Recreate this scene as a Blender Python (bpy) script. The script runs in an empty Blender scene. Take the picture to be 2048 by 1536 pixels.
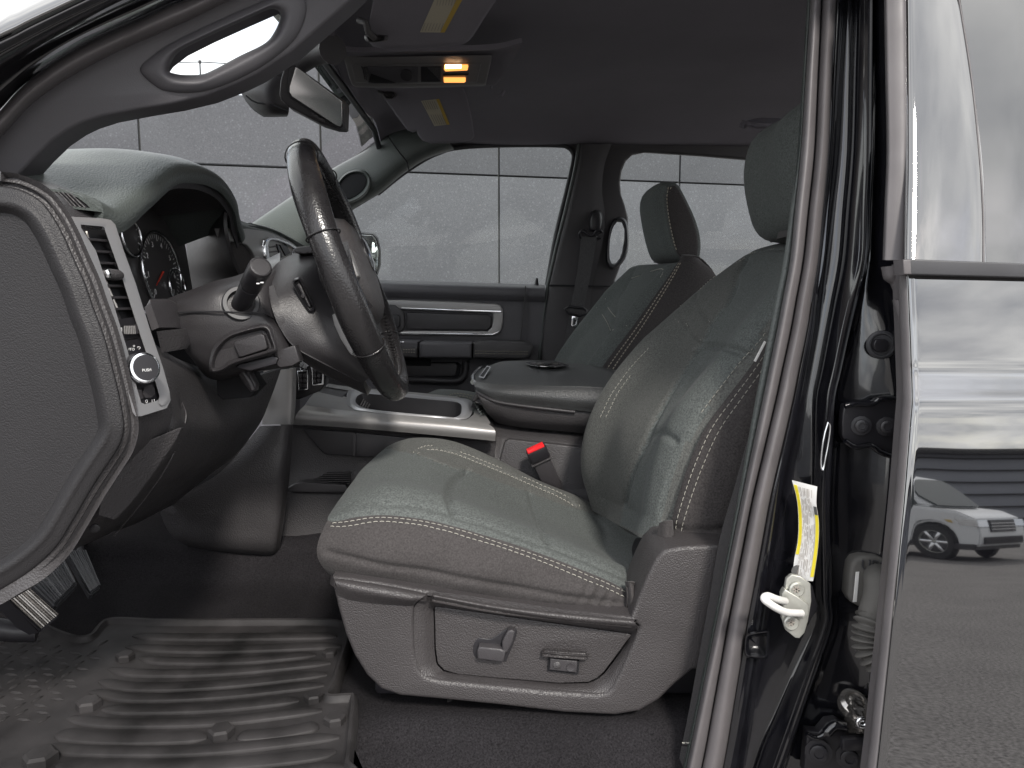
import bpy, bmesh, math, random
import numpy as np
from mathutils import Vector, Matrix, Quaternion
random.seed(7); np.random.seed(7)
SC = bpy.context.scene
COL = SC.collection
# ------------------------------------------------------------ camera
F = 1500.0                     # focal length in photograph pixels (2048 wide)
ZC = 1.30                      # camera height above the asphalt
PITCH = math.atan(178.0 / F)   # looking slightly down
cam_d = bpy.data.cameras.new('camera'); cam = bpy.data.objects.new('camera', cam_d); COL.objects.link(cam)
cam_d.sensor_width = 36.0; cam_d.lens = 36.0 * F / 2048.0
cam_d.clip_start = 0.02; cam_d.clip_end = 800
cam.location = (0, 0, ZC); cam.rotation_euler = (math.pi / 2 - PITCH, 0, 0)
SC.camera = cam
# ------------------------------------------------------------ sky, sun, exposure
SUN_EL, SUN_AZ = math.radians(40), math.radians(163)      # azimuth clockwise from +Y: behind the camera, a little to the right
w = bpy.data.worlds.new('World'); SC.world = w; w.use_nodes = True
nt = w.node_tree; N = nt.nodes; L = nt.links; N.clear()
out = N.new('ShaderNodeOutputWorld'); bg = N.new('ShaderNodeBackground'); bg.inputs['Strength'].default_value = 0.15
sky = N.new('ShaderNodeTexSky'); sky.sky_type = 'NISHITA'; sky.sun_disc = False
sky.sun_elevation = SUN_EL; sky.sun_rotation = SUN_AZ; sky.air_density = 1.0; sky.dust_density = 1.5
tc = N.new('ShaderNodeTexCoord'); sep = N.new('ShaderNodeSeparateXYZ'); L.new(tc.outputs['Generated'], sep.inputs[0])
zz = N.new('ShaderNodeMath'); zz.operation = 'ADD'; zz.inputs[1].default_value = 0.16; L.new(sep.outputs['Z'], zz.inputs[0])
zm = N.new('ShaderNodeMath'); zm.operation = 'MAXIMUM'; zm.inputs[1].default_value = 0.05; L.new(zz.outputs[0], zm.inputs[0])
dx = N.new('ShaderNodeMath'); dx.operation = 'DIVIDE'; L.new(sep.outputs['X'], dx.inputs[0]); L.new(zm.outputs[0], dx.inputs[1])
dy = N.new('ShaderNodeMath'); dy.operation = 'DIVIDE'; L.new(sep.outputs['Y'], dy.inputs[0]); L.new(zm.outputs[0], dy.inputs[1])
cmb = N.new('ShaderNodeCombineXYZ'); L.new(dx.outputs[0], cmb.inputs[0]); L.new(dy.outputs[0], cmb.inputs[1])
nz = N.new('ShaderNodeTexNoise'); nz.inputs['Scale'].default_value = 0.9; nz.inputs['Detail'].default_value = 7; nz.inputs['Roughness'].default_value = 0.58
L.new(cmb.outputs[0], nz.inputs['Vector'])
cr_ = N.new('ShaderNodeValToRGB'); cr_.color_ramp.elements[0].position = 0.26; cr_.color_ramp.elements[1].position = 0.50
L.new(nz.outputs['Fac'], cr_.inputs['Fac'])
nz2 = N.new('ShaderNodeTexNoise'); nz2.inputs['Scale'].default_value = 2.1; nz2.inputs['Detail'].default_value = 5; L.new(cmb.outputs[0], nz2.inputs['Vector'])
cc = N.new('ShaderNodeValToRGB'); e = cc.color_ramp.elements
e[0].position = 0.34; e[0].color = (3.4, 3.5, 3.75, 1); e[1].position = 0.70; e[1].color = (8.2, 8.1, 7.9, 1)
L.new(nz2.outputs['Fac'], cc.inputs['Fac'])
mx = N.new('ShaderNodeMix'); mx.data_type = 'RGBA'
L.new(cr_.outputs['Color'], mx.inputs[0]); L.new(sky.outputs['Color'], mx.inputs[6]); L.new(cc.outputs['Color'], mx.inputs[7])
L.new(mx.outputs[2], bg.inputs['Color']); L.new(bg.outputs[0], out.inputs['Surface'])
sun_d = bpy.data.lights.new('sun', 'SUN'); sun = bpy.data.objects.new('sun', sun_d); COL.objects.link(sun)
sun_d.energy = 1.6; sun_d.angle = math.radians(8); sun_d.color = (1.0, 0.95, 0.88)
sdir = Vector((math.sin(SUN_AZ) * math.cos(SUN_EL), math.cos(SUN_AZ) * math.cos(SUN_EL), math.sin(SUN_EL)))
sun.rotation_euler = sdir.to_track_quat('Z', 'Y').to_euler(); sun.location = sdir * 30
SC.view_settings.view_transform = 'Standard'; SC.view_settings.look = 'None'
SC.view_settings.gamma = 1.0; SC.view_settings.exposure = 1.28; SC.view_settings.use_curve_mapping = False
SC.cycles.use_denoising = True; SC.cycles.max_bounces = 8; SC.cycles.diffuse_bounces = 4; SC.cycles.glossy_bounces = 3
SC.cycles.transparent_max_bounces = 8; SC.cycles.caustics_reflective = False; SC.cycles.caustics_refractive = False

# ------------------------------------------------------------ helpers
CP, SP = math.cos(PITCH), math.sin(PITCH)
def ray(x, y):
    a, b = x - 1024.0, 768.0 - y
    return Vector((a, F * CP + b * SP, -F * SP + b * CP))
def U(x, y, d):
    "the point at distance d (metres, world +Y) behind the photograph pixel (x, y)"
    r = ray(x, y); return Vector((0, 0, ZC)) + r * (d / r.y)
def UX(x, y, X):
    "the point on the plane world-X = X behind the pixel"
    r = ray(x, y); return Vector((0, 0, ZC)) + r * (X / r.x)
def UZ(x, y, z):
    r = ray(x, y); return Vector((0, 0, ZC)) + r * ((z - ZC) / r.z)
def PXa(P):
    "project an array of world points to photograph pixels"
    P = np.asarray(P, float); x = P[..., 0]; y = P[..., 1]; z = P[..., 2] - ZC
    fw = y * CP - z * SP; up = y * SP + z * CP
    return np.stack([1024 + F * x / fw, 768 - F * up / fw], -1)

def cr(pts, n, closed=False):
    "Catmull-Rom through pts (any dimension), n samples per span -> numpy array"
    p = np.asarray([tuple(q) for q in pts], float); m = len(p); o = []
    span = m if closed else m - 1
    for i in range(span):
        if closed: a, b, c, d = p[(i - 1) % m], p[i], p[(i + 1) % m], p[(i + 2) % m]
        else:
            b, c = p[i], p[i + 1]
            a = p[i - 1] if i > 0 else 2 * b - c
            d = p[i + 2] if i + 2 < m else 2 * c - b
        for k in range(n):
            t = k / n
            o.append(0.5 * (2 * b + (c - a) * t + (2 * a - 5 * b + 4 * c - d) * t * t + (3 * b - a - 3 * c + d) * t ** 3))
    if not closed: o.append(p[-1])
    return np.array(o)
def resample(pts, n, closed=False):
    "n points evenly spaced along a polyline"
    p = np.asarray([tuple(q) for q in pts], float)
    if closed: p = np.vstack([p, p[:1]])
    s = np.concatenate([[0], np.cumsum(np.linalg.norm(np.diff(p, axis=0), axis=1))])
    t = np.linspace(0, s[-1], n + 1 if closed else n)
    q = np.stack([np.interp(t, s, p[:, k]) for k in range(p.shape[1])], -1)
    return q[:-1] if closed else q

def link(name, me, parent=None, m=None, ang=35, smooth=True):
    if m is not None and not me.materials: me.materials.append(m)
    if smooth and len(me.polygons):
        me.polygons.foreach_set('use_smooth', [True] * len(me.polygons))
        me.set_sharp_from_angle(angle=math.radians(ang))
    o = bpy.data.objects.new(name, me); COL.objects.link(o)
    if parent is not None:
        o.parent = parent; o.matrix_parent_inverse = PINV[parent.name]
    return o
PINV = {}
def empty(name, loc=(0, 0, 0), parent=None, **props):
    o = bpy.data.objects.new(name, None); COL.objects.link(o)
    if parent is not None:
        o.parent = parent; o.matrix_parent_inverse = PINV[parent.name]
    o.location = loc; o.empty_display_size = 0.1
    M = Matrix.Translation(Vector(loc))
    PINV[o.name] = M.inverted()
    for k, v in props.items(): o[k] = v
    return o
def canparent(o):
    PINV[o.name] = Matrix.Identity(4); return o
def props(o, **kw):
    for k, v in kw.items(): o[k] = v
    return o
def from_bm(name, bm, m, parent=None, ang=35, recalc=True):
    if recalc: bmesh.ops.recalc_face_normals(bm, faces=bm.faces[:])
    me = bpy.data.meshes.new(name); bm.to_mesh(me); bm.free()
    return link(name, me, parent, m, ang)

def plate(name, loops, d, th, m, parent=None, bevel=3.0, smooth=0, res=3, ang=40):
    """a panel traced in photograph pixels, standing at distance d (number or linear function of the pixel) with real thickness th (metres, away from
    the camera) and rounded edges; loops after the first are holes; smooth=n rounds the outline with a spline"""
    D = d if callable(d) else (lambda x, y: d)
    x0, y0 = loops[0][0]; k = D(x0, y0) / F
    cu = bpy.data.curves.new(name, 'CURVE'); cu.dimensions = '2D'; cu.fill_mode = 'BOTH'
    half = th / k / 2; bv = min(bevel, half * 0.98)
    cu.extrude = max(half - bv, 0.01); cu.bevel_depth = bv; cu.bevel_resolution = res; cu.offset = -bv
    for lp in loops:
        p = cr(lp, smooth, True) if smooth else np.asarray(lp, float)
        s = cu.splines.new('POLY'); s.points.add(len(p) - 1); s.use_cyclic_u = True
        for i, q in enumerate(p): s.points[i].co = (q[0], -q[1], 0, 1)
    tmp = bpy.data.objects.new(name, cu); COL.objects.link(tmp)
    dg = bpy.context.evaluated_depsgraph_get()
    me = bpy.data.meshes.new_from_object(tmp.evaluated_get(dg))
    bpy.data.objects.remove(tmp); bpy.data.curves.remove(cu)
    me.name = name; me.materials.clear()
    for v in me.vertices:
        x, y, zz_ = v.co.x, -v.co.y, v.co.z
        v.co = U(x, y, D(x, y)) + Vector((0, (zz_ + half) * k, 0))
    bm = bmesh.new(); bm.from_mesh(me); bmesh.ops.remove_doubles(bm, verts=bm.verts[:], dist=2e-5)
    bmesh.ops.recalc_face_normals(bm, faces=bm.faces[:]); bm.to_mesh(me); bm.free()
    return link(name, me, parent, m, ang)

class Surf:
    "a smooth sheet: grid of points P[nu,nv,3]"
    def __init__(s, P): s.P = np.asarray(P, float)
    def normals(s):
        du = np.gradient(s.P, axis=0); dv = np.gradient(s.P, axis=1)
        n = np.cross(du, dv); n /= (np.linalg.norm(n, axis=-1, keepdims=True) + 1e-12)
        c = s.P.reshape(-1, 3).mean(0) - np.array([0, 0, ZC])
        if (n.reshape(-1, 3).mean(0) @ c) > 0: n = -n
        return n
    def disp(s, D): s.P = s.P + s.normals() * np.asarray(D)[..., None]; return s
    def snap(s, px):
        "nearest surface grid points to pixel positions (bilinear refined)"
        g = PXa(s.P); o = []
        n = s.normals()
        for q in px:
            e = ((g - np.asarray(q[:2], float)) ** 2).sum(-1)
            i, j = np.unravel_index(np.argmin(e), e.shape)
            o.append((i, j))
        return [s.P[i, j] for i, j in o], [n[i, j] for i, j in o]
    def trace(s, px, n=24):
        "a pixel polyline laid on the sheet -> 3D points and normals, smooth"
        q = resample(cr(px, 12), n * (len(px) - 1))
        P, Nn = s.snap(q); P = np.array(P); Nn = np.array(Nn)
        for _ in range(14):
            P[1:-1] = (P[:-2] + 2 * P[1:-1] + P[2:]) / 4
        return P, Nn
    def groove(s, px, depth=0.004, wd=0.006, n=16):
        P, _ = s.trace(px, n)
        g = s.P.reshape(-1, 3); e = np.full(len(g), 1e9)
        for q in P: e = np.minimum(e, ((g - q) ** 2).sum(-1))
        return -depth * np.exp(-e / (wd * wd)).reshape(s.P.shape[:2])
    def build(s, name, m, parent=None, th=0.0, ang=50, flip=None):
        nu, nv = s.P.shape[:2]; n = s.normals()
        V = s.P.reshape(-1, 3); k = 0
        fc = []
        up = np.cross(np.gradient(s.P, axis=0), np.gradient(s.P, axis=1)).reshape(-1, 3).mean(0)
        same = up @ n.reshape(-1, 3).mean(0) > 0
        def q(i, j, off=0): return off + i * nv + j
        for i in range(nu - 1):
            for j in range(nv - 1):
                f = (q(i, j), q(i + 1, j), q(i + 1, j + 1), q(i, j + 1)); fc.append(f if same else f[::-1])
        if th:
            B = (s.P - n * th).reshape(-1, 3); o = len(V); V = np.vstack([V, B])
            for i in range(nu - 1):
                for j in range(nv - 1):
                    f = (q(i, j, o), q(i, j + 1, o), q(i + 1, j + 1, o), q(i + 1, j, o)); fc.append(f if same else f[::-1])
            rim = [(i, 0) for i in range(nu)] + [(nu - 1, j) for j in range(1, nv)] + [(i, nv - 1) for i in range(nu - 2, -1, -1)] + [(0, j) for j in range(nv - 2, 0, -1)]
            for a, b in zip(rim, rim[1:] + rim[:1]):
                f = (q(*a), q(*a, o), q(*b, o), q(*b)); fc.append(f[::-1] if same else f)
        me = bpy.data.meshes.new(name); me.from_pydata(V.tolist(), [], fc); me.update()
        if th:
            bm = bmesh.new(); bm.from_mesh(me); bmesh.ops.recalc_face_normals(bm, faces=bm.faces[:]); bm.to_mesh(me); bm.free()
        return link(name, me, parent, m, ang)
def zone(o, m, poly):
    "gives the faces of a cloth sheet that fall inside a traced outline the second cloth"
    me = o.data; me.materials.append(m); n = len(me.polygons); c = np.zeros(n * 3); me.polygons.foreach_get('center', c); q = PXa(c.reshape(-1, 3))
    P = np.asarray(poly, float); ins = np.zeros(n, bool); j = len(P) - 1
    for i in range(len(P)):
        (xi, yi), (xj, yj) = P[i], P[j]
        ins ^= ((yi > q[:, 1]) != (yj > q[:, 1])) & (q[:, 0] < (xj - xi) * (q[:, 1] - yi) / (yj - yi + 1e-12) + xi); j = i
    me.polygons.foreach_set('material_index', ins.astype(np.int32)); me.update()
def net(rows, nu=10, nv=10):
    "smooth sheet through a control net; control points are (px, py, d) tuples or Vectors"
    R = [[(U(*q) if not isinstance(q, Vector) else q) for q in r] for r in rows]
    A = np.array([[tuple(q) for q in r] for r in R])
    B = np.stack([cr(A[i], nv) for i in range(A.shape[0])], 0)
    C = np.stack([cr(B[:, j], nu) for j in range(B.shape[1])], 1)
    return Surf(C)
def ruled(curve_a, curve_b, nu, nv, prof=None):
    "sheet spanned between two pixel curves; prof(u, v) -> (dx, dy, dz) metres"
    a = resample(cr([U(*q) for q in curve_a], 12), nu); b = resample(cr([U(*q) for q in curve_b], 12), nu)
    v = np.linspace(0, 1, nv)[None, :, None]
    P = a[:, None, :] * (1 - v) + b[:, None, :] * v
    if prof is not None:
        uu, vv = np.meshgrid(np.linspace(0, 1, nu), np.linspace(0, 1, nv), indexing='ij')
        P = P + np.stack(prof(uu, vv), -1)
    return Surf(P)

def tube(name, pts, r, m, parent=None, n=10, closed=False, ell=None, ang=60):
    "round bar along 3D points; r a number or a list; ell flattens it along its own normal"
    P = [Vector(p) for p in pts]; K = len(P)
    R = r if hasattr(r, '__len__') else [r] * K
    bm = bmesh.new(); rings = []; up = None
    for i, p in enumerate(P):
        a = P[(i - 1) % K] if (closed or i > 0) else p; b = P[(i + 1) % K] if (closed or i < K - 1) else p
        t = (b - a).normalized()
        if up is None:
            up = t.orthogonal().normalized() if abs(t.y) > 0.9 else (Vector((0, 1, 0)) - t * t.y).normalized()
        else: up = (up - t * up.dot(t)).normalized()
        s = t.cross(up)
        e = ell if ell else 1.0
        rings.append([bm.verts.new(p + up * (R[i] * math.cos(2 * math.pi * k / n)) + s * (R[i] * e * math.sin(2 * math.pi * k / n))) for k in range(n)])
    for i in range(K if closed else K - 1):
        A, B = rings[i], rings[(i + 1) % K]
        for k in range(n): bm.faces.new((A[k], A[(k + 1) % n], B[(k + 1) % n], B[k]))
    if not closed:
        bm.faces.new(rings[0][::-1]); bm.faces.new(rings[-1])
    return from_bm(name, bm, m, parent, ang)
def rbox(name, c, size, m, parent=None, bevel=0.002, rot=None, seg=2, ang=40):
    bm = bmesh.new(); bmesh.ops.create_cube(bm, size=1.0)
    for v in bm.verts: v.co = Vector((v.co.x * size[0], v.co.y * size[1], v.co.z * size[2]))
    if bevel: bmesh.ops.bevel(bm, geom=bm.edges[:], offset=bevel, segments=seg, affect='EDGES', profile=0.5)
    M = Matrix.Translation(Vector(c)) @ (rot.to_4x4() if rot is not None else Matrix.Identity(4))
    bmesh.ops.transform(bm, matrix=M, verts=bm.verts[:])
    return from_bm(name, bm, m, parent, ang)
def lathe(name, prof, c, axis, m, parent=None, n=32, ang=35):
    "prof: (radius, height) along axis from centre c"
    q = Vector((0, 0, 1)).rotation_difference(Vector(axis).normalized()); bm = bmesh.new(); rings = []
    for r, h in prof:
        rings.append([bm.verts.new(Vector(c) + q @ Vector((r * math.cos(2 * math.pi * k / n), r * math.sin(2 * math.pi * k / n), h))) for k in range(n)])
    for A, B in zip(rings, rings[1:]):
        for k in range(n): bm.faces.new((A[k], A[(k + 1) % n], B[(k + 1) % n], B[k]))
    bm.faces.new(rings[0][::-1]); bm.faces.new(rings[-1])
    bmesh.ops.remove_doubles(bm, verts=bm.verts[:], dist=1e-6)
    return from_bm(name, bm, m, parent, ang)
def nest(name, loops, m, parent=None, sub=4, n=120, ang=50, fill=True, smooth=True, spl=1):
    "closed pixel loops [(points, d), ...] joined ring by ring from outside to inside; the last is filled"
    R = []
    for pts, d in loops:
        D = d if callable(d) else (lambda x, y, d=d: d)
        p = resample(cr(pts, 8, True) if smooth else np.asarray(pts, float), n, True)
        R.append(np.array([tuple(U(x, y, D(x, y))) for x, y in p]))
    R = np.array(R)
    S = np.stack([cr(R[:, j], sub) if spl else R[:, j] for j in range(n)], 1)
    bm = bmesh.new(); rings = [[bm.verts.new(q) for q in r] for r in S]
    for A, B in zip(rings, rings[1:]):
        for k in range(n): bm.faces.new((A[k], A[(k + 1) % n], B[(k + 1) % n], B[k]))
    if fill:
        c = bm.verts.new(S[-1].mean(0))
        for k in range(n): bm.faces.new((rings[-1][k], rings[-1][(k + 1) % n], c))
    return from_bm(name, bm, m, parent, ang)
def yloft(name, prof, dref, secs, m, parent=None, n=48, sub=5, ang=60):
    "side-view outline traced at distance dref, lofted across the cab: secs = (d, scale, dx, dz)"
    p = resample(cr(prof, 8, True), n, True)
    W = np.array([tuple(U(x, y, dref)) for x, y in p]); c = W.mean(0)
    R = []
    for d, s, dx_, dz_ in secs:
        q = (W - c) * (np.array(s) if hasattr(s, '__len__') else s) + c; q[:, 0] += dx_; q[:, 2] += dz_; q[:, 1] = d; R.append(q)
    S = np.stack([cr(np.array(R)[:, j], sub) for j in range(n)], 1)
    bm = bmesh.new(); rings = [[bm.verts.new(q) for q in r] for r in S]
    for A, B in zip(rings, rings[1:]):
        for k in range(n): bm.faces.new((A[k], A[(k + 1) % n], B[(k + 1) % n], B[k]))
    for r in (rings[0], rings[-1]):
        c_ = bm.verts.new(np.mean([v.co for v in r], 0))
        for k in range(n): bm.faces.new((r[k], r[(k + 1) % n], c_))
    return from_bm(name, bm, m, parent, ang), S
def stitches(name, lines, m, parent=None, dash=0.0055, gap=0.0028, r=0.0005, lift=0.0005):
    "rows of thread dashes: lines = [(points, normals)]"
    bm = bmesh.new()
    for P, Nn in lines:
        P = np.asarray(P); s = np.concatenate([[0], np.cumsum(np.linalg.norm(np.diff(P, axis=0), axis=1))])
        t = 0.0
        while t + dash < s[-1]:
            def at(x): return Vector([np.interp(x, s, P[:, k]) for k in range(3)])
            i = min(int(np.searchsorted(s, t)), len(P) - 1); nn = Vector(Nn[i]).normalized()
            a, b = at(t), at(t + dash); tt = (b - a).normalized(); sd = tt.cross(nn).normalized()
            c = (a + b) / 2 + nn * (lift + r * 0.9); a += nn * (lift * 0.3); b += nn * (lift * 0.3)
            A = [a + sd * r, a + nn * r * 1.5, a - sd * r]; C = [c + sd * r * 1.2, c + nn * r * 1.2, c - sd * r * 1.2]; B = [b + sd * r, b + nn * r * 1.5, b - sd * r]
            va, vc, vb = [[bm.verts.new(q) for q in X] for X in (A, C, B)]
            for X, Y in ((va, vc), (vc, vb)):
                for k in range(2): bm.faces.new((X[k], X[k + 1], Y[k + 1], Y[k]))
            t += dash + gap
    o = from_bm(name, bm, m, parent, 60); o['kind'] = 'stuff'; return o
def text(name, s, size, M, m, parent=None, th=0.0003, font_align='CENTER'):
    cu = bpy.data.curves.new(name, 'FONT'); cu.body = s; cu.size = size; cu.align_x = font_align; cu.align_y = 'CENTER'; cu.extrude = th; cu.resolution_u = 2
    t = bpy.data.objects.new(name, cu); COL.objects.link(t)
    me = bpy.data.meshes.new_from_object(t.evaluated_get(bpy.context.evaluated_depsgraph_get()))
    bpy.data.objects.remove(t); bpy.data.curves.remove(cu)
    me.transform(M); me.materials.clear(); return link(name, me, parent, m, 30, smooth=False)
def frame(o, xd, yd):
    "matrix with origin o, x axis xd, y axis near yd"
    x = Vector(xd).normalized(); z = x.cross(Vector(yd)).normalized(); y = z.cross(x)
    return Matrix(((x.x, y.x, z.x, o[0]), (x.y, y.y, z.y, o[1]), (x.z, y.z, z.z, o[2]), (0, 0, 0, 1)))
def facecam(x, y, d, off=0.0): return frame(U(x, y, d - off), (1, 0, 0), (0, 0.1, 1))

# ------------------------------------------------------------ materials
def mat(name, col, rough=0.5, metal=0.0, spec=0.5, grain=None, weave=None, mott=None, coat=0.0, sheen=0.0, emit=None, flecks=None, rvar=None, stretch=None):
    m = bpy.data.materials.new(name); m.use_nodes = True
    nt = m.node_tree; N = nt.nodes; L = nt.links; b = N['Principled BSDF']
    b.inputs['Base Color'].default_value = (*col, 1); b.inputs['Roughness'].default_value = rough; b.inputs['Metallic'].default_value = metal
    b.inputs['Specular IOR Level'].default_value = spec; b.inputs['Coat Weight'].default_value = coat; b.inputs['Coat Roughness'].default_value = 0.04
    b.inputs['Sheen Weight'].default_value = sheen; b.inputs['Sheen Roughness'].default_value = 0.4
    tc = N.new('ShaderNodeTexCoord'); vec = tc.outputs['Object']
    if stretch:
        mp = N.new('ShaderNodeMapping'); mp.inputs['Scale'].default_value = stretch; L.new(vec, mp.inputs['Vector']); vec = mp.outputs[0]
    col_out = None; h_out = None
    def noise(scale, detail=3, rg=0.55):
        n = N.new('ShaderNodeTexNoise'); n.inputs['Scale'].default_value = scale; n.inputs['Detail'].default_value = detail; n.inputs['Roughness'].default_value = rg
        L.new(vec, n.inputs['Vector']); return n.outputs['Fac']
    def scaled(fac, lo, hi):
        r = N.new('ShaderNodeMapRange'); r.inputs['To Min'].default_value = lo; r.inputs['To Max'].default_value = hi
        r.inputs['From Min'].default_value = 0.25; r.inputs['From Max'].default_value = 0.75; L.new(fac, r.inputs['Value']); return r.outputs[0]
    mults = []
    if mott: mults.append(scaled(noise(mott[0], 5), 1 - mott[1], 1 + mott[1]))
    if weave:                                   # woven cloth: fine light and dark threads
        sc_, amt, bmp = weave
        f = noise(sc_, 2, 0.7); mults.append(scaled(f, 1 - amt, 1 + amt)); h_out = (f, bmp, 0.0006)
    if flecks:
        v = N.new('ShaderNodeTexVoronoi'); v.inputs['Scale'].default_value = flecks[0]; L.new(vec, v.inputs['Vector'])
        r = N.new('ShaderNodeMapRange'); r.inputs['From Min'].default_value = 0.0; r.inputs['From Max'].default_value = 0.32
        r.inputs['To Min'].default_value = 1 + flecks[1]; r.inputs['To Max'].default_value = 1.0; L.new(v.outputs['Distance'], r.inputs['Value']); mults.append(r.outputs[0])
    if grain:                                   # moulded leather grain
        v = N.new('ShaderNodeTexVoronoi'); v.feature = 'SMOOTH_F1'; v.inputs['Scale'].default_value = grain[0]; v.inputs['Smoothness'].default_value = 0.6; L.new(vec, v.inputs['Vector'])
        h_out = (v.outputs['Distance'], grain[1], 0.0012)
        g = N.new('ShaderNodeInvert'); L.new(v.outputs['Distance'], g.inputs['Color']); h_out = (g.outputs[0], grain[1], 0.0012)
    if mults:
        acc = mults[0]
        for x in mults[1:]:
            mm = N.new('ShaderNodeMath'); mm.operation = 'MULTIPLY'; L.new(acc, mm.inputs[0]); L.new(x, mm.inputs[1]); acc = mm.outputs[0]
        vm = N.new('ShaderNodeVectorMath'); vm.operation = 'SCALE'; vm.inputs[0].default_value = col; L.new(acc, vm.inputs['Scale'])
        L.new(vm.outputs[0], b.inputs['Base Color'])
    if rvar: L.new(scaled(noise(rvar[0], 4), rough - rvar[1], rough + rvar[1]), b.inputs['Roughness'])
    if h_out:
        bp = N.new('ShaderNodeBump'); bp.inputs['Strength'].default_value = h_out[1]; bp.inputs['Distance'].default_value = h_out[2]
        L.new(h_out[0], bp.inputs['Height']); L.new(bp.outputs[0], b.inputs['Normal'])
    if emit:
        b.inputs['Emission Color'].default_value = (*emit[0], 1); b.inputs['Emission Strength'].default_value = emit[1]
    return m
M = {}
M['plastic'] = mat('dark_grained_plastic', (0.052, 0.049, 0.051), 0.47, grain=(420, 0.6), mott=(9, 0.10), rvar=(30, 0.06))
M['plastic_fine'] = mat('dark_satin_plastic', (0.042, 0.039, 0.042), 0.43, grain=(800, 0.25), mott=(12, 0.08), rvar=(25, 0.05))
M['endcap'] = mat('dash_end_plastic', (0.0175, 0.0165, 0.0180), 0.52, spec=0.4, grain=(640, 0.4), mott=(7, 0.10), rvar=(20, 0.05))
M['shield'] = mat('seat_shield_plastic', (0.046, 0.042, 0.043), 0.44, grain=(520, 0.6), mott=(10, 0.10), rvar=(25, 0.06))
M['pillar_trim'] = mat('pillar_trim_plastic', (0.080, 0.077, 0.084), 0.52, grain=(900, 0.15), mott=(10, 0.06))
M['black'] = mat('black_plastic', (0.018, 0.017, 0.020), 0.4, mott=(20, 0.15))
M['void'] = mat('cavity_shade', (0.006, 0.006, 0.008), 0.8)  # near-black colour, painted shade for recesses and gaps
M['lid'] = mat('armrest_vinyl_lit', (0.062, 0.064, 0.065), 0.42, grain=(430, 0.55), mott=(8, 0.08))  # colour lightened to stand in for windshield light on the lid top
M['column'] = mat('column_plastic', (0.030, 0.028, 0.030), 0.42, grain=(800, 0.25), mott=(12, 0.08), rvar=(25, 0.05))
M['light_trim'] = mat('console_trim_plastic', (0.17, 0.163, 0.165), 0.5, grain=(900, 0.2), mott=(14, 0.08))
M['mirror_soft'] = mat('rear_view_glass', (0.86, 0.86, 0.86), 0.22, metal=1.0)
M['pad'] = mat('dash_pad', (0.070, 0.079, 0.075), 0.42, grain=(430, 0.5), mott=(8, 0.08))  # greenish light through the windshield is put into this colour
M['headliner'] = mat('headliner_cloth', (0.21, 0.20, 0.225), 0.95, weave=(900, 0.12, 0.2), mott=(3, 0.10), spec=0.2)
M['fabric'] = mat('grey_seat_cloth', (0.090, 0.098, 0.095), 0.95, weave=(400, 0.55, 0.08), mott=(6, 0.07), spec=0.2, sheen=0.05)
M['fabric_b'] = mat('brown_grey_seat_cloth', (0.092, 0.094, 0.089), 0.95, weave=(400, 0.55, 0.08), mott=(6, 0.07), spec=0.2, sheen=0.05)
M['fabric_dark'] = mat('charcoal_seat_cloth', (0.050, 0.046, 0.046), 0.92, weave=(430, 0.38, 0.08), mott=(6, 0.08), spec=0.2, sheen=0.1)
M['mesh'] = mat('charcoal_mesh_cloth', (0.044, 0.040, 0.040), 0.9, weave=(400, 0.5, 0.15), mott=(6, 0.08), spec=0.2)
M['thread'] = mat('thread', (0.34, 0.33, 0.29), 0.85)
M['thread_dim'] = mat('tan_thread', (0.30, 0.27, 0.22), 0.8)
M['silver'] = mat('brushed_silver', (0.31, 0.302, 0.298), 0.42, metal=0.5, mott=(18, 0.05), rvar=(300, 0.06), stretch=(0.15, 1, 1))
M['bright'] = mat('bright_silver_paint', (0.44, 0.44, 0.455), 0.30, metal=0.45)
M['chrome'] = mat('chrome', (0.80, 0.81, 0.83), 0.12, metal=1.0, rvar=(40, 0.04))
M['paint'] = mat('gloss_black_paint', (0.0035, 0.0035, 0.0045), 0.03, coat=1.0, spec=0.9)
for _m in (M['paint'],):
    _m.node_tree.nodes['Principled BSDF'].inputs['Coat IOR'].default_value = 2.3; _m.node_tree.nodes['Principled BSDF'].inputs['Coat Roughness'].default_value = 0.012
M['pillar'] = mat('dusty_black_paint', (0.006, 0.006, 0.008), 0.16, coat=0.8, mott=(40, 0.3), rvar=(22, 0.07))
M['rubber'] = mat('grey_rubber', (0.105, 0.097, 0.100), 0.52, mott=(25, 0.12), rvar=(30, 0.08))
M['rubber_dark'] = mat('dark_rubber', (0.040, 0.040, 0.044), 0.5, mott=(25, 0.15))
M['boot'] = mat('dusty_rubber_boot', (0.10, 0.096, 0.090), 0.75, mott=(30, 0.2))
M['leather'] = mat('polished_leather', (0.018, 0.017, 0.018), 0.24, grain=(420, 0.25), mott=(30, 0.2), rvar=(35, 0.09))
M['carpet'] = mat('carpet', (0.0165, 0.0155, 0.0170), 1.0, weave=(420, 0.6, 1.0), mott=(7, 0.2), spec=0.1)
M['mat_rubber'] = mat('floor_mat_rubber', (0.023, 0.0212, 0.0216), 0.64, spec=0.3, mott=(10, 0.95), rvar=(9, 0.10), grain=(900, 0.15))
M['webbing'] = mat('belt_webbing', (0.070, 0.068, 0.070), 0.8, stretch=(1, 1, 0.15), weave=(700, 0.35, 0.4))
M['belt_dark'] = mat('dark_webbing', (0.030, 0.028, 0.029), 0.8, weave=(900, 0.7, 0.6))
M['red'] = mat('red_button', (0.75, 0.02, 0.025), 0.4)
M['zinc'] = mat('zinc_plate', (0.46, 0.46, 0.42), 0.38, metal=0.55, mott=(60, 0.15))
M['steel'] = mat('greasy_steel', (0.35, 0.33, 0.31), 0.25, metal=0.9, mott=(70, 0.4))
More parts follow.
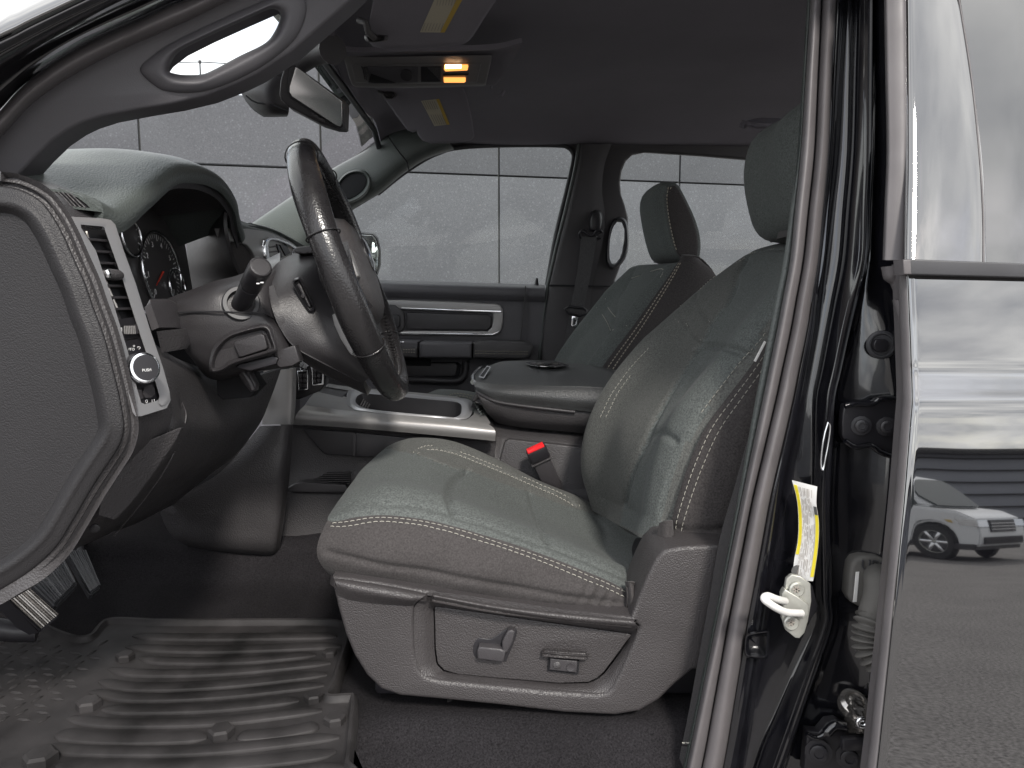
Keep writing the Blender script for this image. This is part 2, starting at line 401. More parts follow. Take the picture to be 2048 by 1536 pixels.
M['white'] = mat('white_label', (0.72, 0.71, 0.69), 0.5)
M['yellow'] = mat('yellow_label', (0.72, 0.60, 0.03), 0.5)
M['manila'] = mat('pale_label', (0.50, 0.46, 0.36), 0.6)
M['tan'] = mat('tan_label_band', (0.52, 0.36, 0.08), 0.6)
M['ink'] = mat('ink', (0.08, 0.08, 0.08), 0.6)
M['ink_pale'] = mat('pale_ink', (0.30, 0.27, 0.24), 0.6)
M['mark'] = mat('white_marking', (0.75, 0.75, 0.75), 0.5)
M['mark_red'] = mat('red_needle', (0.55, 0.05, 0.03), 0.5)
M['mirror'] = mat('mirror_glass', (0.86, 0.86, 0.86), 0.03, metal=1.0)
M['lamp'] = mat('lit_lamp', (0.9, 0.7, 0.4), 0.4, emit=((1.0, 0.72, 0.42), 6.0))
M['lamp2'] = mat('lit_lamp_dim', (0.8, 0.5, 0.25), 0.4, emit=((1.0, 0.38, 0.08), 0.7))
M['gaugeface'] = mat('gauge_face', (0.06, 0.057, 0.058), 0.35)
M['concrete'] = mat('speckled_concrete', (0.099, 0.100, 0.111), 0.85, mott=(2.2, 0.08), flecks=(30, 0.42), weave=(90, 0.20, 0.4), spec=0.2)
M['joint'] = mat('dark_joint', (0.03, 0.03, 0.03), 0.9)
M['asphalt'] = mat('asphalt', (0.158, 0.150, 0.146), 0.9, weave=(38, 0.8, 1.0), mott=(1.2, 0.15), spec=0.2)
M['blue'] = mat('blue_sign', (0.01, 0.13, 0.42), 0.4)
M['carwhite'] = mat('white_car_paint', (0.68, 0.69, 0.70), 0.25, coat=0.6)
M['carglass'] = mat('car_glass', (0.02, 0.03, 0.03), 0.06)
M['tyre'] = mat('tyre', (0.02, 0.02, 0.02), 0.8)
M['metalwall'] = mat('grey_metal_wall', (0.26, 0.27, 0.30), 0.6, mott=(0.4, 0.06))
def glass(name, tint, refl):
    m = bpy.data.materials.new(name); m.use_nodes = True; N = m.node_tree.nodes; L = m.node_tree.links; N.clear()
    o = N.new('ShaderNodeOutputMaterial'); mx = N.new('ShaderNodeMixShader'); t = N.new('ShaderNodeBsdfTransparent'); g = N.new('ShaderNodeBsdfGlossy')
    t.inputs[0].default_value = (*tint, 1); g.inputs['Roughness'].default_value = 0.02
    lw = N.new('ShaderNodeLayerWeight'); lw.inputs['Blend'].default_value = 0.5; pw = N.new('ShaderNodeMath'); pw.operation = 'POWER'; pw.inputs[1].default_value = 4.0; L.new(lw.outputs['Facing'], pw.inputs[0])
    fr = N.new('ShaderNodeMath'); fr.operation = 'MULTIPLY_ADD'; fr.inputs[1].default_value = refl[1]; fr.inputs[2].default_value = refl[0]; L.new(pw.outputs[0], fr.inputs[0])
    L.new(fr.outputs[0], mx.inputs[0]); L.new(t.outputs[0], mx.inputs[1]); L.new(g.outputs[0], mx.inputs[2]); L.new(mx.outputs[0], o.inputs['Surface']); return m
M['glass'] = glass('clear_glass', (0.95, 0.975, 0.96), (0.015, 0.07))
M['glass_dark'] = glass('tinted_glass', (0.10, 0.11, 0.11), (0.22, 0.6))
# ============================================================ setting: asphalt, wall behind the cab, what the black paint reflects
bm = bmesh.new(); bmesh.ops.create_grid(bm, x_segments=2, y_segments=2, size=150)
o = from_bm('asphalt_ground', bm, M['asphalt']); props(o, kind='structure')
WL = Vector(U(60, 318, 6.0)); WR = Vector(U(1530, 373, 7.5)); wd = Vector((WR.x - WL.x, WR.y - WL.y, 0)).normalized(); wn = Vector((wd.y, -wd.x, 0))
WROT = Matrix(((wd.x, -wn.x, 0), (wd.y, -wn.y, 0), (0, 0, 1)))
def wall_hit(x, y):
    r = ray(x, y); t = (WL - Vector((0, 0, ZC))).dot(wn) / r.dot(wn); p = Vector((0, 0, ZC)) + r * t
    return (p - WL).dot(wd), p.z, p
zj = wall_hit(643, 338)[1]; ztl = wall_hit(450, 188)[1]
cols = [wall_hit(x, 345)[0] for x in (-440, -79, 282, 643, 998, 1360, 1722, 2085)]
ssplit = wall_hit(577, 150)[0]
wall = empty('concrete_wall', (WL.x, WL.y, 0), label='grey speckled concrete panel wall standing behind the truck', category='wall')
def wpanel(s0, s1, z0, z1, name='panel', th=0.08, off=0.0, m=None, bev=0.006):
    c = WL + wd * ((s0 + s1) / 2) - wn * (th / 2 + off); c.z = (z0 + z1) / 2
    return rbox(name, c, (s1 - s0, th, z1 - z0), m or M['concrete'], wall, bevel=bev, rot=WROT)
gap = 0.007; rows = [0.0, zj - 1.25 * 1, zj, zj + 1.25, zj + 2.5]
rows[0] = 0.02
for i in range(len(cols) - 1):
    for j in range(len(rows) - 1):
        s0, s1, z0, z1 = cols[i] + gap, cols[i + 1] - gap, rows[j] + gap, rows[j + 1] - gap
        left = s1 <= ssplit
        if left:
            if j >= 3: continue
            if j == 2: z1 = ztl
        if s0 < ssplit < s1 and j >= 2:          # the wall steps up behind the mirror
            if j > 2: wpanel(ssplit, s1, z0, z1); continue
            bm = bmesh.new(); q = [(s0, z0), (s1, z0), (s1, z1), (ssplit, z1), (ssplit, ztl), (s0, ztl)]
            fa = bm.faces.new([bm.verts.new(WL + wd * a + Vector((0, 0, b - WL.z))) for a, b in q]); r = bmesh.ops.extrude_face_region(bm, geom=[fa])
            bmesh.ops.translate(bm, vec=-wn * .08, verts=[v for v in r['geom'] if isinstance(v, bmesh.types.BMVert)]); bmesh.ops.bevel(bm, geom=bm.edges[:], offset=.006, segments=2, affect='EDGES')
            from_bm('panel', bm, M['concrete'], wall, 40); continue
        wpanel(s0, s1, z0, z1)
wpanel(cols[0], ssplit, 0.0, ztl - 0.02, 'backing', 0.12, 0.03, M['joint'], 0)
wpanel(ssplit - 0.01, cols[-1], 0.0, rows[-1] - 0.02, 'backing', 0.12, 0.03, M['joint'], 0)
fw = empty('wire_fence', tuple(wall_hit(398, 180)[2]), label='thin wire strung on a short post above the wall, seen through the grab handle', category='wire')
a = wall_hit(150, 120)[2]; b = wall_hit(398, 121)[2]; c = wall_hit(575, 128)[2]; back = -wn * 0.04
tube('wire', [a + back, a.lerp(b, .5) + back - Vector((0, 0, .008)), b + back, b.lerp(c, .5) + back - Vector((0, 0, .006)), c + back], 0.004, M['black'], fw, 6)
pb = b.copy(); pb.z = ztl - 0.1
tube('post', [pb + back, b + back], 0.006, M['black'], fw, 6); tube('insulator', [b + back - Vector((0, 0, .01)), b + back + Vector((0, 0, .012))], 0.012, M['black'], fw, 8)
def wall_plate(name, pts, off, th, m, parent):
    bm = bmesh.new(); f = []
    for x, y in pts:
        p = wall_hit(x, y)[2]; f.append(bm.verts.new(p + wn * off))
    fa = bm.faces.new(f); r = bmesh.ops.extrude_face_region(bm, geom=[fa]); bmesh.ops.translate(bm, vec=wn * th, verts=[v for v in r['geom'] if isinstance(v, bmesh.types.BMVert)])
    return from_bm(name, bm, m, parent, 30)
sg = empty('wall_sign', tuple(wall_hit(1508, 335)[2]), label='blue pointed sign with white edge on the concrete wall', category='sign')
wall_plate('border', [(1508, 334), (1597, 245), (1508, 156), (1419, 245)], 0.004, 0.02, M['white'], sg)
wall_plate('face', [(1508, 327), (1590, 245), (1508, 163), (1426, 245)], 0.026, 0.006, M['blue'], sg)

# --- across the lot, behind the camera: only its reflection shows in the rear door
bl = empty('low_building', (10, -40, 0), label='long low grey metal building mirrored in the black rear door', category='building')
rbox('wall', (14, -42, 1.9), (110, 4, 3.8), M['metalwall'], bl, 0)
for k in range(6): rbox('rib', (14, -39.95, 0.5 + 0.62 * k), (110, 0.16, 0.07), M['joint'], bl, 0)
rbox('parapet', (14, -41.8, 3.95), (111, 4.8, 0.3), M['joint'], bl, 0.02)
SX, SY = 8.97, -16.98
suv = empty('parked_suv', (SX, SY, 0), label='white parked SUV mirrored in the black rear door', category='car')
def ybox(name, prof, y0, y1, m, bev=0.03, ins=0.0):
    bm = bmesh.new(); A = [bm.verts.new((SX + x, SY + y0, z)) for x, z in prof]; f = bm.faces.new(A)
    r = bmesh.ops.extrude_face_region(bm, geom=[f]); bmesh.ops.translate(bm, vec=(0, y1 - y0, 0), verts=[v for v in r['geom'] if isinstance(v, bmesh.types.BMVert)])
    if bev: bmesh.ops.bevel(bm, geom=bm.edges[:], offset=bev, segments=2, affect='EDGES')
    return from_bm(name, bm, m, suv, 40)
arch = [(math.cos(t) * .42, .36 + math.sin(t) * .42) for t in np.linspace(math.pi, 0, 9)]
low = [(-2.3, .5), (-2.3, .95), (-2.15, 1.08), (1.0, 1.10), (1.9, 1.02), (2.35, .86), (2.45, .6), (2.4, .32), (1.9, .28)] + [(1.45 - x, z) for x, z in arch[1:-1]] + [(.95, .28), (-.95, .28)] + [(-1.42 - x, z) for x, z in arch[1:-1]] + [(-1.9, .3)]
ybox('body', low, -.95, .95, M['carwhite'], .04)
ybox('cabin', [(-2.25, 1.06), (-2.1, 1.62), (-1.6, 1.76), (.0, 1.78), (.55, 1.68), (1.42, 1.08)], -.82, .82, M['carwhite'], .05)
ybox('window', [(-1.95, 1.12), (-1.85, 1.60), (-.95, 1.66), (-.95, 1.12)], .80, .845, M['carglass'], 0.01)
ybox('window', [(-.88, 1.12), (-.88, 1.66), (.0, 1.69), (.48, 1.60), (1.2, 1.12)], .80, .845, M['carglass'], 0.01)
ybox('windshield', [(.60, 1.64), (1.40, 1.10), (1.44, 1.12), (.64, 1.67)], -.7, .7, M['carglass'], 0)
ybox('headlight', [(1.85, .88), (2.40, .84), (2.44, .70), (1.95, .74)], .55, .965, M['chrome'], .01)
ybox('headlight', [(1.85, .88), (2.40, .84), (2.44, .70), (1.95, .74)], -.965, -.55, M['chrome'], .01)
ybox('indicator', [(1.66, .84), (1.80, .83), (1.82, .77), (1.72, .79)], .93, .964, M['tan'], .008)
ybox('grille', [(2.36, .60), (2.475, .60), (2.44, .84), (2.36, .84)], -.52, .52, M['black'], .01)
for k in range(3): ybox('grille_bar', [(2.40, .64 + .06 * k), (2.49 - .012 * k, .64 + .06 * k), (2.49 - .012 * k, .665 + .06 * k), (2.40, .665 + .06 * k)], -.5, .5, M['chrome'], .004)
ybox('lower_intake', [(2.2, .48), (2.47, .50), (2.46, .36), (2.2, .36)], -.8, .8, M['black'], .01)
ybox('skirt', [(-2.3, .26), (-2.3, .36), (2.3, .36), (2.3, .24)], -.94, .962, M['black'], .01)
for wx in (1.45, -1.42):
    for sy in (.86, -.86):
        wh = empty('wheel', (SX + wx, SY + sy, .36), suv); s = 1 if sy > 0 else -1
        lathe('tyre', [(.2, -.12), (.34, -.11), (.36, -.06), (.36, .06), (.34, .11), (.23, .12), (.23, .09)], (SX + wx, SY + sy, .36), (0, s, 0), M['tyre'], wh, 32)
        lathe('rim', [(.23, .06), (.24, .115), (.225, .12), (.21, .085), (.05, .075), (.045, .1), (.0, .1)], (SX + wx, SY + sy, .36), (0, s, 0), M['zinc'], wh, 32)
        for k in range(6):
            t = k * math.pi / 3; rbox('spoke', (SX + wx + .13 * math.cos(t), SY + sy + s * .10, .36 + .13 * math.sin(t)), (.2, .03, .055), M['chrome'], wh, .008, rot=Matrix.Rotation(-t, 3, 'Y'))
suv.rotation_euler = (0, 0, math.radians(62))
# ============================================================ the truck: shell of the cab
truck = empty('pickup_truck', (0.0, 1.7, 0.0), label='black pickup truck cab seen through its open driver doorway', category='truck')
T = truck
def part(name, loc=(0, 1.7, 1.0), **kw): return empty(name, loc, T, **kw)

# --- headliner: dark cloth ceiling
hd = part('headliner', (0.3, 1.7, 1.85))
XS = [-.415, -.40, -.36, -.25, 0.0, .35, .7, 1.05]
rows_ = []
for Y, z in ((.86, 1.70), (.90, 1.79), (1.0, 1.845), (1.25, 1.872), (1.55, 1.876), (1.72, 1.876), (1.95, 1.872), (2.2, 1.86), (2.34, 1.842), (2.42, 1.815), (2.47, 1.783), (2.50, 1.778)):
    r = []
    for k, X in enumerate(XS):
        dz = (-.045, -.022, -.006, 0, 0, 0, 0, -.01)[k] + (.012 * math.exp(-((X - .35) / .3) ** 2))
        if Y > 2.3: dz *= .4
        r.append(Vector((X, Y, z + dz - .012 * math.cos((Y - 1.2) * 7) * (k in (1, 2, 3)))))
    rows_.append(r)
s = net(rows_, 5, 5); s.build('ceiling_cloth', M['headliner'], hd, th=0.012)
# shallow moulding over the visors and the coat hook
tube('coat_hook', [U(1000, 193, 1.95), U(1003, 190, 1.93), U(1008, 181, 1.93)], [.004, .006, .004], M['headliner'], hd, 8)
s = net([[(1480, 246, 2.02), (1515, 236, 2.08), (1560, 236, 2.08)], [(1490, 250, 2.0), (1515, 252, 2.0), (1560, 252, 2.0)], [(1482, 248, 2.02), (1520, 256, 2.02), (1560, 258, 2.02)]], 6, 6); s.build('dome_recess', M['headliner'], hd, .01)

# --- roof and body skin above the headliner (keeps the sky out), black paint
rs = []
for Y, z in ((.80, 1.72), (.86, 1.84), (1.0, 1.90), (1.7, 1.93), (2.4, 1.90), (2.52, 1.875), (2.57, 1.84)):
    rs.append([Vector((X, Y, z + dz)) for X, dz in ((-.50, -.05), (-.44, -.01), (-.3, 0), (.4, .01), (1.2, 0))])
net(rs, 4, 4).build('roof_panel', M['paint'], T, .01)
# --- far side of the cab: one pressed frame with two window openings and the oval opening by the belt
DS = 2.50
fs = part('cab_side_frame', (0.3, 2.5, 1.2))
front_hole = [(688, 585), (700, 420), (703, 419), (755, 388), (805, 348), (851, 318), (880, 305), (906, 297), (960, 292), (1050, 290), (1120, 291), (1136, 295), (1145, 304), (1147, 320), (1135, 375), (1112, 470), (1094, 570), (1092, 585)]
rear_hole = [(1290, 304), (1400, 311), (1530, 322), (1700, 334), (1700, 640), (1232, 640), (1231, 560), (1240, 535), (1251, 505), (1257, 470), (1257, 435), (1250, 408), (1243, 388), (1241, 365), (1244, 342), (1252, 322), (1265, 309)]
oval = [(1219, 515), (1220, 480), (1226, 455), (1235, 443), (1245, 444), (1250, 458), (1250, 490), (1244, 512), (1233, 526), (1224, 527)]
plate('frame', [[(496, 452), (600, 382), (700, 316), (770, 267), (800, 225), (1850, 225), (1850, 1150), (560, 1150), (560, 700), (600, 520)], front_hole, rear_hole, oval], DS, 0.025, M['plastic_fine'], fs, bevel=5)
# window panes (glass sits outboard)
plate('window_pane', [[(672, 600), (672, 400), (760, 360), (906, 285), (1160, 280), (1100, 600)]], 2.60, .004, M['glass'], T, bevel=.5)
plate('window_pane', [[(1215, 660), (1225, 290), (1720, 325), (1720, 660)]], 2.60, .004, M['glass'], T, bevel=.5)
# rubber run along the front door opening
w3 = [U(x, y, 2.495) for x, y in cr(front_hole[3:-1], 5)]
tube('door_seal', w3, .0075, M['rubber_dark'], fs, 8)
# --- far windshield pillar trim with its grab-handle recess
pt = part('windshield_pillar', (-.5, 2.4, 1.5), label='passenger side windshield pillar trim, greenish windshield light put into its colour')
up_ = [(470, 470), (497, 451), (548, 416), (597, 383), (665, 337), (733, 299), (772, 268), (806, 246), (850, 232)]
lo_ = [(600, 560), (618, 525), (650, 480), (672, 450), (703, 420), (755, 390), (806, 349), (852, 319), (908, 299)]
rows_ = []
for (a, b), (c, d_) in zip(up_, lo_):
    f = lambda t, dd: (a + (c - a) * t, b + (d_ - b) * t, dd)
    rows_.append([f(0, 2.47), f(.06, 2.445), f(.3, 2.42), f(.7, 2.415), f(.94, 2.44), f(1, 2.48)])
s = net(rows_, 7, 5); s.build('trim', M['pad'], pt, .01)
plate('grab_handle', [[(676, 372), (690, 354), (706, 346), (724, 347), (734, 355), (734, 369), (724, 385), (703, 398), (688, 398), (680, 388)]], 2.405, .03, M['void'], pt, bevel=4, smooth=4)  # flat black plate, paints the darkness inside the handle opening
nest('handle_bezel', [([(668, 380), (684, 352), (706, 340), (728, 340), (741, 352), (741, 372), (728, 393), (703, 406), (684, 406), (672, 396)], 2.42), ([(672, 376), (687, 353), (706, 343), (726, 344), (737, 354), (737, 371), (726, 389), (703, 402), (686, 402), (676, 392)], 2.398), ([(678, 374), (691, 356), (706, 348), (723, 349), (732, 357), (732, 369), (722, 383), (703, 396), (690, 396), (682, 386)], 2.41)], M['pad'], pt, fill=False, n=60)
# seam where the trim meets the headliner
tube('trim_seam', [U(x, y, 2.41) for x, y in cr([(776, 272), (795, 300), (812, 322), (818, 340)], 4)], .0022, M['void'], pt, 6)
# --- far centre pillar: trim, belt, buckle
bp = part('center_pillar', (.25, 2.45, 1.3), label='passenger side centre pillar trim between the two far windows')
ys = [288, 330, 380, 430, 490, 560, 575, 650, 720, 800, 900]
xl = [1156, 1150, 1139, 1127, 1112, 1096, 1093, 1083, 1076, 1066, 1055]
xm = [1170, 1165, 1156, 1146, 1134, 1122, 1120, 1112, 1108, 1100, 1090]
xr = [1262, 1243, 1240, 1254, 1251, 1230, 1228, 1222, 1215, 1205, 1195]
rows_ = [[(a, y, 2.49), (a + 4, y, 2.462), (a + 9, y, 2.452), (m_, y, 2.45), ((m_ * 2 + r_) / 3, y, 2.455), ((m_ + 2 * r_) / 3 - 8, y, 2.462)] for y, a, m_, r_ in zip(ys, xl, xm, xr)]
net(rows_, 5, 5).build('trim', M['plastic_fine'], bp, .008)
tube('trim_edge', [U(x + 2, y, 2.463) for x, y in cr(list(zip(xl, ys)), 4)], .006, M['pad'], bp, 8)
tube('trim_seam', [U(1098, 571, 2.45), U(1130, 571, 2.444), U(1180, 572, 2.452), U(1226, 573, 2.47)], .003, M['void'], bp, 6)
nest('opening_rim', [(oval_, dd) for oval_, dd in (([(1212, 518), (1214, 478), (1221, 448), (1234, 435), (1249, 437), (1256, 455), (1257, 492), (1250, 518), (1234, 536), (1219, 537)], 2.492), ([(1215, 517), (1217, 479), (1223, 451), (1235, 439), (1247, 441), (1253, 457), (1254, 491), (1247, 515), (1233, 531), (1221, 532)], 2.482), (oval, 2.497), (oval, 2.56))], M['rubber_dark'], bp, fill=False, n=70)
# belt guide cover, D-ring, webbing, tongue
nest('belt_guide_cover', [([(1180, 462), (1178, 440), (1183, 424), (1192, 420), (1203, 424), (1206, 440), (1201, 462)], 2.45), ([(1183, 460), (1181, 440), (1186, 427), (1192, 424), (1200, 427), (1203, 440), (1199, 460)], 2.425), ([(1187, 455), (1186, 440), (1189, 432), (1192, 430), (1196, 432), (1198, 440), (1195, 455)], 2.42)], M['black'], bp, n=40)
sb = part('seat_belt', (.23, 2.4, 1.2), label='passenger side grey seat belt hanging from the centre pillar')
for x0 in (1167, 1197):
    c_ = U(x0, 469, 2.415); tube('guide_ring', [c_ + Vector((.0125 * math.cos(t), -.004 * math.sin(t), .0125 * math.sin(t))) for t in np.linspace(0.5, 5.4, 14)], .0045, M['black'], sb, 8)
tube('guide_bar', [U(1166, 462, 2.412), U(1183, 473, 2.405), U(1199, 465, 2.412)], .005, M['black'], sb, 8)
def strap(name, L_, R_, th, m, parent, nu=40):
    s = ruled(L_, R_, nu, 5); return s.build(name, m, parent, th, 60)
strap('webbing', [(1163, 474, 2.40), (1155, 540, 2.39), (1146, 590, 2.385), (1138, 628, 2.38)], [(1194, 474, 2.40), (1183, 540, 2.39), (1173, 590, 2.385), (1166, 630, 2.38)], .0015, M['webbing'], sb)
strap('webbing', [(1139, 632, 2.385), (1132, 665, 2.39), (1124, 705, 2.395), (1115, 760, 2.40)], [(1160, 632, 2.385), (1153, 668, 2.39), (1150, 705, 2.395), (1142, 760, 2.40)], .0015, M['webbing'], sb)
tube('tongue_slot', [U(x, y, 2.372) for x, y in ((1130, 618), (1136, 626), (1160, 632), (1172, 628), (1172, 620), (1166, 616), (1138, 613))], .0042, M['black'], sb, 8, closed=True)
plate('tongue', [[(1144, 632), (1157, 634), (1155, 655), (1148, 655), (1142, 652)], [(1148, 639), (1153, 640), (1151, 649), (1147, 649)]], 2.375, .003, M['chrome'], sb, bevel=.6)
# --- glass of the windshield
ws = net([[UX(20, 340, -1.02), UX(180, 320, -1.05), UX(360, 330, -1.06), UX(498, 452, -.98)], [Vector((-.80, 1.00, 1.66)), Vector((-.83, 1.4, 1.69)), Vector((-.83, 1.9, 1.69)), Vector((-.78, 2.46, 1.64))], [Vector((-.43, 1.05, 1.875)), Vector((-.45, 1.4, 1.89)), Vector((-.45, 2.0, 1.89)), Vector((-.43, 2.40, 1.865))]], 8, 8)
ws.build('windshield', M['glass'], T)
# --- floor pan, firewall, cab back, far sill under the door
FZ = 0.74
fl = net([[Vector((X, Y, z)) for X in (-1.05, -.5, 0, .5, 1.2)] for Y, z in ((.86, .66), (.90, .705), (.94, FZ), (1.1, FZ - .004), (1.36, FZ), (1.42, FZ + .03), (1.50, .82), (1.95, .82), (2.1, FZ), (2.5, FZ))], 6, 8)
fl.disp(0.004 * np.random.rand(*fl.P.shape[:2]) + .003 * np.sin(fl.P[..., 0] * 31) * np.sin(fl.P[..., 1] * 27))
fl.build('floor_carpet', M['carpet'], T, .02)
net([[Vector((x, Y, z)) for x, z in ((-.84, FZ + .005), (-.92, .82), (-.97, .98), (-1.0, 1.25))] for Y in (.78, 1.2, 1.6, 2.55)], 3, 4).build('firewall', M['carpet'], T, .03)
net([[Vector((X, Y, z)) for z in (.7, 1.0, 1.3)] for X, Y in ((1.2, .85), (1.2, 1.7), (1.2, 2.55))], 3, 3).build('cab_back_wall', M['carpet'], T, .03)
# ============================================================ passenger door trim
pd = part('passenger_door', (-.1, 2.45, 1.2), label='far passenger door with dark trim panel, silver bezel and armrest')
xs = [600, 680, 760, 860, 960, 1040, 1056, 1075, 1090]
def drow(y, dd, slope=.028, edge=None): return [(x, y + (x - 760) * slope, dd + (.012 if x > 1050 else 0)) for x in xs]
rows_ = [drow(560, 2.545), drow(561, 2.50), drow(563, 2.455), drow(570, 2.435), drow(582, 2.432), drow(592, 2.440), drow(600, 2.446), drow(640, 2.446), drow(675, 2.446), drow(690, 2.45), drow(715, 2.45), drow(770, 2.452), drow(830, 2.455), drow(900, 2.46), drow(960, 2.46)]
net(rows_, 5, 4).build('door_panel', M['pillar_trim'], pd, .02)  # same dark plastic in a lighter colour that stands in for missing light
tube('panel_edge', [U(x, y, 2.438) for x, y in cr([(1051, 572), (1049, 610), (1044, 650), (1040, 690)], 5)], .0018, M['plastic'], pd, 8)
# upright lock knob
tube('lock_knob', [U(1073, 578, 2.49), U(1073, 568, 2.49), U(1074, 556, 2.49)], [.012, .007, .0035], M['black'], pd, 8)
# silver bezel: broad top strip, lower strip and right end round a dark insert
plate('bezel', [[(700, 601), (800, 600), (930, 604), (990, 607), (1000, 610), (1006, 620), (1006, 645), (1003, 660), (996, 668), (985, 672), (800, 671), (797, 666), (802, 662), (975, 663), (984, 655), (986, 640), (986, 628), (980, 624), (800, 619), (700, 616)]], 2.436, .02, M['silver'], pd, bevel=2.5)
plate('bezel_lip', [[(802, 615), (1002, 621), (1004, 624), (1002, 626), (984, 625), (802, 619)]], 2.431, .012, M['chrome'], pd, bevel=1.2)
plate('bezel_lip', [[(801, 665), (985, 667), (997, 662), (999, 664), (988, 671), (801, 669)]], 2.431, .012, M['chrome'], pd, bevel=1.2)
plate('insert', [[(812, 624), (976, 628), (984, 634), (983, 655), (974, 662), (812, 660)]], 2.44, .02, M['plastic_fine'], pd, bevel=4)
plate('handle_cup', [[(778, 608), (790, 609), (800, 617), (808, 624), (809, 655), (803, 664), (780, 664)]], 2.434, .02, M['plastic_fine'], pd, bevel=3)
plate('inner_handle', [[(778, 629), (796, 629), (800, 634), (800, 652), (795, 657), (778, 657)]], 2.428, .012, M['black'], pd, bevel=2.5)
# armrest in three lengths
arm = [(-.02, 0), (0, 0)]
def armblock(name, x0, x1, y0, y1, dd, m, bev=5, sl=.012):
    return plate(name, [[(x0, y0 + 2), (x0 + 4, y0), (x1 - 4, y0 + (x1 - x0) * sl), (x1, y0 + 2 + (x1 - x0) * sl), (x1 - 1, y1 + (x1 - x0) * sl), (x0, y1)]], dd, .11, m, pd, bevel=bev)
armblock('switch_panel', 760, 836, 681, 712, 2.34, M['pillar_trim'])
armblock('pull_handle', 838, 944, 684, 716, 2.335, M['pillar_trim'], 6)
plate('armrest_pad', [[(946, 685), (960, 682), (1040, 684), (1058, 687), (1066, 694), (1065, 706), (1060, 716), (1048, 720), (946, 717)]], 2.335, .11, M['plastic'], pd, bevel=7)
plate('armrest_pad', [[(760, 694), (834, 696), (834, 716), (760, 712)]], 2.332, .10, M['plastic'], pd, bevel=4)
st = []
for y in (702, 707):
    P = [U(x, y + (x - 950) * .012, 2.331) for x in np.linspace(950, 1060, 30)]; st.append((np.array(P), [(0, -1, 0)] * 30))
    P = [U(x, y + (x - 950) * .02, 2.328) for x in np.linspace(765, 832, 20)]; st.append((np.array(P), [(0, -1, 0)] * 20))
stitches('stitching', st, M['thread_dim'], pd, dash=.005, gap=.003, r=.0009)
rbox('window_switch', U(806, 683, 2.37), (.03, .03, .008), M['black'], pd, .003); rbox('window_switch', U(800, 684, 2.345), (.028, .014, .006), M['chrome'], pd, .002)
# map pocket with its lip
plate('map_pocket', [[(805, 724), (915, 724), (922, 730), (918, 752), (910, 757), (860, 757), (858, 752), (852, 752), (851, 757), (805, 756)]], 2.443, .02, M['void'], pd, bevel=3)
plate('pocket_wall', [[(812, 726), (910, 726), (916, 731), (912, 750), (905, 753), (862, 753), (812, 753)]], 2.440, .02, M['plastic_fine'], pd, bevel=2)
tube('pocket_lip', [U(x, y, 2.425) for x, y in cr([(770, 757), (850, 760), (905, 762), (922, 758), (930, 745), (932, 722)], 6)], .012, M['plastic_fine'], pd, 8)
armblock('pull_recess', 800, 862, 718, 731, 2.43, M['void'], 2)
rbox('door_side_panel', U(1150, 900, 2.5), (.3, .05, .5), M['plastic_fine'], pd, .01)
# door mirror outside the far window
dm = part('door_mirror', (-.3, 2.85, 1.3), label='passenger side door mirror seen through the far window')
nest('mirror_housing', [([(700, 462), (748, 466), (757, 476), (762, 500), (762, 530), (755, 552), (745, 560), (700, 560)], 2.86), ([(700, 464), (746, 468), (755, 477), (760, 500), (760, 530), (753, 550), (744, 558), (700, 558)], 2.845), ([(700, 467), (745, 470), (752, 478), (757, 500), (757, 530), (751, 548), (742, 556), (700, 556)], 2.845)], M['black'], dm, smooth=False, n=80)
plate('mirror_glass', [[(702, 468), (744, 471), (751, 478), (756, 500), (756, 530), (750, 547), (741, 555), (702, 555)]], 2.842, .003, M['mirror'], dm, bevel=.5)
rbox('mirror_arm', U(690, 540, 2.75), (.14, .3, .06), M['black'], dm, .01)

# ============================================================ passenger seat
ps = part('front_seat', (.3, 2.1, .8), label='passenger seat, grey cloth with dark sides, beyond the armrest')
Nn_ = [(1366, 512), (1352, 530), (1332, 560), (1300, 605), (1262, 658), (1228, 702), (1200, 742), (1178, 790), (1165, 840)]
Fr_ = [(1278, 522), (1258, 536), (1228, 570), (1190, 618), (1160, 655), (1135, 690), (1115, 722), (1095, 770), (1085, 820)]
def bprof(scale):
    def f(u, v):
        b = .022 * (np.exp(-((v - .10) / .09) ** 2) + np.exp(-((v - .86) / .10) ** 2)) * np.clip((u) * 4, 0, 1) - .05 * np.clip((v - .95) / .05, 0, 1) ** 2 - .02 * np.clip((.05 - v) / .05, 0, 1) ** 2
        b = b + .012 * np.exp(-((u - .62) / .2) ** 2) * np.exp(-((v - .5) / .25) ** 2) - .03 * np.clip((.08 - u) / .08, 0, 1) ** 2
        b = b * scale
        return (-b * .9, np.zeros_like(b), b * .42)
    return f
sf = ruled([(x, y, 1.89) for x, y in Nn_], [(x, y, 2.33) for x, y in Fr_], 140, 70, bprof(1.0))
D = sf.groove([(1352, 528), (1325, 538), (1290, 548), (1262, 557)], .003, .006) + sf.groove([(1218, 600), (1210, 612), (1228, 632)], .002, .004) + sf.groove([(1195, 616), (1215, 640), (1222, 660)], .002, .004) + sf.groove([(1225, 660), (1258, 652), (1286, 630)], .004, .007) + sf.groove([(1268, 540), (1240, 600), (1224, 655), (1190, 720), (1160, 770)], .004, .008)
sf.disp(D); sf.build('backrest', M['fabric'], ps, .02)
lines = []
for pxl in ([(1262, 557), (1290, 548), (1322, 537), (1330, 540), (1318, 560)], [(1212, 598), (1214, 612), (1232, 636)], [(1195, 615), (1212, 640), (1222, 662)], [(1225, 660), (1255, 650)]):
    lines.append(sf.trace(pxl, 10))
stitches('stitching', lines, M['thread'], ps, .0055, .0025, .0011)
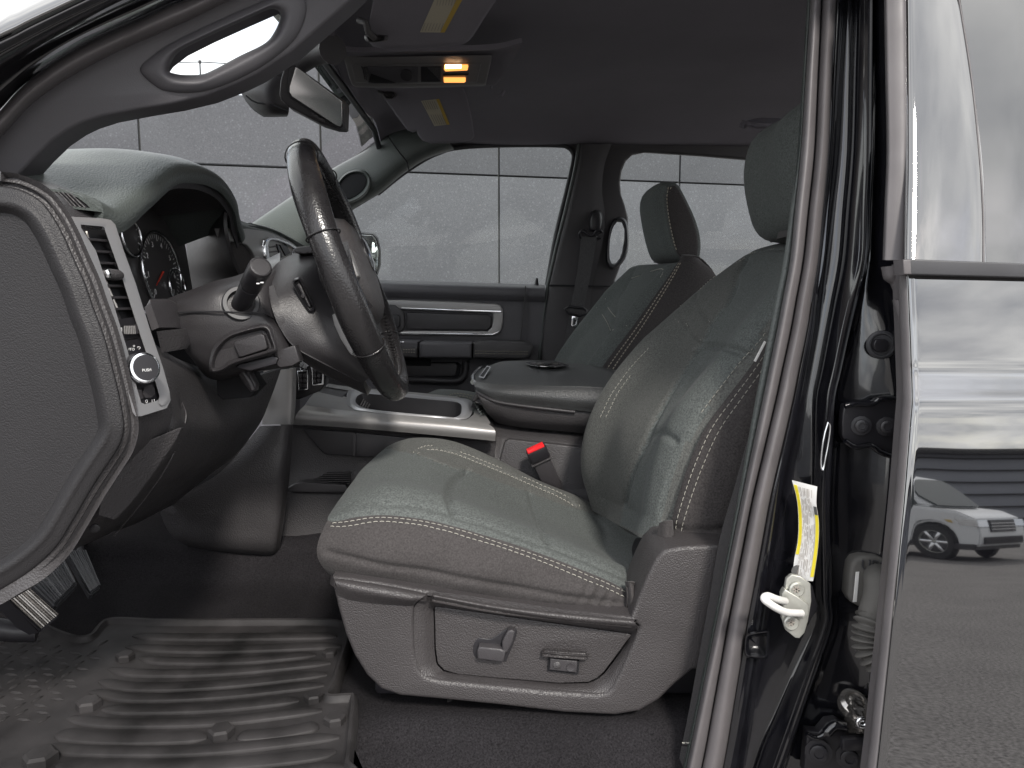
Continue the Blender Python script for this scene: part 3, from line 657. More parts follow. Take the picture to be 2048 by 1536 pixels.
# the dark inboard side of the back with its twin seam
Bk_ = [(1398, 518), (1428, 545), (1445, 585), (1450, 640), (1445, 700), (1435, 760), (1425, 800), (1415, 840), (1405, 880)]
sd = ruled([(x, y, 1.892) for x, y in Nn_], [(x, y, 1.91) for x, y in Bk_], 90, 24, lambda u, v: (0 * u, -.025 * np.sin(np.pi * v) ** .7, 0 * u))
sd.build('back_side', M['fabric_dark'], ps, .015)
lines = []
for k in (.05, .10):
    j = max(1, int(k * 23)); lines.append((sd.P[4:, j], sd.normals()[4:, j]))
stitches('side_stitching', lines, M['thread_dim'], ps, .006, .003, .0012)
net([[(1368, 518, 1.9), (1396, 522, 1.91), (1420, 546, 1.93)], [(1330, 512, 2.1), (1370, 510, 2.1), (1400, 530, 2.12)], [(1308, 526, 2.24), (1325, 524, 2.24), (1345, 535, 2.24)]], 10, 10).build('back_top', M['fabric_dark'], ps, .01)
# headrest
hprof = [(1340, 364), (1354, 368), (1372, 400), (1390, 440), (1400, 478), (1399, 512), (1390, 525), (1370, 521), (1350, 510), (1338, 480), (1328, 435), (1323, 395), (1328, 372)]
hr, S_ = yloft('headrest', hprof, 1.95, [(1.935, .80, 0, 0), (1.94, .93, 0, 0), (1.955, 1.0, 0, 0), (2.0, 1.02, -.012, .004), (2.1, 1.0, -.02, .004), (2.2, 1.02, -.012, .002), (2.26, .98, 0, 0), (2.285, .9, .005, 0), (2.292, .75, .01, 0)], M['fabric'], ps)
yloft('headrest_side', [(1342, 371), (1353, 373), (1370, 402), (1387, 441), (1396, 478), (1395, 511), (1388, 521), (1370, 517), (1356, 508), (1347, 480), (1338, 435), (1334, 398), (1337, 378)], 1.93, [(1.926, .80, 0, 0), (1.929, .95, 0, 0), (1.936, 1.0, 0, 0), (1.97, 1.0, 0, 0)], M['fabric_dark'], ps)
for dx_ in (0, 5):
    P = np.array([tuple(U(x + dx_, y, 1.93)) for x, y in cr([(1337, 374), (1334, 398), (1338, 436), (1347, 480), (1355, 506)], 8)])
    stitches('headrest_stitching', [(P, [(-.5, -1, 0)] * len(P))], M['thread_dim'], ps, .006, .003, .0011)
for y_ in (2.05, 2.17): tube('headrest_post', [Vector((.455, y_, 1.40)), Vector((.44, y_, 1.46))], .006, M['black'], ps, 8)
# passenger cushion peeping over the console
rows_ = [[(820, 805, 1.86), (850, 789, 1.92), (875, 779, 2.05), (890, 778, 2.3)], [(880, 812, 1.83), (900, 788, 1.9), (915, 780, 2.05), (925, 782, 2.3)], [(940, 822, 1.82), (955, 798, 1.9), (965, 789, 2.05), (975, 792, 2.3)], [(1080, 880, 1.82), (1085, 840, 1.9), (1085, 825, 2.05), (1085, 820, 2.3)]]
sc_ = net(rows_, 12, 12); sc_.build('cushion', M['fabric'], ps, .03)
stitches('cushion_stitching', [sc_.trace([(885, 800), (905, 788), (935, 790), (965, 800)], 10), sc_.trace([(895, 804), (912, 793), (938, 796), (962, 806)], 10)], M['thread_dim'], ps, .006, .003, .0011)

# ============================================================ centre console
cc = part('center_console', (0, 1.65, .75))
# armrest lid: loft of a side outline across the cab
lid = [(948, 752), (956, 742), (975, 728), (998, 722), (1060, 721), (1130, 723), (1200, 730), (1300, 742), (1300, 838), (1180, 822), (1080, 812), (1000, 801), (975, 790), (958, 772)]
def sq(u): return u
rows_ = []
# near face -> top -> far edge, given from the front tip to the rear
front = [(947, 762, 1.60), (946, 754, 1.66), (948, 748, 1.72), (955, 742, 1.80)]
A = [[(955, 786, 1.545), (949, 772, 1.555), (947, 764, 1.58), (947, 760, 1.60), (950, 752, 1.66), (957, 742, 1.78), (966, 738, 1.92)],
     [(975, 795, 1.530), (968, 780, 1.53), (968, 768, 1.545), (972, 763, 1.56), (980, 745, 1.65), (986, 730, 1.78), (990, 727, 1.92)],
     [(1000, 803, 1.522), (1000, 786, 1.515), (1004, 772, 1.525), (1009, 767, 1.54), (1013, 746, 1.64), (1012, 727, 1.78), (1012, 722, 1.92)],
     [(1060, 811, 1.517), (1060, 792, 1.507), (1061, 773, 1.518), (1062, 768, 1.535), (1068, 748, 1.64), (1068, 728, 1.78), (1068, 721, 1.92)],
     [(1120, 817, 1.512), (1120, 797, 1.502), (1121, 775, 1.513), (1122, 770, 1.53), (1126, 752, 1.64), (1124, 732, 1.78), (1122, 723, 1.92)],
     [(1200, 826, 1.507), (1200, 804, 1.497), (1201, 778, 1.508), (1202, 773, 1.525), (1204, 760, 1.64), (1200, 743, 1.78), (1196, 732, 1.92)],
     [(1330, 842, 1.50), (1330, 818, 1.49), (1330, 796, 1.50), (1330, 790, 1.52), (1330, 778, 1.64), (1326, 763, 1.78), (1320, 750, 1.92)]]
lidS = net(A, 10, 10); lidS.build('armrest_lid', M['lid'], cc, .03)
# latch on the lid's front and the emblem inlay on its top
tube('latch_trim', [U(*q) for q in cr([(946, 764, 1.585), (946, 754, 1.64), (952, 746, 1.70), (962, 737, 1.78)], 5)], .006, M['chrome'], cc, 8)
plate('latch', [[(959, 752), (974, 733), (980, 735), (968, 755)]], lambda x, y: 1.60 + (752 - y) * .004, .008, M['black'], cc, bevel=1.5)
plate('latch_frame', [[(957, 754), (974, 731), (982, 734), (968, 757)], [(960, 752), (974, 734), (979, 735), (967, 754)]], lambda x, y: 1.597 + (752 - y) * .004, .006, M['chrome'], cc, bevel=.6)
def on_lid(px, lift=.0015):
    P, n = lidS.snap(px); return [Vector(p) + Vector(q) * lift for p, q in zip(P, n)]
emb = cr([(1052, 727), (1068, 724), (1098, 723), (1122, 727), (1138, 731), (1130, 734), (1098, 734), (1070, 732)], 4, True)
def emblem(name, pxs, m, z0, th=.0015):
    c0 = U(1096, 728, 1.80); zt = 1.3 - (728 - 590) / F * 1.80 * 1.0
    bm = bmesh.new(); f = [bm.verts.new(UZ(x, y, ELZ + z0 - (x - 1052) * .00006)) for x, y in pxs]; fa = bm.faces.new(f)
    r = bmesh.ops.extrude_face_region(bm, geom=[fa]); bmesh.ops.translate(bm, vec=(0, 0, th), verts=[v for v in r['geom'] if isinstance(v, bmesh.types.BMVert)])
    return from_bm(name, bm, m, cc, 30)
ELZ = float(np.mean([p.z for p in on_lid([(1075, 729), (1110, 730)])])) + .004
emblem('emblem', emb, M['chrome'], 0)
emblem('emblem_field', cr([(1060, 727), (1075, 725), (1100, 725), (1118, 728), (1126, 731), (1098, 732), (1074, 731)], 4, True), M['plastic_fine'], .002)
for s_ in (-1, 1):      # the ram's head: two curled horns and a muzzle, low relief
    cx = 1094 + s_ * 14
    emblem('emblem_horn', [(cx + 10 * math.cos(t) , 728.2 + 2.0 * math.sin(t)) for t in np.linspace(0, 2 * math.pi, 14)[:-1]], M['steel'], .004)
emblem('emblem_head', [(1086, 726.4), (1102, 726.4), (1098, 730.6), (1090, 730.6)], M['chrome'], .0055)
# bin under the lid
B_ = [[(953, 775, 1.60), (955, 789, 1.54), (966, 812, 1.555), (985, 838, 1.58)],
      [(958, 782, 1.56), (962, 797, 1.53), (975, 825, 1.545), (995, 846, 1.57)],
      [(985, 797, 1.535), (992, 806, 1.525), (1010, 835, 1.535), (1030, 853, 1.56)],
      [(1060, 808, 1.53), (1062, 815, 1.522), (1066, 842, 1.53), (1075, 858, 1.555)],
      [(1180, 822, 1.52), (1180, 828, 1.515), (1178, 850, 1.522), (1176, 868, 1.55)],
      [(1300, 838, 1.51), (1300, 845, 1.51), (1298, 870, 1.52), (1296, 890, 1.55)]]
net(B_, 10, 8).build('storage_bin', M['plastic'], cc, .02)
tube('bin_lip', [U(*q) for q in cr([(952, 776, 1.585), (957, 786, 1.545), (975, 796, 1.528), (1000, 805, 1.522), (1062, 814, 1.516), (1150, 824, 1.512)], 6)], .0035, M['plastic_fine'], cc, 8)
plate('hinge_gap', [[(1150, 823), (1215, 830), (1215, 845), (1163, 836)]], 1.517, .02, M['void'], cc, bevel=2)
# rear console body, buckle side panel
rows_ = [[(960, 800, 1.62), (975, 838, 1.60), (985, 862, 1.555), (990, 885, 1.525), (985, 960, 1.50), (975, 1060, 1.485), (960, 1180, 1.47), (955, 1300, 1.46)],
         [(1030, 850, 1.60), (1032, 858, 1.575), (1030, 872, 1.535), (1028, 892, 1.515), (1020, 960, 1.50), (1015, 1060, 1.485), (1005, 1180, 1.47), (1000, 1300, 1.46)],
         [(1180, 868, 1.59), (1180, 873, 1.565), (1178, 885, 1.528), (1176, 905, 1.51), (1175, 960, 1.50), (1172, 1060, 1.485), (1170, 1180, 1.47), (1170, 1300, 1.46)],
         [(1400, 895, 1.58), (1400, 900, 1.56), (1400, 915, 1.525), (1400, 930, 1.51), (1400, 960, 1.50), (1400, 1060, 1.485), (1400, 1180, 1.47), (1400, 1300, 1.46)]]
net(rows_, 8, 8).build('console_body', M['plastic'], cc, .02)
plate('side_panel', [[(1010, 884), (1018, 879), (1180, 897), (1300, 910), (1300, 1120), (960, 1080), (985, 975)]], 1.497, .02, M['plastic'], cc, bevel=2)
# console side below the silver trim
rows_ = [[(586, 849, 1.485), (584, 858, 1.49), (580, 900, 1.50), (576, 945, 1.50), (570, 982, 1.485), (566, 1000, 1.48), (560, 1120, 1.47)],
         [(700, 858, 1.485), (700, 868, 1.492), (700, 905, 1.50), (700, 945, 1.50), (700, 985, 1.485), (700, 1003, 1.48), (700, 1120, 1.47)],
         [(860, 870, 1.485), (860, 880, 1.492), (860, 915, 1.50), (860, 950, 1.50), (860, 990, 1.485), (860, 1010, 1.48), (860, 1120, 1.47)],
         [(992, 882, 1.49), (992, 892, 1.495), (985, 925, 1.50), (980, 955, 1.50), (980, 990, 1.49), (980, 1010, 1.485), (980, 1120, 1.47)]]
net(rows_, 8, 8).build('console_side', M['plastic'], cc, .02)
plate('side_pocket', [[(604, 857), (710, 865), (860, 880), (860, 915), (735, 914), (652, 909), (645, 905)]], 1.482, .015, M['black'], cc, bevel=1.5)
plate('pocket_divider', [[(697, 864), (708, 865), (712, 869), (711, 912), (705, 912), (704, 869)]], 1.477, .01, M['plastic_fine'], cc, bevel=1)
plate('side_ledge', [[(572, 978), (590, 968), (606, 965), (690, 970), (700, 985), (570, 984)]], 1.462, .03, M['plastic_fine'], cc, bevel=2)
for k in range(6): plate('ledge_rib', [[(612 + 9 * (5 - k) * .9, 946 + 4 * k), (700, 945 + 4.2 * k), (700, 947 + 4.2 * k), (610 + 9 * (5 - k) * .9, 948 + 4 * k)]], 1.478, .008, M['plastic_fine'], cc, bevel=.5)
# silver top trim: near fascia and the deck with an opening for the tray
fas = net([[(588, 848, 1.462), (590, 836, 1.455), (596, 824, 1.46), (610, 810, 1.475)],
           [(690, 855, 1.458), (690, 843, 1.452), (692, 831, 1.456), (700, 822, 1.475)],
           [(800, 864, 1.456), (800, 852, 1.45), (801, 840, 1.455), (805, 830, 1.475)],
           [(900, 873, 1.455), (900, 861, 1.449), (901, 848, 1.454), (904, 838, 1.476)],
           [(990, 882, 1.456), (991, 868, 1.45), (988, 857, 1.456), (976, 847, 1.478)]], 10, 6); fas.build('silver_trim', M['silver'], cc, .012)
DK = lambda x, y: 1.475 + (834 - y + (x - 800) * .085) * .0047
plate('silver_deck', [[(608, 812), (618, 797), (630, 784), (650, 786), (688, 796), (697, 797), (697, 812), (716, 822), (760, 828), (835, 835), (915, 842), (935, 840), (946, 832), (952, 812), (957, 806), (965, 818), (970, 832), (980, 848), (905, 840), (805, 832), (700, 824)]], DK, .02, M['silver'], cc, bevel=2)
plate('front_tray', [[(632, 783), (650, 768), (700, 777), (684, 795)]], DK, .02, M['plastic_fine'], cc, bevel=1)
plate('deck_rail', [[(650, 769), (700, 776), (820, 786), (912, 795), (925, 800), (900, 800), (810, 792), (712, 782), (696, 781), (648, 773)]], lambda x, y: DK(x, y) - .01, .02, M['silver'], cc, bevel=1.5)
ring_o = [(694, 806), (694, 788), (700, 777), (710, 775), (760, 781), (860, 791), (920, 796), (938, 799), (945, 806), (944, 825), (936, 836), (920, 839), (880, 836), (780, 828), (720, 821), (702, 815)]
ring_i = [(711, 803), (714, 793), (722, 788), (732, 787), (775, 791), (860, 799), (905, 803), (918, 806), (923, 812), (922, 826), (916, 832), (904, 835), (870, 831), (780, 823), (735, 817), (718, 811)]
mid_ = [(a * .45 + c * .55, b * .45 + d_ * .55 - 1.5) for (a, b), (c, d_) in zip(ring_o, ring_i)]
nest('tray_ring', [(ring_o, lambda x, y: DK(x, y) - .005), (mid_, lambda x, y: DK(x, y) - .02), (ring_i, lambda x, y: DK(x, y) - .008)], M['bright'], cc, fill=False, n=120, smooth=True)
bot = [(x * 1.0, y) for x, y in ring_i]
# tray well: walls straight down from the ring
pr = resample(cr(ring_i, 8, True), 100, True); top3 = [U(x, y, DK(x, y) - .008) for x, y in pr]; cen = sum(top3, Vector()) / len(top3)
bm = bmesh.new(); tv = [bm.verts.new(p) for p in top3]; bv_ = [bm.verts.new(cen + (p - cen) * .93 - Vector((0, 0, .085 + (p.z - cen.z) * .9))) for p in top3]
for k in range(100): bm.faces.new((tv[k], tv[(k + 1) % 100], bv_[(k + 1) % 100], bv_[k]))
bm.faces.new(bv_)
bmesh.ops.recalc_face_normals(bm, faces=bm.faces[:]); bmesh.ops.reverse_faces(bm, faces=bm.faces[:]); from_bm('tray_well', bm, M['plastic_fine'], cc, 40, recalc=False)
for k in range(4): tube('tray_rib', [U(720 + 5 * k, 812 + k * 1.6, 1.63), U(727 + 4 * k, 799 + k * 3.2, 1.655)], .0016, M['silver'], cc, 6)
net([[(945, 806, 1.60), (962, 812, 1.60), (975, 838, 1.56), (985, 858, 1.52)], [(952, 795, 1.72), (965, 800, 1.70), (985, 826, 1.66), (992, 850, 1.60)]], 8, 8).build('deck_end', M['plastic_fine'], cc, .01)
for k in range(6):
    t = k / 5; tube('coin_slot_rib', [U(948 + 14 * t, 806 + 22 * t, 1.585 - .05 * t), U(962 + 17 * t, 803 + 25 * t, 1.64 - .05 * t)], .0022, M['pad'], cc, 6)
# seat buckle
bk = part('belt_buckle', (.05, 1.47, .9), label='black seat belt buckle with bright red release button')
ax = (U(1092, 908, 1.455) - U(1118, 965, 1.48)).normalized(); sdx = Vector((.93, .1, .28)); sdx = (sdx - ax * sdx.dot(ax)).normalized(); nz_ = sdx.cross(ax)
R_ = Matrix((sdx, nz_, ax)).transposed()
c_ = U(1078, 912, 1.46)
rbox('stalk', c_ - ax * .045, (.036, .018, .085), M['plastic_fine'], bk, .004, rot=R_); rbox('head', c_ + ax * .006, (.041, .024, .028), M['black'], bk, .005, rot=R_)
rbox('collar', c_ - ax * .009, (.043, .026, .003), M['plastic'], bk, .001, rot=R_); rbox('release_button', c_ + ax * .020, (.036, .017, .006), M['red'], bk, .002, rot=R_)
# ============================================================ driver's seat
ds = part('front_seat', (.1, 1.2, .8), label='driver seat, grey cloth with light stitching and plastic side shield')
near_seam = [(655, 1040, .972), (664, 1042, .968), (685, 1039, .966), (710, 1034, .965), (756, 1030, .965), (798, 1032, .965), (851, 1039, .965), (907, 1052, .965), (956, 1066, .965), (1027, 1088, .966), (1097, 1113, .968), (1167, 1141, .97), (1217, 1162, .975), (1262, 1186, .98)]
far_edge = [(772, 905, 1.44), (790, 886, 1.45), (823, 875, 1.46), (865, 877, 1.465), (907, 886, 1.47), (956, 902, 1.47), (1006, 923, 1.47), (1041, 941, 1.47), (1080, 962, 1.47), (1122, 980, 1.47), (1160, 995, 1.47), (1210, 1022, 1.47), (1270, 1056, 1.47), (1330, 1090, 1.46)]
def cprof(u, v):
    s = np.sin(np.pi * v)
    fx = -.028 * s ** .9 * np.exp(-(u / .12) ** 2)
    z = -.016 * np.exp(-((v - .52) / .24) ** 2) * np.clip(u * 3.5, 0, 1) + .014 * np.exp(-((v - .13) / .10) ** 2) * np.clip(u * 7, 0, 1) + .010 * np.exp(-((v - .88) / .09) ** 2) * np.clip(u * 4, 0, 1)
    z = z - .05 * np.clip((.035 - v) / .035, 0, 1) ** 2 * .25 - .03 * np.clip((v - .97) / .03, 0, 1) ** 2
    z = z + .020 * s * np.exp(-((u - .2) / .16) ** 2)
    z = z - .07 * np.clip((.06 - u) / .06, 0, 1) ** 2 * np.clip(v * 2.2, 0, 1) ** 1.5
    return (fx, 0 * u, z)
cu = ruled(near_seam, far_edge, 200, 120, cprof)
far_stitch = [(826, 906), (836, 898), (852, 893), (872, 894), (907, 901), (956, 919), (1020, 945), (1080, 970), (1125, 990), (1150, 1006), (1160, 1014)]
far_stitch2 = [(836, 909), (848, 902), (866, 900), (905, 908), (952, 926), (1015, 952), (1075, 977), (1118, 996), (1140, 1008), (1149, 1016)]
G = cu.groove([(765, 895), (800, 903), (830, 908), (870, 922), (905, 936), (936, 941)], .0045, .0045)
G = G + cu.groove([(938, 940), (918, 952), (903, 968), (897, 985), (899, 1003), (908, 1022)], .008, .0055) + cu.groove([(1060, 985), (1066, 1008), (1078, 1045), (1094, 1083)], .006, .005)
G = G + cu.groove([(831, 907), (842, 899), (860, 896), (906, 904), (954, 922), (1018, 948), (1078, 973), (1122, 993), (1152, 1012)], .004, .0055)
G = G + cu.groove([(668, 1022), (690, 1012), (740, 1007), (800, 1008), (860, 1018), (920, 1035), (1000, 1060), (1100, 1095), (1200, 1135), (1262, 1162)], .003, .006)
cu.disp(G + .0010 * np.sin(cu.P[..., 0] * 27 + 2 * np.sin(cu.P[..., 1] * 21)) * np.sin(cu.P[..., 1] * 23))
o = cu.build('cushion', M['fabric'], ds, .03)
zone(o, M['fabric_b'], [(740, 850), (765, 893), (800, 903), (830, 908), (870, 922), (905, 936), (938, 941), (1000, 965), (1060, 985), (1110, 1005), (1160, 1020), (1230, 1040), (1300, 1040), (1100, 850)])
stitches('cushion_stitching', [cu.trace(far_stitch, 12), cu.trace(far_stitch2, 12)], M['thread'], ds, lift=.002, r=.0006)
# dark side panel below the seam
bot = [(664, 1152, .965), (672, 1153, .96), (693, 1156, .958), (763, 1166, .955), (820, 1176, .955), (865, 1184, .955), (930, 1196, .955), (992, 1206, .955), (1060, 1214, .956), (1132, 1222, .958), (1200, 1228, .962), (1262, 1236, .97)]
sp = ruled(near_seam, bot, 190, 60, lambda u, v: (-.010 * np.exp(-(u / .03) ** 2) * np.sin(np.pi * v), -.024 * np.sin(np.pi * np.clip(v, 0, 1)) ** .8 * (1 - .5 * u), 0 * u))
seam2 = [(655, 1103), (680, 1112), (745, 1127), (850, 1144), (990, 1169), (1130, 1193), (1250, 1207)]
G = sp.groove(seam2, .004, .005) + sp.groove([(660, 1045), (700, 1041), (756, 1037), (850, 1046), (956, 1073), (1097, 1121), (1255, 1190)], .0025, .004)
uu = np.linspace(0, 1, 190)[:, None]; vv = np.linspace(0, 1, 60)[None, :]
G = G + .0016 * np.sin(uu * 23 + vv * 5) * np.sin(np.pi * vv) + .0022 * np.exp(-((uu - .88) / .06) ** 2) * np.sin(uu * 160 + vv * 9) * np.sin(np.pi * vv)
sp.disp(G); sp.build('cushion_side', M['fabric_dark'], ds, .01)
l1 = [(664, 1047), (690, 1044), (720, 1039), (756, 1035), (800, 1037), (851, 1044), (907, 1057), (956, 1072), (1027, 1094), (1097, 1119), (1167, 1147), (1217, 1168), (1250, 1184)]
l2 = [(660, 1053), (672, 1054), (690, 1053), (720, 1048), (756, 1043), (800, 1045), (851, 1053), (907, 1066), (956, 1081), (1027, 1103), (1097, 1129), (1167, 1158), (1217, 1179), (1249, 1194)]
stitches('side_stitching', [sp.trace(l1, 12), sp.trace(l2, 12)], M['thread'], ds, r=.00048)
# rear end tab of the side panel
net([[(1250, 1163, .975), (1258, 1164, .962), (1266, 1170, .96), (1272, 1178, .972)], [(1252, 1195, .97), (1260, 1196, .952), (1268, 1198, .95), (1275, 1200, .965)], [(1248, 1234, .97), (1256, 1238, .955), (1262, 1238, .953), (1268, 1232, .968)]], 8, 6).build('side_tab', M['fabric_dark'], ds, .01)

# ---- backrest
Nb = [(1640, 478, 1.02), (1612, 540, 1.01), (1578, 610, 1.0), (1545, 665, 1.0), (1502, 732, 1.0), (1452, 798, 1.0), (1412, 853, 1.0), (1383, 915, 1.0), (1360, 980, 1.0), (1343, 1040, 1.0), (1328, 1098, 1.0)]
Fb = [(1546, 478, 1.40), (1494, 503, 1.43), (1445, 538, 1.45), (1380, 594, 1.46), (1310, 668, 1.46), (1266, 716, 1.46), (1222, 772, 1.46), (1186, 838, 1.46), (1170, 905, 1.46), (1176, 965, 1.46), (1206, 1030, 1.46)]
def bkprof(u, v):
    b = .020 * np.exp(-((v - .13) / .10) ** 2) * np.clip(u * 3, 0, 1) + .030 * np.exp(-((v - .84) / .11) ** 2) * np.clip((u - .1) * 3, 0, 1)
    b = b - .035 * np.clip((.06 - v) / .06, 0, 1) ** 2 - .075 * np.clip((v - .94) / .06, 0, 1) ** 2
    b = b + .016 * np.exp(-((u - .72) / .15) ** 2) * np.exp(-((v - .48) / .2) ** 2) - .015 * np.clip((.10 - u) / .10, 0, 1) ** 2
    b = b + .03 * np.clip((u - .93) / .07, 0, 1) * np.exp(-((v - .5) / .3) ** 2)
    return (-b * .88, 0 * b, b * .42)
bk_ = ruled(Nb, Fb, 220, 110, bkprof)
G = bk_.groove([(1362, 612), (1368, 640), (1385, 665), (1402, 680)], .004, .004) + bk_.groove([(1392, 590), (1400, 615), (1422, 645)], .004, .004)
G = G + bk_.groove([(1392, 696), (1420, 690), (1450, 694), (1492, 708)], .008, .006) + bk_.groove([(1494, 512), (1460, 600), (1424, 645), (1402, 690), (1350, 770), (1300, 860), (1262, 950), (1250, 1010)], .008, .008)
G = G + bk_.groove([(1498, 508), (1530, 500), (1570, 497)], .004, .004) + bk_.groove([(1330, 1090), (1326, 1040), (1345, 960), (1372, 890), (1420, 810), (1500, 705), (1535, 650)], .0045, .006)
G = G + bk_.groove([(1282, 905), (1315, 862), (1352, 884)], .004, .006) + .0009 * np.sin(bk_.P[..., 2] * 23 + 2.5 * np.sin(bk_.P[..., 1] * 19)) * np.sin(bk_.P[..., 1] * 21 + 1)
bk_.disp(G); o = bk_.build('backrest', M['fabric_b'], ds, .03)
zone(o, M['fabric'], [(1560, 470), (1494, 508), (1460, 600), (1424, 645), (1402, 690), (1350, 770), (1300, 860), (1262, 950), (1240, 1050), (1330, 1090), (1326, 1040), (1345, 960), (1372, 890), (1420, 810), (1500, 705), (1535, 650), (1600, 560)])
Ls = [[(1362, 612), (1368, 640), (1385, 665), (1402, 680)], [(1392, 588), (1399, 615), (1420, 645)], [(1498, 508), (1530, 501), (1570, 498)], [(1392, 588), (1420, 562), (1455, 538), (1494, 514)],
      [(1352, 640), (1330, 660), (1280, 715), (1240, 765), (1212, 810), (1200, 840)], [(1358, 645), (1335, 668), (1290, 718), (1252, 765), (1224, 810), (1212, 840)],
      [(1530, 665), (1490, 715), (1440, 780), (1400, 835)]]
stitches('backrest_stitching', [bk_.trace(q, 12) for q in Ls], M['thread'], ds, lift=.0015)
# dark side of the back
Bb = [(1760, 480, 1.03), (1740, 540, 1.02), (1720, 610, 1.01), (1700, 665, 1.01), (1680, 732, 1.01), (1655, 798, 1.01), (1630, 853, 1.01), (1600, 915, 1.01), (1560, 980, 1.01), (1520, 1040, 1.01), (1470, 1080, 1.01)]
bs = ruled(Nb, Bb, 150, 50, lambda u, v: (0 * u, -.030 * np.sin(np.pi * np.clip(v, 0, 1)) ** .6, 0 * u))
G = bs.groove([(1338, 1058), (1370, 1062), (1420, 1062), (1470, 1058)], .004, .006)
bs.disp(G); bs.build('back_side', M['mesh'], ds, .015)
nn = bs.normals(); Lq = []
for j in (2, 5): Lq.append((bs.P[20:, j], nn[20:, j]))
stitches('back_side_stitching', Lq, M['thread'], ds, r=.00048)
net([[(1318, 1046, .985), (1330, 1042, .975), (1345, 1042, .972)], [(1312, 1085, .985), (1328, 1085, .972), (1345, 1082, .968)], [(1306, 1122, .985), (1322, 1108, .975), (1340, 1100, .972)]], 8, 8).build('side_tab', M['fabric_dark'], ds, .01)
plate('airbag_tag', [[(1508, 722), (1529, 682), (1533, 684), (1512, 724)]], .965, .002, M['white'], ds, bevel=.4)
net([[(1600, 470, 1.05), (1680, 470, 1.06), (1780, 500, 1.08)], [(1560, 476, 1.2), (1640, 470, 1.2), (1720, 490, 1.2)], [(1540, 485, 1.4), (1590, 482, 1.4), (1640, 495, 1.4)]], 8, 8).build('back_top', M['fabric_dark'], ds, .01)
# headrest
hp = [(1618, 210), (1585, 226), (1556, 244), (1540, 266), (1531, 298), (1528, 332), (1532, 372), (1545, 428), (1556, 452), (1575, 470), (1610, 478), (1655, 478), (1690, 460), (1700, 400), (1690, 320), (1668, 240), (1645, 214)]
yloft('headrest', hp, 1.20, [(1.055, .72, .015, 0), (1.06, .88, .01, 0), (1.075, .97, 0, 0), (1.12, 1.0, -.008, 0), (1.2, 1.0, 0, 0), (1.28, 1.0, -.004, 0), (1.34, .97, .01, 0), (1.365, .9, .015, 0), (1.37, .7, .02, 0)], M['fabric'], ds)
for y_ in (1.14, 1.27): tube('headrest_post', [Vector((.485, y_, 1.33)), Vector((.47, y_, 1.44))], .006, M['chrome'], ds, 8)

# ---- plastic shield
rec_o = [(829, 1300), (827, 1245), (829, 1212), (840, 1200), (866, 1191), (960, 1204), (1100, 1224), (1200, 1238), (1272, 1248), (1279, 1253), (1270, 1280), (1240, 1345), (1225, 1376), (1215, 1386), (1195, 1390), (1100, 1384), (980, 1372), (880, 1362), (850, 1354), (836, 1338)]
rec_i = [(869, 1300), (868, 1250), (867, 1225), (867, 1214), (872, 1212), (960, 1224), (1100, 1244), (1180, 1255), (1258, 1266), (1266, 1269), (1256, 1284), (1226, 1325), (1210, 1346), (1196, 1358), (1180, 1366), (1120, 1368), (1000, 1358), (912, 1350), (886, 1342), (873, 1328)]
top_ = [(664, 1154), (700, 1157), (763, 1166), (830, 1178), (865, 1183), (992, 1206), (1132, 1222), (1262, 1235), (1277, 1195), (1296, 1150), (1312, 1118), (1330, 1100), (1360, 1094), (1420, 1091), (1500, 1090), (1500, 1300), (1440, 1335), (1385, 1342), (1350, 1370), (1320, 1400), (1280, 1424), (1230, 1432), (1130, 1427), (1000, 1412), (880, 1400), (800, 1393), (762, 1380), (733, 1352), (708, 1312), (690, 1268), (676, 1218), (666, 1175)]
plate('side_shield', [top_, rec_o], .928, .10, M['shield'], ds, bevel=9, res=4)
nest('shield_bevel', [(rec_o, .931), ([(a * .5 + c * .5, b * .5 + e_ * .5) for (a, b), (c, e_) in zip(rec_o, rec_i)], .938), (rec_i, .950)], M['shield'], ds, fill=False, smooth=False, n=160, sub=3, ang=30)
inn = [(x + (2 if x < 1000 else -2.5), y + (1.5 if y < 1280 else -1.5)) for x, y in rec_i]
plate('switch_panel', [inn], .948, .02, M['shield'], ds, bevel=2)
plate('panel_gap', [[(860, 1205), (1275, 1262), (1180, 1375), (880, 1360)]], .962, .01, M['void'], ds, bevel=1)
# raised shoulder along the upper front of the shield
net([[(662, 1152, .945), (668, 1158, .925), (672, 1168, .918), (676, 1190, .926)], [(700, 1156, .945), (702, 1163, .922), (703, 1178, .914), (703, 1200, .926)], [(763, 1166, .945), (764, 1173, .920), (764, 1190, .912), (764, 1208, .926)], [(815, 1175, .945), (815, 1182, .920), (814, 1198, .912), (812, 1212, .927)], [(862, 1184, .94), (852, 1190, .924), (838, 1200, .918), (826, 1212, .928)]], 8, 6).build('shield_shoulder', M['shield'], ds, .01)
net([[(864, 1185, .94), (866, 1188, .925), (867, 1194, .922), (868, 1202, .932)], [(992, 1207, .94), (992, 1211, .924), (992, 1218, .921), (992, 1226, .934)], [(1132, 1223, .94), (1132, 1228, .924), (1132, 1238, .921), (1132, 1247, .934)], [(1262, 1236, .94), (1266, 1241, .926), (1272, 1250, .924), (1272, 1262, .936)]], 10, 6).build('shield_rail', M['shield'], ds, .01)
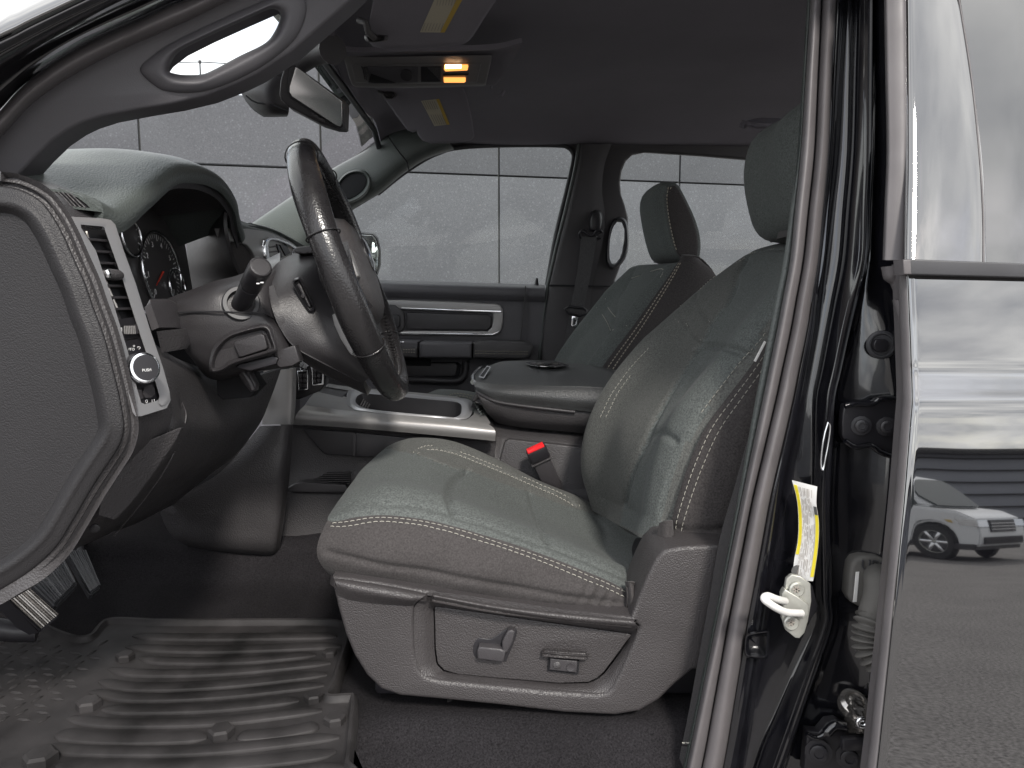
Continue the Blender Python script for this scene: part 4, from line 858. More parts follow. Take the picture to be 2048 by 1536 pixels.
# power seat switches
plate('seat_switch_well', [[(946, 1300), (950, 1284), (960, 1276), (984, 1277), (1012, 1258), (1020, 1254), (1030, 1256), (1034, 1266), (1026, 1290), (1014, 1318), (1008, 1324), (955, 1318)]], .947, .01, M['black'], ds, bevel=2, smooth=3)
plate('seat_switch', [[(954, 1302), (958, 1294), (1000, 1298), (1012, 1303), (1008, 1323), (1002, 1325), (955, 1319)]], .934, .016, M['plastic_fine'], ds, bevel=4)
plate('recline_switch', [[(1004, 1284), (1016, 1262), (1024, 1260), (1030, 1264), (1026, 1284), (1014, 1308), (1004, 1302)]], .936, .014, M['plastic_fine'], ds, bevel=4)
net([[(1082, 1300, .948), (1125, 1302, .944), (1177, 1308, .948)], [(1086, 1305, .936), (1125, 1309, .930), (1174, 1312, .938)], [(1090, 1310, .946), (1125, 1315, .944), (1170, 1316, .948)]], 8, 10).build('lumbar_hood', M['shield'], ds, .006)
plate('lumbar_frame', [[(1097, 1316), (1159, 1322), (1157, 1349), (1095, 1342)]], .944, .012, M['void'], ds, bevel=1)
plate('lumbar_switch', [[(1101, 1317), (1155, 1323), (1153, 1346), (1099, 1340)]], .938, .012, M['plastic_fine'], ds, bevel=2)
for x, y, m_ in ((1114, 1331, 'silver'), (1141, 1335, 'plastic_fine')):
    lathe('lumbar_dot', [(.0052, -.004), (.0052, 0), (.0036, .0012), (0, .0014)] if m_ == 'silver' else [(.0055, -.003), (.0055, .0004), (.0042, .0002), (0, -.001)], U(x, y, .937), (0, -1, 0), M['plastic'] if m_ == 'silver' else M['plastic_fine'], ds, 20)
# under-seat frame, cable loom, bracket
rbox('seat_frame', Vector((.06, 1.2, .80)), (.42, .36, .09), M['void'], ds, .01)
for Y in (1.0, 1.38): rbox('seat_rail', Vector((.06, Y, FZ + .03)), (.5, .04, .04), M['steel'] if Y < .5 else M['black'], ds, .006)
P = [U(x, y, .985) for x, y in cr([(886, 1408), (905, 1422), (930, 1430), (960, 1430), (985, 1420), (1000, 1408)], 6)]
tube('wiring_loom', P, .0135, M['belt_dark'], ds, 12)
plate('rail_bracket', [[(1030, 1418), (1040, 1420), (1055, 1448), (1050, 1462), (1045, 1455)]], .975, .004, M['zinc'], ds, bevel=.6)
# lap belt strap between seat and pillar
lb = part('seat_belt', (.3, .9, 1.0), label='driver side dark seat belt strap running down to the floor anchor')
strap('lap_strap', [(1500, 860, .93), (1470, 970, .925), (1440, 1075, .92), (1420, 1190, .915), (1400, 1300, .91), (1380, 1410, .905), (1364, 1490, .90)], [(1528, 860, .915), (1500, 970, .91), (1476, 1075, .905), (1452, 1190, .90), (1432, 1300, .895), (1410, 1410, .89), (1392, 1490, .885)], .002, M['belt_dark'], lb, 60)
strap('belt_anchor', [(1363, 1492, .9), (1358, 1520, .9), (1350, 1570, .9)], [(1393, 1492, .885), (1388, 1520, .885), (1378, 1570, .885)], .004, M['belt_dark'], lb, 12)
stitches('belt_stitching', [(np.array([tuple(U(1364 + k * 28 / 8, 1485, .883)) for k in range(9)]), [(0, -1, 0)] * 9)], M['thread'], lb, .004, .001, .0008)
# ============================================================ dashboard
db = part('dashboard', (-.5, 1.4, 1.2))
edge = [(-60, 366), (0, 368), (41, 375), (82, 397), (109, 429), (131, 468), (153, 517), (175, 566), (192, 615), (212, 668), (229, 730), (243, 788), (251, 834), (252, 862), (243, 893), (223, 925), (190, 975), (152, 1040), (115, 1098), (60, 1148), (0, 1185), (-60, 1215), (-170, 1230), (-240, 1150), (-260, 800), (-240, 450), (-170, 375)]
def inset(p, k, c=(20, 790)):
    o = []; q = np.array(p, float); n = len(q)
    for i in range(n):
        t = q[(i + 1) % n] - q[i - 1]; t /= np.linalg.norm(t) + 1e-9; nn = np.array([-t[1], t[0]]); o.append(tuple(q[i] + nn * k))
    return o
nest('end_panel', [(inset(edge, 3), .835), (inset(edge, 4), .806), (inset(edge, 9), .800), (inset(edge, 26), .797), (inset(edge, 34), .795), (inset(edge, 44), .797), (inset(edge, 56), .806), (inset(edge, 66), .808), ([(x * .5 - 20, 790 + (y - 790) * .5) for x, y in inset(edge, 66)], .808), ([(x * .45 - 22, 790 + (y - 790) * .45) for x, y in inset(edge, 66)], .808)], M['endcap'], db, n=260, sub=3)
# body of the dash between the end panel and the instrument opening, in one sheet that follows the end panel's outline
eo = [(0, 362), (41, 369), (84, 391), (112, 424), (135, 464), (157, 513), (179, 562), (196, 611), (216, 665), (233, 728), (247, 787), (255, 834), (256, 864), (247, 896), (227, 929), (194, 980), (156, 1045), (119, 1103), (64, 1153), (0, 1190), (-70, 1222)]
bi = [(60, 352), (110, 366), (165, 392), (205, 428), (222, 446), (243, 520), (262, 580), (278, 620), (296, 668), (314, 728), (330, 775), (342, 812), (345, 842), (336, 872), (312, 900), (270, 945), (225, 1000), (180, 1050), (132, 1100), (75, 1150), (0, 1190)]
rows_ = []
for k, ((a, b), (c, d_)) in enumerate(zip(eo, bi)):
    t = lambda q: (a + (c - a) * q, b + (d_ - b) * q)
    rows_.append([(*t(-.06), .835), (*t(0), .806), (*t(.08), .812), (*t(.45), .872), (*t(.8), .912), (*t(1.0), .935), (*t(1.05), .965)])
fasc = net(rows_, 6, 5); fasc.build('fascia', M['plastic'], db, .01)
# cluster hood and dash pad: lip row, then forward rows up to the glass
lip = [UX(178, 420, -.50), UX(219, 433, -.495), UX(272, 392, -.49), UX(328, 348, -.49), UX(365, 344, -.49), UX(400, 352, -.49), UX(430, 371, -.49), UX(452, 404, -.49), UX(458, 432, -.495), UX(470, 470, -.50)]
def fwd(dx_, dz_, sp=0.0):
    o = []
    for k, p in enumerate(lip):
        f = dz_[k] if hasattr(dz_, '__len__') else dz_
        o.append(Vector((p.x + dx_, p.y + sp * (k - 4.5), p.z + f)))
    return o
inner = fwd(.002, -.006)
hood = net([fwd(.003, [-.012, -.016, -.014, -.012, -.012, -.012, -.012, -.012, -.012, -.01]), fwd(.006, -.003), fwd(0, .004), fwd(-.03, [.012, .014, .014, .014, .014, .013, .012, .010, .006, .004]), fwd(-.10, [.028, .046, .034, .022, .020, .018, .014, .004, -.01, -.02]), fwd(-.20, [.03, .066, .045, .016, .012, .008, 0, -.02, -.04, -.06]), fwd(-.34, [0.01, .05, .03, -.01, -.015, -.02, -.03, -.05, -.08, -.1])], 8, 10)
hood.build('dash_pad', M['pad'], db, .012)
# dash top behind, out to the glass and across to the far side
tp = net([[UX(30, 352, -.70), UX(110, 338, -.72), UX(200, 329, -.74), UX(290, 326, -.76), UX(370, 336, -.74), UX(430, 380, -.68), UX(475, 452, -.60)], [UX(10, 360, -.98), UX(90, 342, -1.0), UX(180, 332, -1.0), UX(270, 330, -1.0), UX(350, 342, -1.0), UX(420, 390, -.95), UX(470, 460, -.9)]], 8, 8); tp.build('dash_top', M['pad'], db, .01)
# inner lip of the hood and the recess: binnacle walls and instrument face
binn = net([fwd(.002, -.010)[1:8], fwd(-.03, [-.014] * 10)[1:8], fwd(-.10, [-.022] * 10)[1:8], fwd(-.17, [-.03] * 10)[1:8]], 6, 8); binn.build('binnacle_roof', M['plastic'], db, .004)
net([fwd(.007, -.006), fwd(.008, -.014), fwd(.004, -.024)], 3, 8).build('hood_lip', M['plastic_fine'], db, .003)
# far side wall of the binnacle
net([[UX(452, 402, -.492), UX(447, 440, -.49), UX(452, 480, -.488), UX(464, 520, -.486), UX(482, 562, -.485), UX(488, 600, -.485)], [UX(448, 404, -.53), UX(428, 445, -.53), UX(428, 480, -.53), UX(436, 520, -.53), UX(448, 560, -.53), UX(455, 600, -.53)], [UX(385, 395, -.63), UX(375, 440, -.63), UX(373, 480, -.63), UX(375, 520, -.63), UX(380, 560, -.63), UX(384, 600, -.63)]], 8, 8).build('binnacle_side', M['column'], db, .006)
# instrument face: plane leaning forward
ic = part('instrument_cluster', (-.6, 1.05, 1.3))
FO = UX(300, 500, -.600); fy = Vector((0, 1, 0)); fz = Vector((-.12, 0, 1)).normalized(); fn = fy.cross(fz)
def FP(x, y, off=0.0):
    r = ray(x, y); t = (FO - Vector((0, 0, ZC))).dot(fn) / r.dot(fn); return Vector((0, 0, ZC)) + r * t + fn * off
def fplate(name, pts, off, th, m, parent):
    bm = bmesh.new(); fa = bm.faces.new([bm.verts.new(FP(x, y, off - th)) for x, y in pts]); r = bmesh.ops.extrude_face_region(bm, geom=[fa])
    bmesh.ops.translate(bm, vec=fn * th, verts=[v for v in r['geom'] if isinstance(v, bmesh.types.BMVert)]); return from_bm(name, bm, m, parent, 30)
fplate('face', [(190, 400), (300, 360), (345, 372), (358, 430), (372, 500), (392, 620), (240, 620)], 0, .006, M['gaugeface'], ic)
def gauge(cx, cy, rr, name='gauge'):
    c = FP(cx, cy); g = empty(name, tuple(c), ic)
    return c
def circ(c, r, off, n=40): return [c + fy * (r * math.cos(t)) + fz * (r * math.sin(t)) + fn * off for t in np.linspace(0, 2 * math.pi, n + 1)[:-1]]
c1, c2, c3 = FP(255, 474), FP(318, 545), FP(343, 573)
for c_, r_ in ((c1, .030), (c2, .068), (c3 + fy * .01, .030)):
    tube('gauge_ring', circ(c_, r_, .006), .0026, M['chrome'], ic, 8, closed=True)
    tube('gauge_ring', circ(c_, r_ * .62, .002), .0008, M['mark'], ic, 6, closed=True) if r_ > .05 else None
    lathe('gauge_dial', [(r_, 0), (r_, .003), (0, .003)], c_, fn, M['gaugeface'], ic, 40)
    nt_ = 40 if r_ > .05 else 12
    bm = bmesh.new()
    for k in range(nt_):
        t = math.radians(225 - 270 * k / (nt_ - 1)); L_ = .16 if k % 5 == 0 else .10
        a = c_ + (fy * math.cos(t) + fz * math.sin(t)) * (r_ * .93) + fn * .0045; b = c_ + (fy * math.cos(t) + fz * math.sin(t)) * (r_ * (.93 - L_)) + fn * .0045
        s_ = (fy * -math.sin(t) + fz * math.cos(t)) * (.0011 if k % 5 == 0 else .0006)
        bm.faces.new([bm.verts.new(q) for q in (a - s_, a + s_, b + s_, b - s_)])
    o = from_bm('tick_marks', bm, M['mark'], ic); o['kind'] = 'stuff'
    if r_ > .05:
        for k in range(8):
            t = math.radians(225 - 270 * k / 7); p = c_ + (fy * math.cos(t) + fz * math.sin(t)) * (r_ * .70) + fn * .0045
            text('numeral', str(k), .013, frame(p, fy, fz), M['mark'], ic)
        t = math.radians(215); tube('needle', [c_ + fn * .007, c_ + (fy * math.cos(t) + fz * math.sin(t)) * .04 + fn * .007], [.0022, .0008], M['mark_red'], ic, 6)
# trim step below the cluster
net([[(300, 598, .99), (335, 598, 1.04), (350, 604, 1.06)], [(302, 608, .975), (340, 607, 1.03), (354, 612, 1.05)], [(318, 655, .965), (350, 655, 1.02), (362, 656, 1.045)]], 6, 6).build('cluster_step', M['plastic_fine'], db, .01)
plate('column_shelf', [[(312, 663), (355, 658), (363, 690), (355, 700), (322, 706)]], lambda x, y: .955 + (x - 312) * .0012, .03, M['plastic'], db, bevel=3)
# small demister grille on the dash corner
gp = lambda x, y: UZ(x, y, 0)
gv = part('side_vent', (-.5, .85, 1.35), label='small black demister grille on the near dash corner')
vD = lambda x, y: .842 + (x - 75) * .00058 - (y - 400) * .0006
plate('grille_frame', [[(74, 374), (130, 381), (158, 390), (178, 405), (203, 424), (178, 421), (121, 415), (104, 396)], [(92, 381), (132, 386), (155, 395), (172, 408), (180, 416), (125, 410), (112, 396)]], vD, .006, M['pad'], gv, bevel=1.2)
plate('grille_well', [[(90, 379), (132, 384), (156, 393), (173, 406), (182, 418), (123, 412), (110, 396)]], lambda x, y: vD(x, y) + .004, .004, M['void'], gv, bevel=.3)
for k in range(6):
    t = k / 5; tube('grille_bar', [U(x, y, vD(x, y) - .001) for x, y in cr([(100 + 40 * t, 383 + 3 * t), (112 + 40 * t, 394 + 4 * t), (124 + 47 * t, 411 + 5 * t)], 4)], .0009, M['plastic'], gv, 6)
# driver's outer vent with silver bezel and the light controls
vb = part('vent_bezel', (-.45, .9, 1.2), label='tall silver bezel holding the outer air vent and light switches')
BD = lambda x, y: .820 + (x - 139 - (y - 431) * .325) * .00105 - (y - 431) * .00003
bo = [(141, 433), (200, 436), (212, 438), (221, 447), (240, 505), (262, 565), (290, 655), (318, 738), (331, 785), (333, 803), (325, 819), (280, 833), (270, 833), (264, 824), (255, 785), (235, 705), (205, 605), (170, 500), (141, 445)]
bh = [(150, 447), (204, 452), (210, 458), (226, 505), (246, 565), (274, 655), (302, 738), (318, 790), (316, 799), (310, 803), (280, 811), (273, 808), (266, 785), (246, 705), (216, 605), (181, 500), (151, 454)]
plate('bezel', [bo, bh], BD, .012, M['bright'], vb, bevel=3)
plate('bezel_band', [[(213, 446), (222, 452), (330, 786), (331, 800), (322, 812), (316, 806), (318, 792), (302, 738), (246, 565), (208, 458)]], lambda x, y: BD(x, y) - .003, .012, M['bright'], vb, bevel=3)
plate('bezel_head', [[(150, 442), (206, 446), (212, 450), (208, 459), (156, 457)]], lambda x, y: BD(x, y) + .001, .012, M['chrome'], vb, bevel=2)
plate('vent_well', [[(152, 455), (210, 458), (268, 640), (232, 640)]], lambda x, y: BD(x, y) + .022, .01, M['void'], vb, bevel=1)
z3 = lambda x, y: (60 + x * .1465, 400 + y * .1465)
for (xa, ya, xb, yb) in ((715, 525, 1062, 555), (785, 690, 1135, 712), (858, 852, 1205, 866), (920, 1008, 1260, 1020), (985, 1166, 1330, 1174), (1045, 1326, 1385, 1330), (1105, 1486, 1440, 1480)):
    (ax_, ay_), (bx_, by_) = z3(xa, ya), z3(xb, yb)
    A_, B_2 = U(ax_, ay_, BD(ax_, ay_) + .008), U(bx_, by_, BD(bx_, by_) + .008); dirv = (B_2 - A_).normalized(); nrm = dirv.cross(Vector((0, 0, 1))).normalized()
    if nrm.x > 0: nrm = -nrm
    bm = bmesh.new(); q = []
    for p in (A_, B_2):
        q.append([bm.verts.new(p + Vector((0, 0, .0013))), bm.verts.new(p - Vector((0, 0, .0013))), bm.verts.new(p - Vector((0, 0, .004)) + nrm * .022), bm.verts.new(p + nrm * .022)])
    for k in range(4): bm.faces.new((q[0][k], q[0][(k + 1) % 4], q[1][(k + 1) % 4], q[1][k]))
    bm.faces.new(q[0]); bm.faces.new(q[1]); from_bm('vent_slat', bm, M['plastic_fine'], vb, 20)
for (xa, ya, xb, yb) in ((770, 430, 900, 860), (900, 860, 1010, 1200), (1030, 1100, 1200, 1500)):
    (ax_, ay_), (bx_, by_) = z3(xa, ya), z3(xb, yb); tube('vane_link', [U(ax_, ay_, BD(ax_, ay_) + .02), U(bx_, by_, BD(bx_, by_) + .02)], .0016, M['steel'], vb, 6)
tx, ty = z3(1010, 1010); ux, uy = z3(1260, 1030)
A_, B_2 = U(tx - 4, ty, BD(tx, ty) + .002), U(ux, uy, BD(ux, uy) - .004)
tube('vent_tab', [A_.lerp(B_2, t) for t in (0, .05, .25, .5, .8, .95, 1)], [.002, .005, .0062, .0068, .0062, .004, .001], M['plastic'], vb, 14)
lathe('tab_collar', [(.0050, -.001), (.0066, .001), (.0066, .004), (.0055, .005)], A_.lerp(B_2, .08), B_2 - A_, M['chrome'], vb, 16)
plate('dimmer_panel', [[(229, 640), (266, 634), (279, 673), (240, 680)]], lambda x, y: BD(x, y) + .006, .008, M['black'], vb, bevel=1.5)
plate('light_switch_panel', [[(241, 684), (280, 677), (316, 794), (312, 801), (280, 808), (274, 806)]], lambda x, y: BD(x, y) + .006, .008, M['black'], vb, bevel=1.5)
plate('dimmer_wheel', [[(246, 652), (268, 649), (273, 654), (273, 664), (269, 668), (250, 670), (245, 664)]], lambda x, y: BD(x, y) - .001, .01, M['plastic_fine'], vb, bevel=3)
for k in range(7): tube('wheel_ridge', [U(249 + 3.4 * k, 652, BD(249 + 3.4 * k, 652) - .002), U(250 + 3.4 * k, 668, BD(250 + 3.4 * k, 668) - .002)], .0006, M['silver'], vb, 5)
# rotary headlamp switch
kc = U(272, 740, BD(272, 740) + .004); kax = (U(293, 741, .845) - kc).normalized(); kax = Vector((.80, -.55, .18)).normalized()
lathe('headlamp_knob', [(.0175, -.004), (.0185, 0), (.0180, .016), (.0172, .017)], kc, kax, M['rubber_dark'], vb, 40)
lathe('knob_rim', [(.0172, .016), (.0180, .0175), (.0172, .0205), (.0148, .021)], kc, kax, M['chrome'], vb, 40)
lathe('knob_face', [(.0150, .0195), (.0145, .0212), (0, .0216)], kc, kax, M['black'], vb, 40)
kx = Vector((0, 0, 1)).cross(kax).normalized(); kz = kax.cross(kx)
text('knob_marking', 'PUSH', .0045, frame(kc + kax * .0222 - kz * .003, kx, kz), M['mark'], vb, .0001)
plate('thumbwheel', [[(287, 775), (296, 771), (302, 778), (303, 790), (298, 796), (289, 796), (285, 788)]], lambda x, y: BD(x, y) - .002, .01, M['plastic_fine'], vb, bevel=3)
plate('cargo_lamp_button', [[(268, 782), (279, 779), (284, 788), (283, 798), (272, 801)]], lambda x, y: BD(x, y) + .002, .006, M['plastic_fine'], vb, bevel=2)
def mark(x, y, s, sz): return text('marking', s, sz, frame(U(x, y, BD(x, y) + .0045), (.62, .78, -.03), (0, 0, 1)), M['mark'], vb, .0001)
mark(259, 699, 'AUTO', .0042); mark(240, 660, '\u25a1', .006); mark(293, 803, '0', .006); mark(303, 802, '\u2013 I I', .005); mark(278, 696, 'D', .005); mark(268, 694, '*', .006); mark(246, 697, '*', .007); mark(276, 792, 'A', .005); mark(277, 658, '///', .004)
# lower dash: knee panel that sweeps down to the footwell
lowr = net([[(225, 600, .955), (262, 640, .975), (300, 680, 1.01), (345, 712, 1.07), (400, 735, 1.15), (470, 760, 1.26), (562, 738, 1.385)],
            [(300, 700, .945), (322, 722, .955), (345, 728, 1.0), (380, 738, 1.08), (430, 775, 1.17), (490, 790, 1.27), (552, 768, 1.375)],
            [(330, 812, .930), (345, 808, .945), (365, 806, 1.0), (400, 806, 1.09), (440, 812, 1.18), (495, 806, 1.27), (540, 800, 1.37)],
            [(335, 868, .925), (352, 862, .94), (372, 862, 1.0), (405, 862, 1.09), (445, 862, 1.18), (490, 856, 1.27), (518, 850, 1.37)],
            [(285, 928, .925), (320, 925, .94), (345, 924, 1.0), (380, 922, 1.10), (415, 920, 1.19), (445, 915, 1.28), (470, 910, 1.37)],
            [(215, 1010, .935), (250, 1000, .95), (285, 990, 1.02), (320, 980, 1.11), (355, 968, 1.20), (395, 955, 1.29), (425, 945, 1.37)],
            [(150, 1075, .96), (190, 1062, .98), (225, 1050, 1.05), (262, 1038, 1.14), (300, 1022, 1.22), (340, 1005, 1.30), (370, 990, 1.38)],
            [(90, 1120, 1.0), (140, 1102, 1.03), (180, 1085, 1.10), (225, 1065, 1.19), (270, 1048, 1.26), (315, 1025, 1.33), (345, 1010, 1.40)]], 8, 7)
G = lowr.groove([(360, 806), (368, 830), (362, 870), (330, 930), (280, 1000), (225, 1065)], .003, .003)
lowr.disp(G); lowr.build('knee_panel', M['plastic'], db, .01)
plate('fuse_cover', [[(262, 893), (300, 880), (352, 858), (362, 856), (352, 880), (300, 955), (262, 1005), (228, 1040), (196, 1030), (205, 985)]], lambda x, y: .868 + (x - 262) * .0006 + (y - 893) * .00018, .01, M['plastic'], db, bevel=2)
lathe('cover_screw', [(.006, 0), (.006, .002), (.004, .003), (0, .003)], U(190, 1056, .875), (.3, -1, -.2), M['black'], db, 16)
tube('panel_fold', [U(*q) for q in cr([(362, 800, 1.0), (372, 830, 1.0), (362, 872, .985), (330, 940, .97), (280, 1010, .97), (228, 1072, .98)], 6)], .0009, M['plastic_fine'], db, 6)
# plate painted black for the hollow's shade by the column, hood release and lever
plate('knee_cavity_shade', [[(432, 745), (500, 740), (522, 772), (500, 795), (445, 800), (434, 790)]], 1.14, .03, M['void'], db, bevel=3)
plate('tilt_lever', [[(470, 742), (496, 738), (512, 770), (510, 782), (500, 784), (484, 764)]], 1.10, .018, M['plastic_fine'], db, bevel=5)
tube('tilt_lever_rib', [U(486, 744, 1.095), U(500, 765, 1.093), U(506, 778, 1.096)], .004, M['plastic_fine'], db, 8)
tube('ignition_cable', [U(505, 741, 1.13), U(518, 736, 1.12), U(526, 732, 1.13)], .0015, M['red'], db, 6)
# centre of the dash: silver shield trim, vent, dark panel, far pad
cpad = net([[UX(452, 430, -.52), UX(500, 448, -.52), UX(545, 462, -.52), UX(575, 478, -.52), UX(600, 497, -.52), UX(625, 515, -.52)], [UX(452, 444, -.505), UX(500, 456, -.505), UX(545, 466, -.505), UX(575, 481, -.505), UX(600, 500, -.505), UX(625, 520, -.505)], [UX(456, 465, -.51), UX(500, 462, -.51), UX(545, 470, -.51), UX(575, 485, -.51), UX(600, 505, -.51), UX(625, 526, -.51)]], 6, 8)
cpad.build('center_pad', M['pad'], db, .01)
net([[UX(430, 460, -.60), UX(520, 475, -.62), UX(620, 520, -.62)], [UX(500, 445, -.60), UX(560, 465, -.60), UX(640, 510, -.60)]], 6, 8).build('dash_shelf', M['pad'], db, .01)
SD = lambda x, y: .495 * F / (1024 - x)
def xplate(name, loops, X, th, m, parent, bevel=1.5, smooth=0): 
    o = plate(name, loops, 1.5, th, m, parent, bevel, smooth)
    for v in o.data.vertices:
        p = v.co; q = PXa([tuple(p)])[0]; off = p.y - 1.5
        w_ = UX(q[0] if off < 1e-6 else (1024 + (q[0] - 1024) * p.y / 1.5), 0, X) if False else None
        r = Vector((p.x, 1.5, p.z)) - Vector((0, 0, ZC)); t = X / r.x
        v.co = Vector((0, 0, ZC)) + r * t + Vector((-off, 0, 0))
    bm = bmesh.new(); bm.from_mesh(o.data); bmesh.ops.recalc_face_normals(bm, faces=bm.faces[:]); bm.to_mesh(o.data); bm.free(); return o
xplate('silver_trim', [[(450, 457), (500, 458), (535, 463), (560, 472), (585, 485), (598, 497), (590, 520), (560, 530), (540, 526), (522, 524), (512, 520), (503, 500), (494, 490), (480, 485), (459, 483)]], -.497, .02, M['silver'], db, 2)
xplate('trim_insert', [[(459, 484), (480, 486), (493, 491), (502, 501), (512, 522), (520, 545), (486, 560), (470, 520)]], -.505, .02, M['mesh'], db, 1)
xplate('vent_ring', [[(533, 520), (530, 492), (532, 481), (540, 475), (556, 476), (580, 485), (598, 496), (594, 520), (570, 525)], [(540, 515), (537, 490), (540, 482), (546, 480), (558, 482), (580, 491), (592, 499), (588, 515), (570, 520)]], -.49, .02, M['chrome'], db, 1.5)
xplate('vent_well', [[(536, 518), (535, 485), (545, 478), (580, 488), (594, 499), (588, 518)]], -.506, .01, M['void'], db, .5)
for k in range(3): xplate('vent_slat', [[(539, 493 + 10 * k), (556, 491 + 10 * k), (556, 494 + 10 * k), (540, 496 + 10 * k)]], -.496, .01, M['plastic_fine'], db, .5)
xplate('vent_divider', [[(554, 488), (558, 489), (566, 514), (562, 516)]], -.494, .01, M['plastic_fine'], db, .5)
xplate('vent_damper', [[(560, 489), (574, 490), (582, 506), (572, 512)]], -.494, .01, M['black'], db, 1)
# dark filler between the centre trim and the knee panel / behind the column
net([[UX(486, 480, -.54), UX(530, 500, -.54), UX(620, 520, -.54), UX(690, 560, -.54)], [UX(500, 640, -.54), UX(540, 640, -.54), UX(600, 640, -.54), UX(690, 640, -.54)], [UX(480, 800, -.50), UX(540, 780, -.50), UX(600, 780, -.50), UX(690, 780, -.50)]], 6, 6).build('stack_back', M['plastic_fine'], db, .01)
# centre stack flank in silver, with control pods
net([[(527, 742, 1.44), (557, 740, 1.435), (583, 738, 1.435), (592, 736, 1.45)], [(530, 790, 1.44), (557, 790, 1.435), (583, 790, 1.435), (592, 790, 1.45)], [(524, 849, 1.44), (552, 849, 1.435), (580, 849, 1.435), (588, 848, 1.45)]], 8, 8).build('stack_trim', M['silver'], db, .01)
plate('control_panel', [[(589, 728), (640, 724), (652, 728), (650, 770), (640, 782), (600, 798), (589, 800)]], 1.50, .03, M['black'], db, bevel=3)
for (x0, y0, x1, y1) in ((594, 742, 616, 782), (622, 732, 647, 772)):
    plate('control_bezel', [[(x0, y0), (x1, y0 - 2), (x1, y1 - 3), (x0 + 2, y1)], [(x0 + 3, y0 + 3), (x1 - 3, y0 + 1), (x1 - 3, y1 - 6), (x0 + 4, y1 - 3)]], 1.492, .01, M['chrome'], db, bevel=.8)
    for k in range(3):
        for j in range(2): plate('control_button', [[(x0 + 4 + 8 * j, y0 + 6 + 10 * k), (x0 + 10 + 8 * j, y0 + 6 + 10 * k), (x0 + 10 + 8 * j, y0 + 13 + 10 * k), (x0 + 4 + 8 * j, y0 + 13 + 10 * k)]], 1.488, .006, M['plastic_fine'], db, bevel=.8)
lathe('control_knob', [(.010, 0), (.010, .012), (.008, .014), (0, .014)], U(605, 731, 1.495), (.5, -1, .3), M['chrome'], db, 20)
# kick panel under the stack: big rounded cover
kp = net([[(520, 852, 1.40), (550, 851, 1.39), (575, 851, 1.395), (586, 850, 1.43)], [(440, 945, 1.385), (500, 945, 1.375), (560, 945, 1.38), (580, 945, 1.42)], [(330, 1010, 1.40), (420, 1010, 1.385), (545, 1010, 1.385), (572, 1010, 1.42)], [(326, 1040, 1.41), (420, 1045, 1.39), (540, 1055, 1.39), (566, 1055, 1.42)], [(348, 1076, 1.42), (430, 1085, 1.40), (536, 1092, 1.40), (560, 1092, 1.43)], [(380, 1095, 1.45), (450, 1104, 1.43), (535, 1110, 1.43), (556, 1108, 1.45)], [(390, 1096, 1.50), (455, 1105, 1.50), (535, 1111, 1.50), (556, 1110, 1.50)]], 8, 8)
kp.build('kick_panel', M['plastic'], db, .01)
# ============================================================ steering column and wheel
sc = part('steering_column', (-.4, 1.15, 1.2))
# upper shroud
us = net([[(335, 597, 1.10), (380, 580, 1.09), (430, 562, 1.10), (482, 548, 1.14), (530, 520, 1.20), (560, 505, 1.26)],
          [(340, 606, 1.07), (385, 594, 1.06), (432, 580, 1.06), (485, 570, 1.08), (530, 556, 1.10), (560, 540, 1.14)],
          [(350, 624, 1.05), (390, 622, 1.045), (435, 622, 1.045), (485, 624, 1.05), (528, 628, 1.06), (556, 640, 1.08)]], 8, 8); us.build('upper_shroud', M['column'], sc, .01)
ls = net([[(350, 626, 1.052), (390, 624, 1.046), (435, 624, 1.046), (485, 626, 1.05), (528, 630, 1.06), (552, 638, 1.09)],
          [(356, 655, 1.05), (395, 655, 1.045), (438, 655, 1.045), (490, 655, 1.05), (545, 655, 1.06), (570, 660, 1.09)],
          [(364, 690, 1.055), (398, 695, 1.05), (440, 700, 1.05), (495, 700, 1.055), (565, 695, 1.07), (592, 700, 1.10)],
          [(385, 720, 1.08), (405, 735, 1.07), (440, 745, 1.07), (500, 735, 1.07), (575, 722, 1.08), (600, 726, 1.11)],
          [(400, 740, 1.14), (415, 755, 1.13), (445, 760, 1.13), (500, 745, 1.13), (575, 735, 1.13), (598, 735, 1.16)]], 8, 8); ls.build('lower_shroud', M['column'], sc, .01)
tube('shroud_seam', [U(350, 625, 1.046), U(435, 623, 1.04), U(485, 625, 1.044), U(530, 629, 1.054)], .0012, M['void'], sc, 6)
nest('shroud_recess', [([(419, 742), (422, 706), (436, 682), (462, 664), (520, 648), (540, 652), (548, 672), (556, 700), (545, 708), (470, 730), (440, 745)], 1.046), ([(424, 740), (428, 708), (441, 687), (465, 670), (518, 655), (535, 658), (542, 674), (549, 697), (540, 702), (468, 724), (444, 738)], 1.040), ([(430, 735), (434, 710), (446, 692), (468, 676), (516, 662), (530, 664), (536, 676), (542, 692), (535, 697), (466, 718), (446, 731)], 1.050)], M['column'], sc, n=80)
plate('shroud_cover', [[(466, 686), (470, 683), (522, 668), (528, 671), (534, 694), (532, 698), (482, 714), (477, 712), (469, 694)]], 1.040, .01, M['column'], sc, bevel=2)
plate('key_slot', [[(470, 735), (480, 728), (545, 712), (556, 716), (552, 728), (500, 742)]], 1.055, .02, M['black'], sc, bevel=2)
plate('column_lip', [[(548, 702), (590, 690), (600, 722), (585, 732), (560, 736), (545, 722)]], 1.06, .02, M['column'], sc, bevel=3)
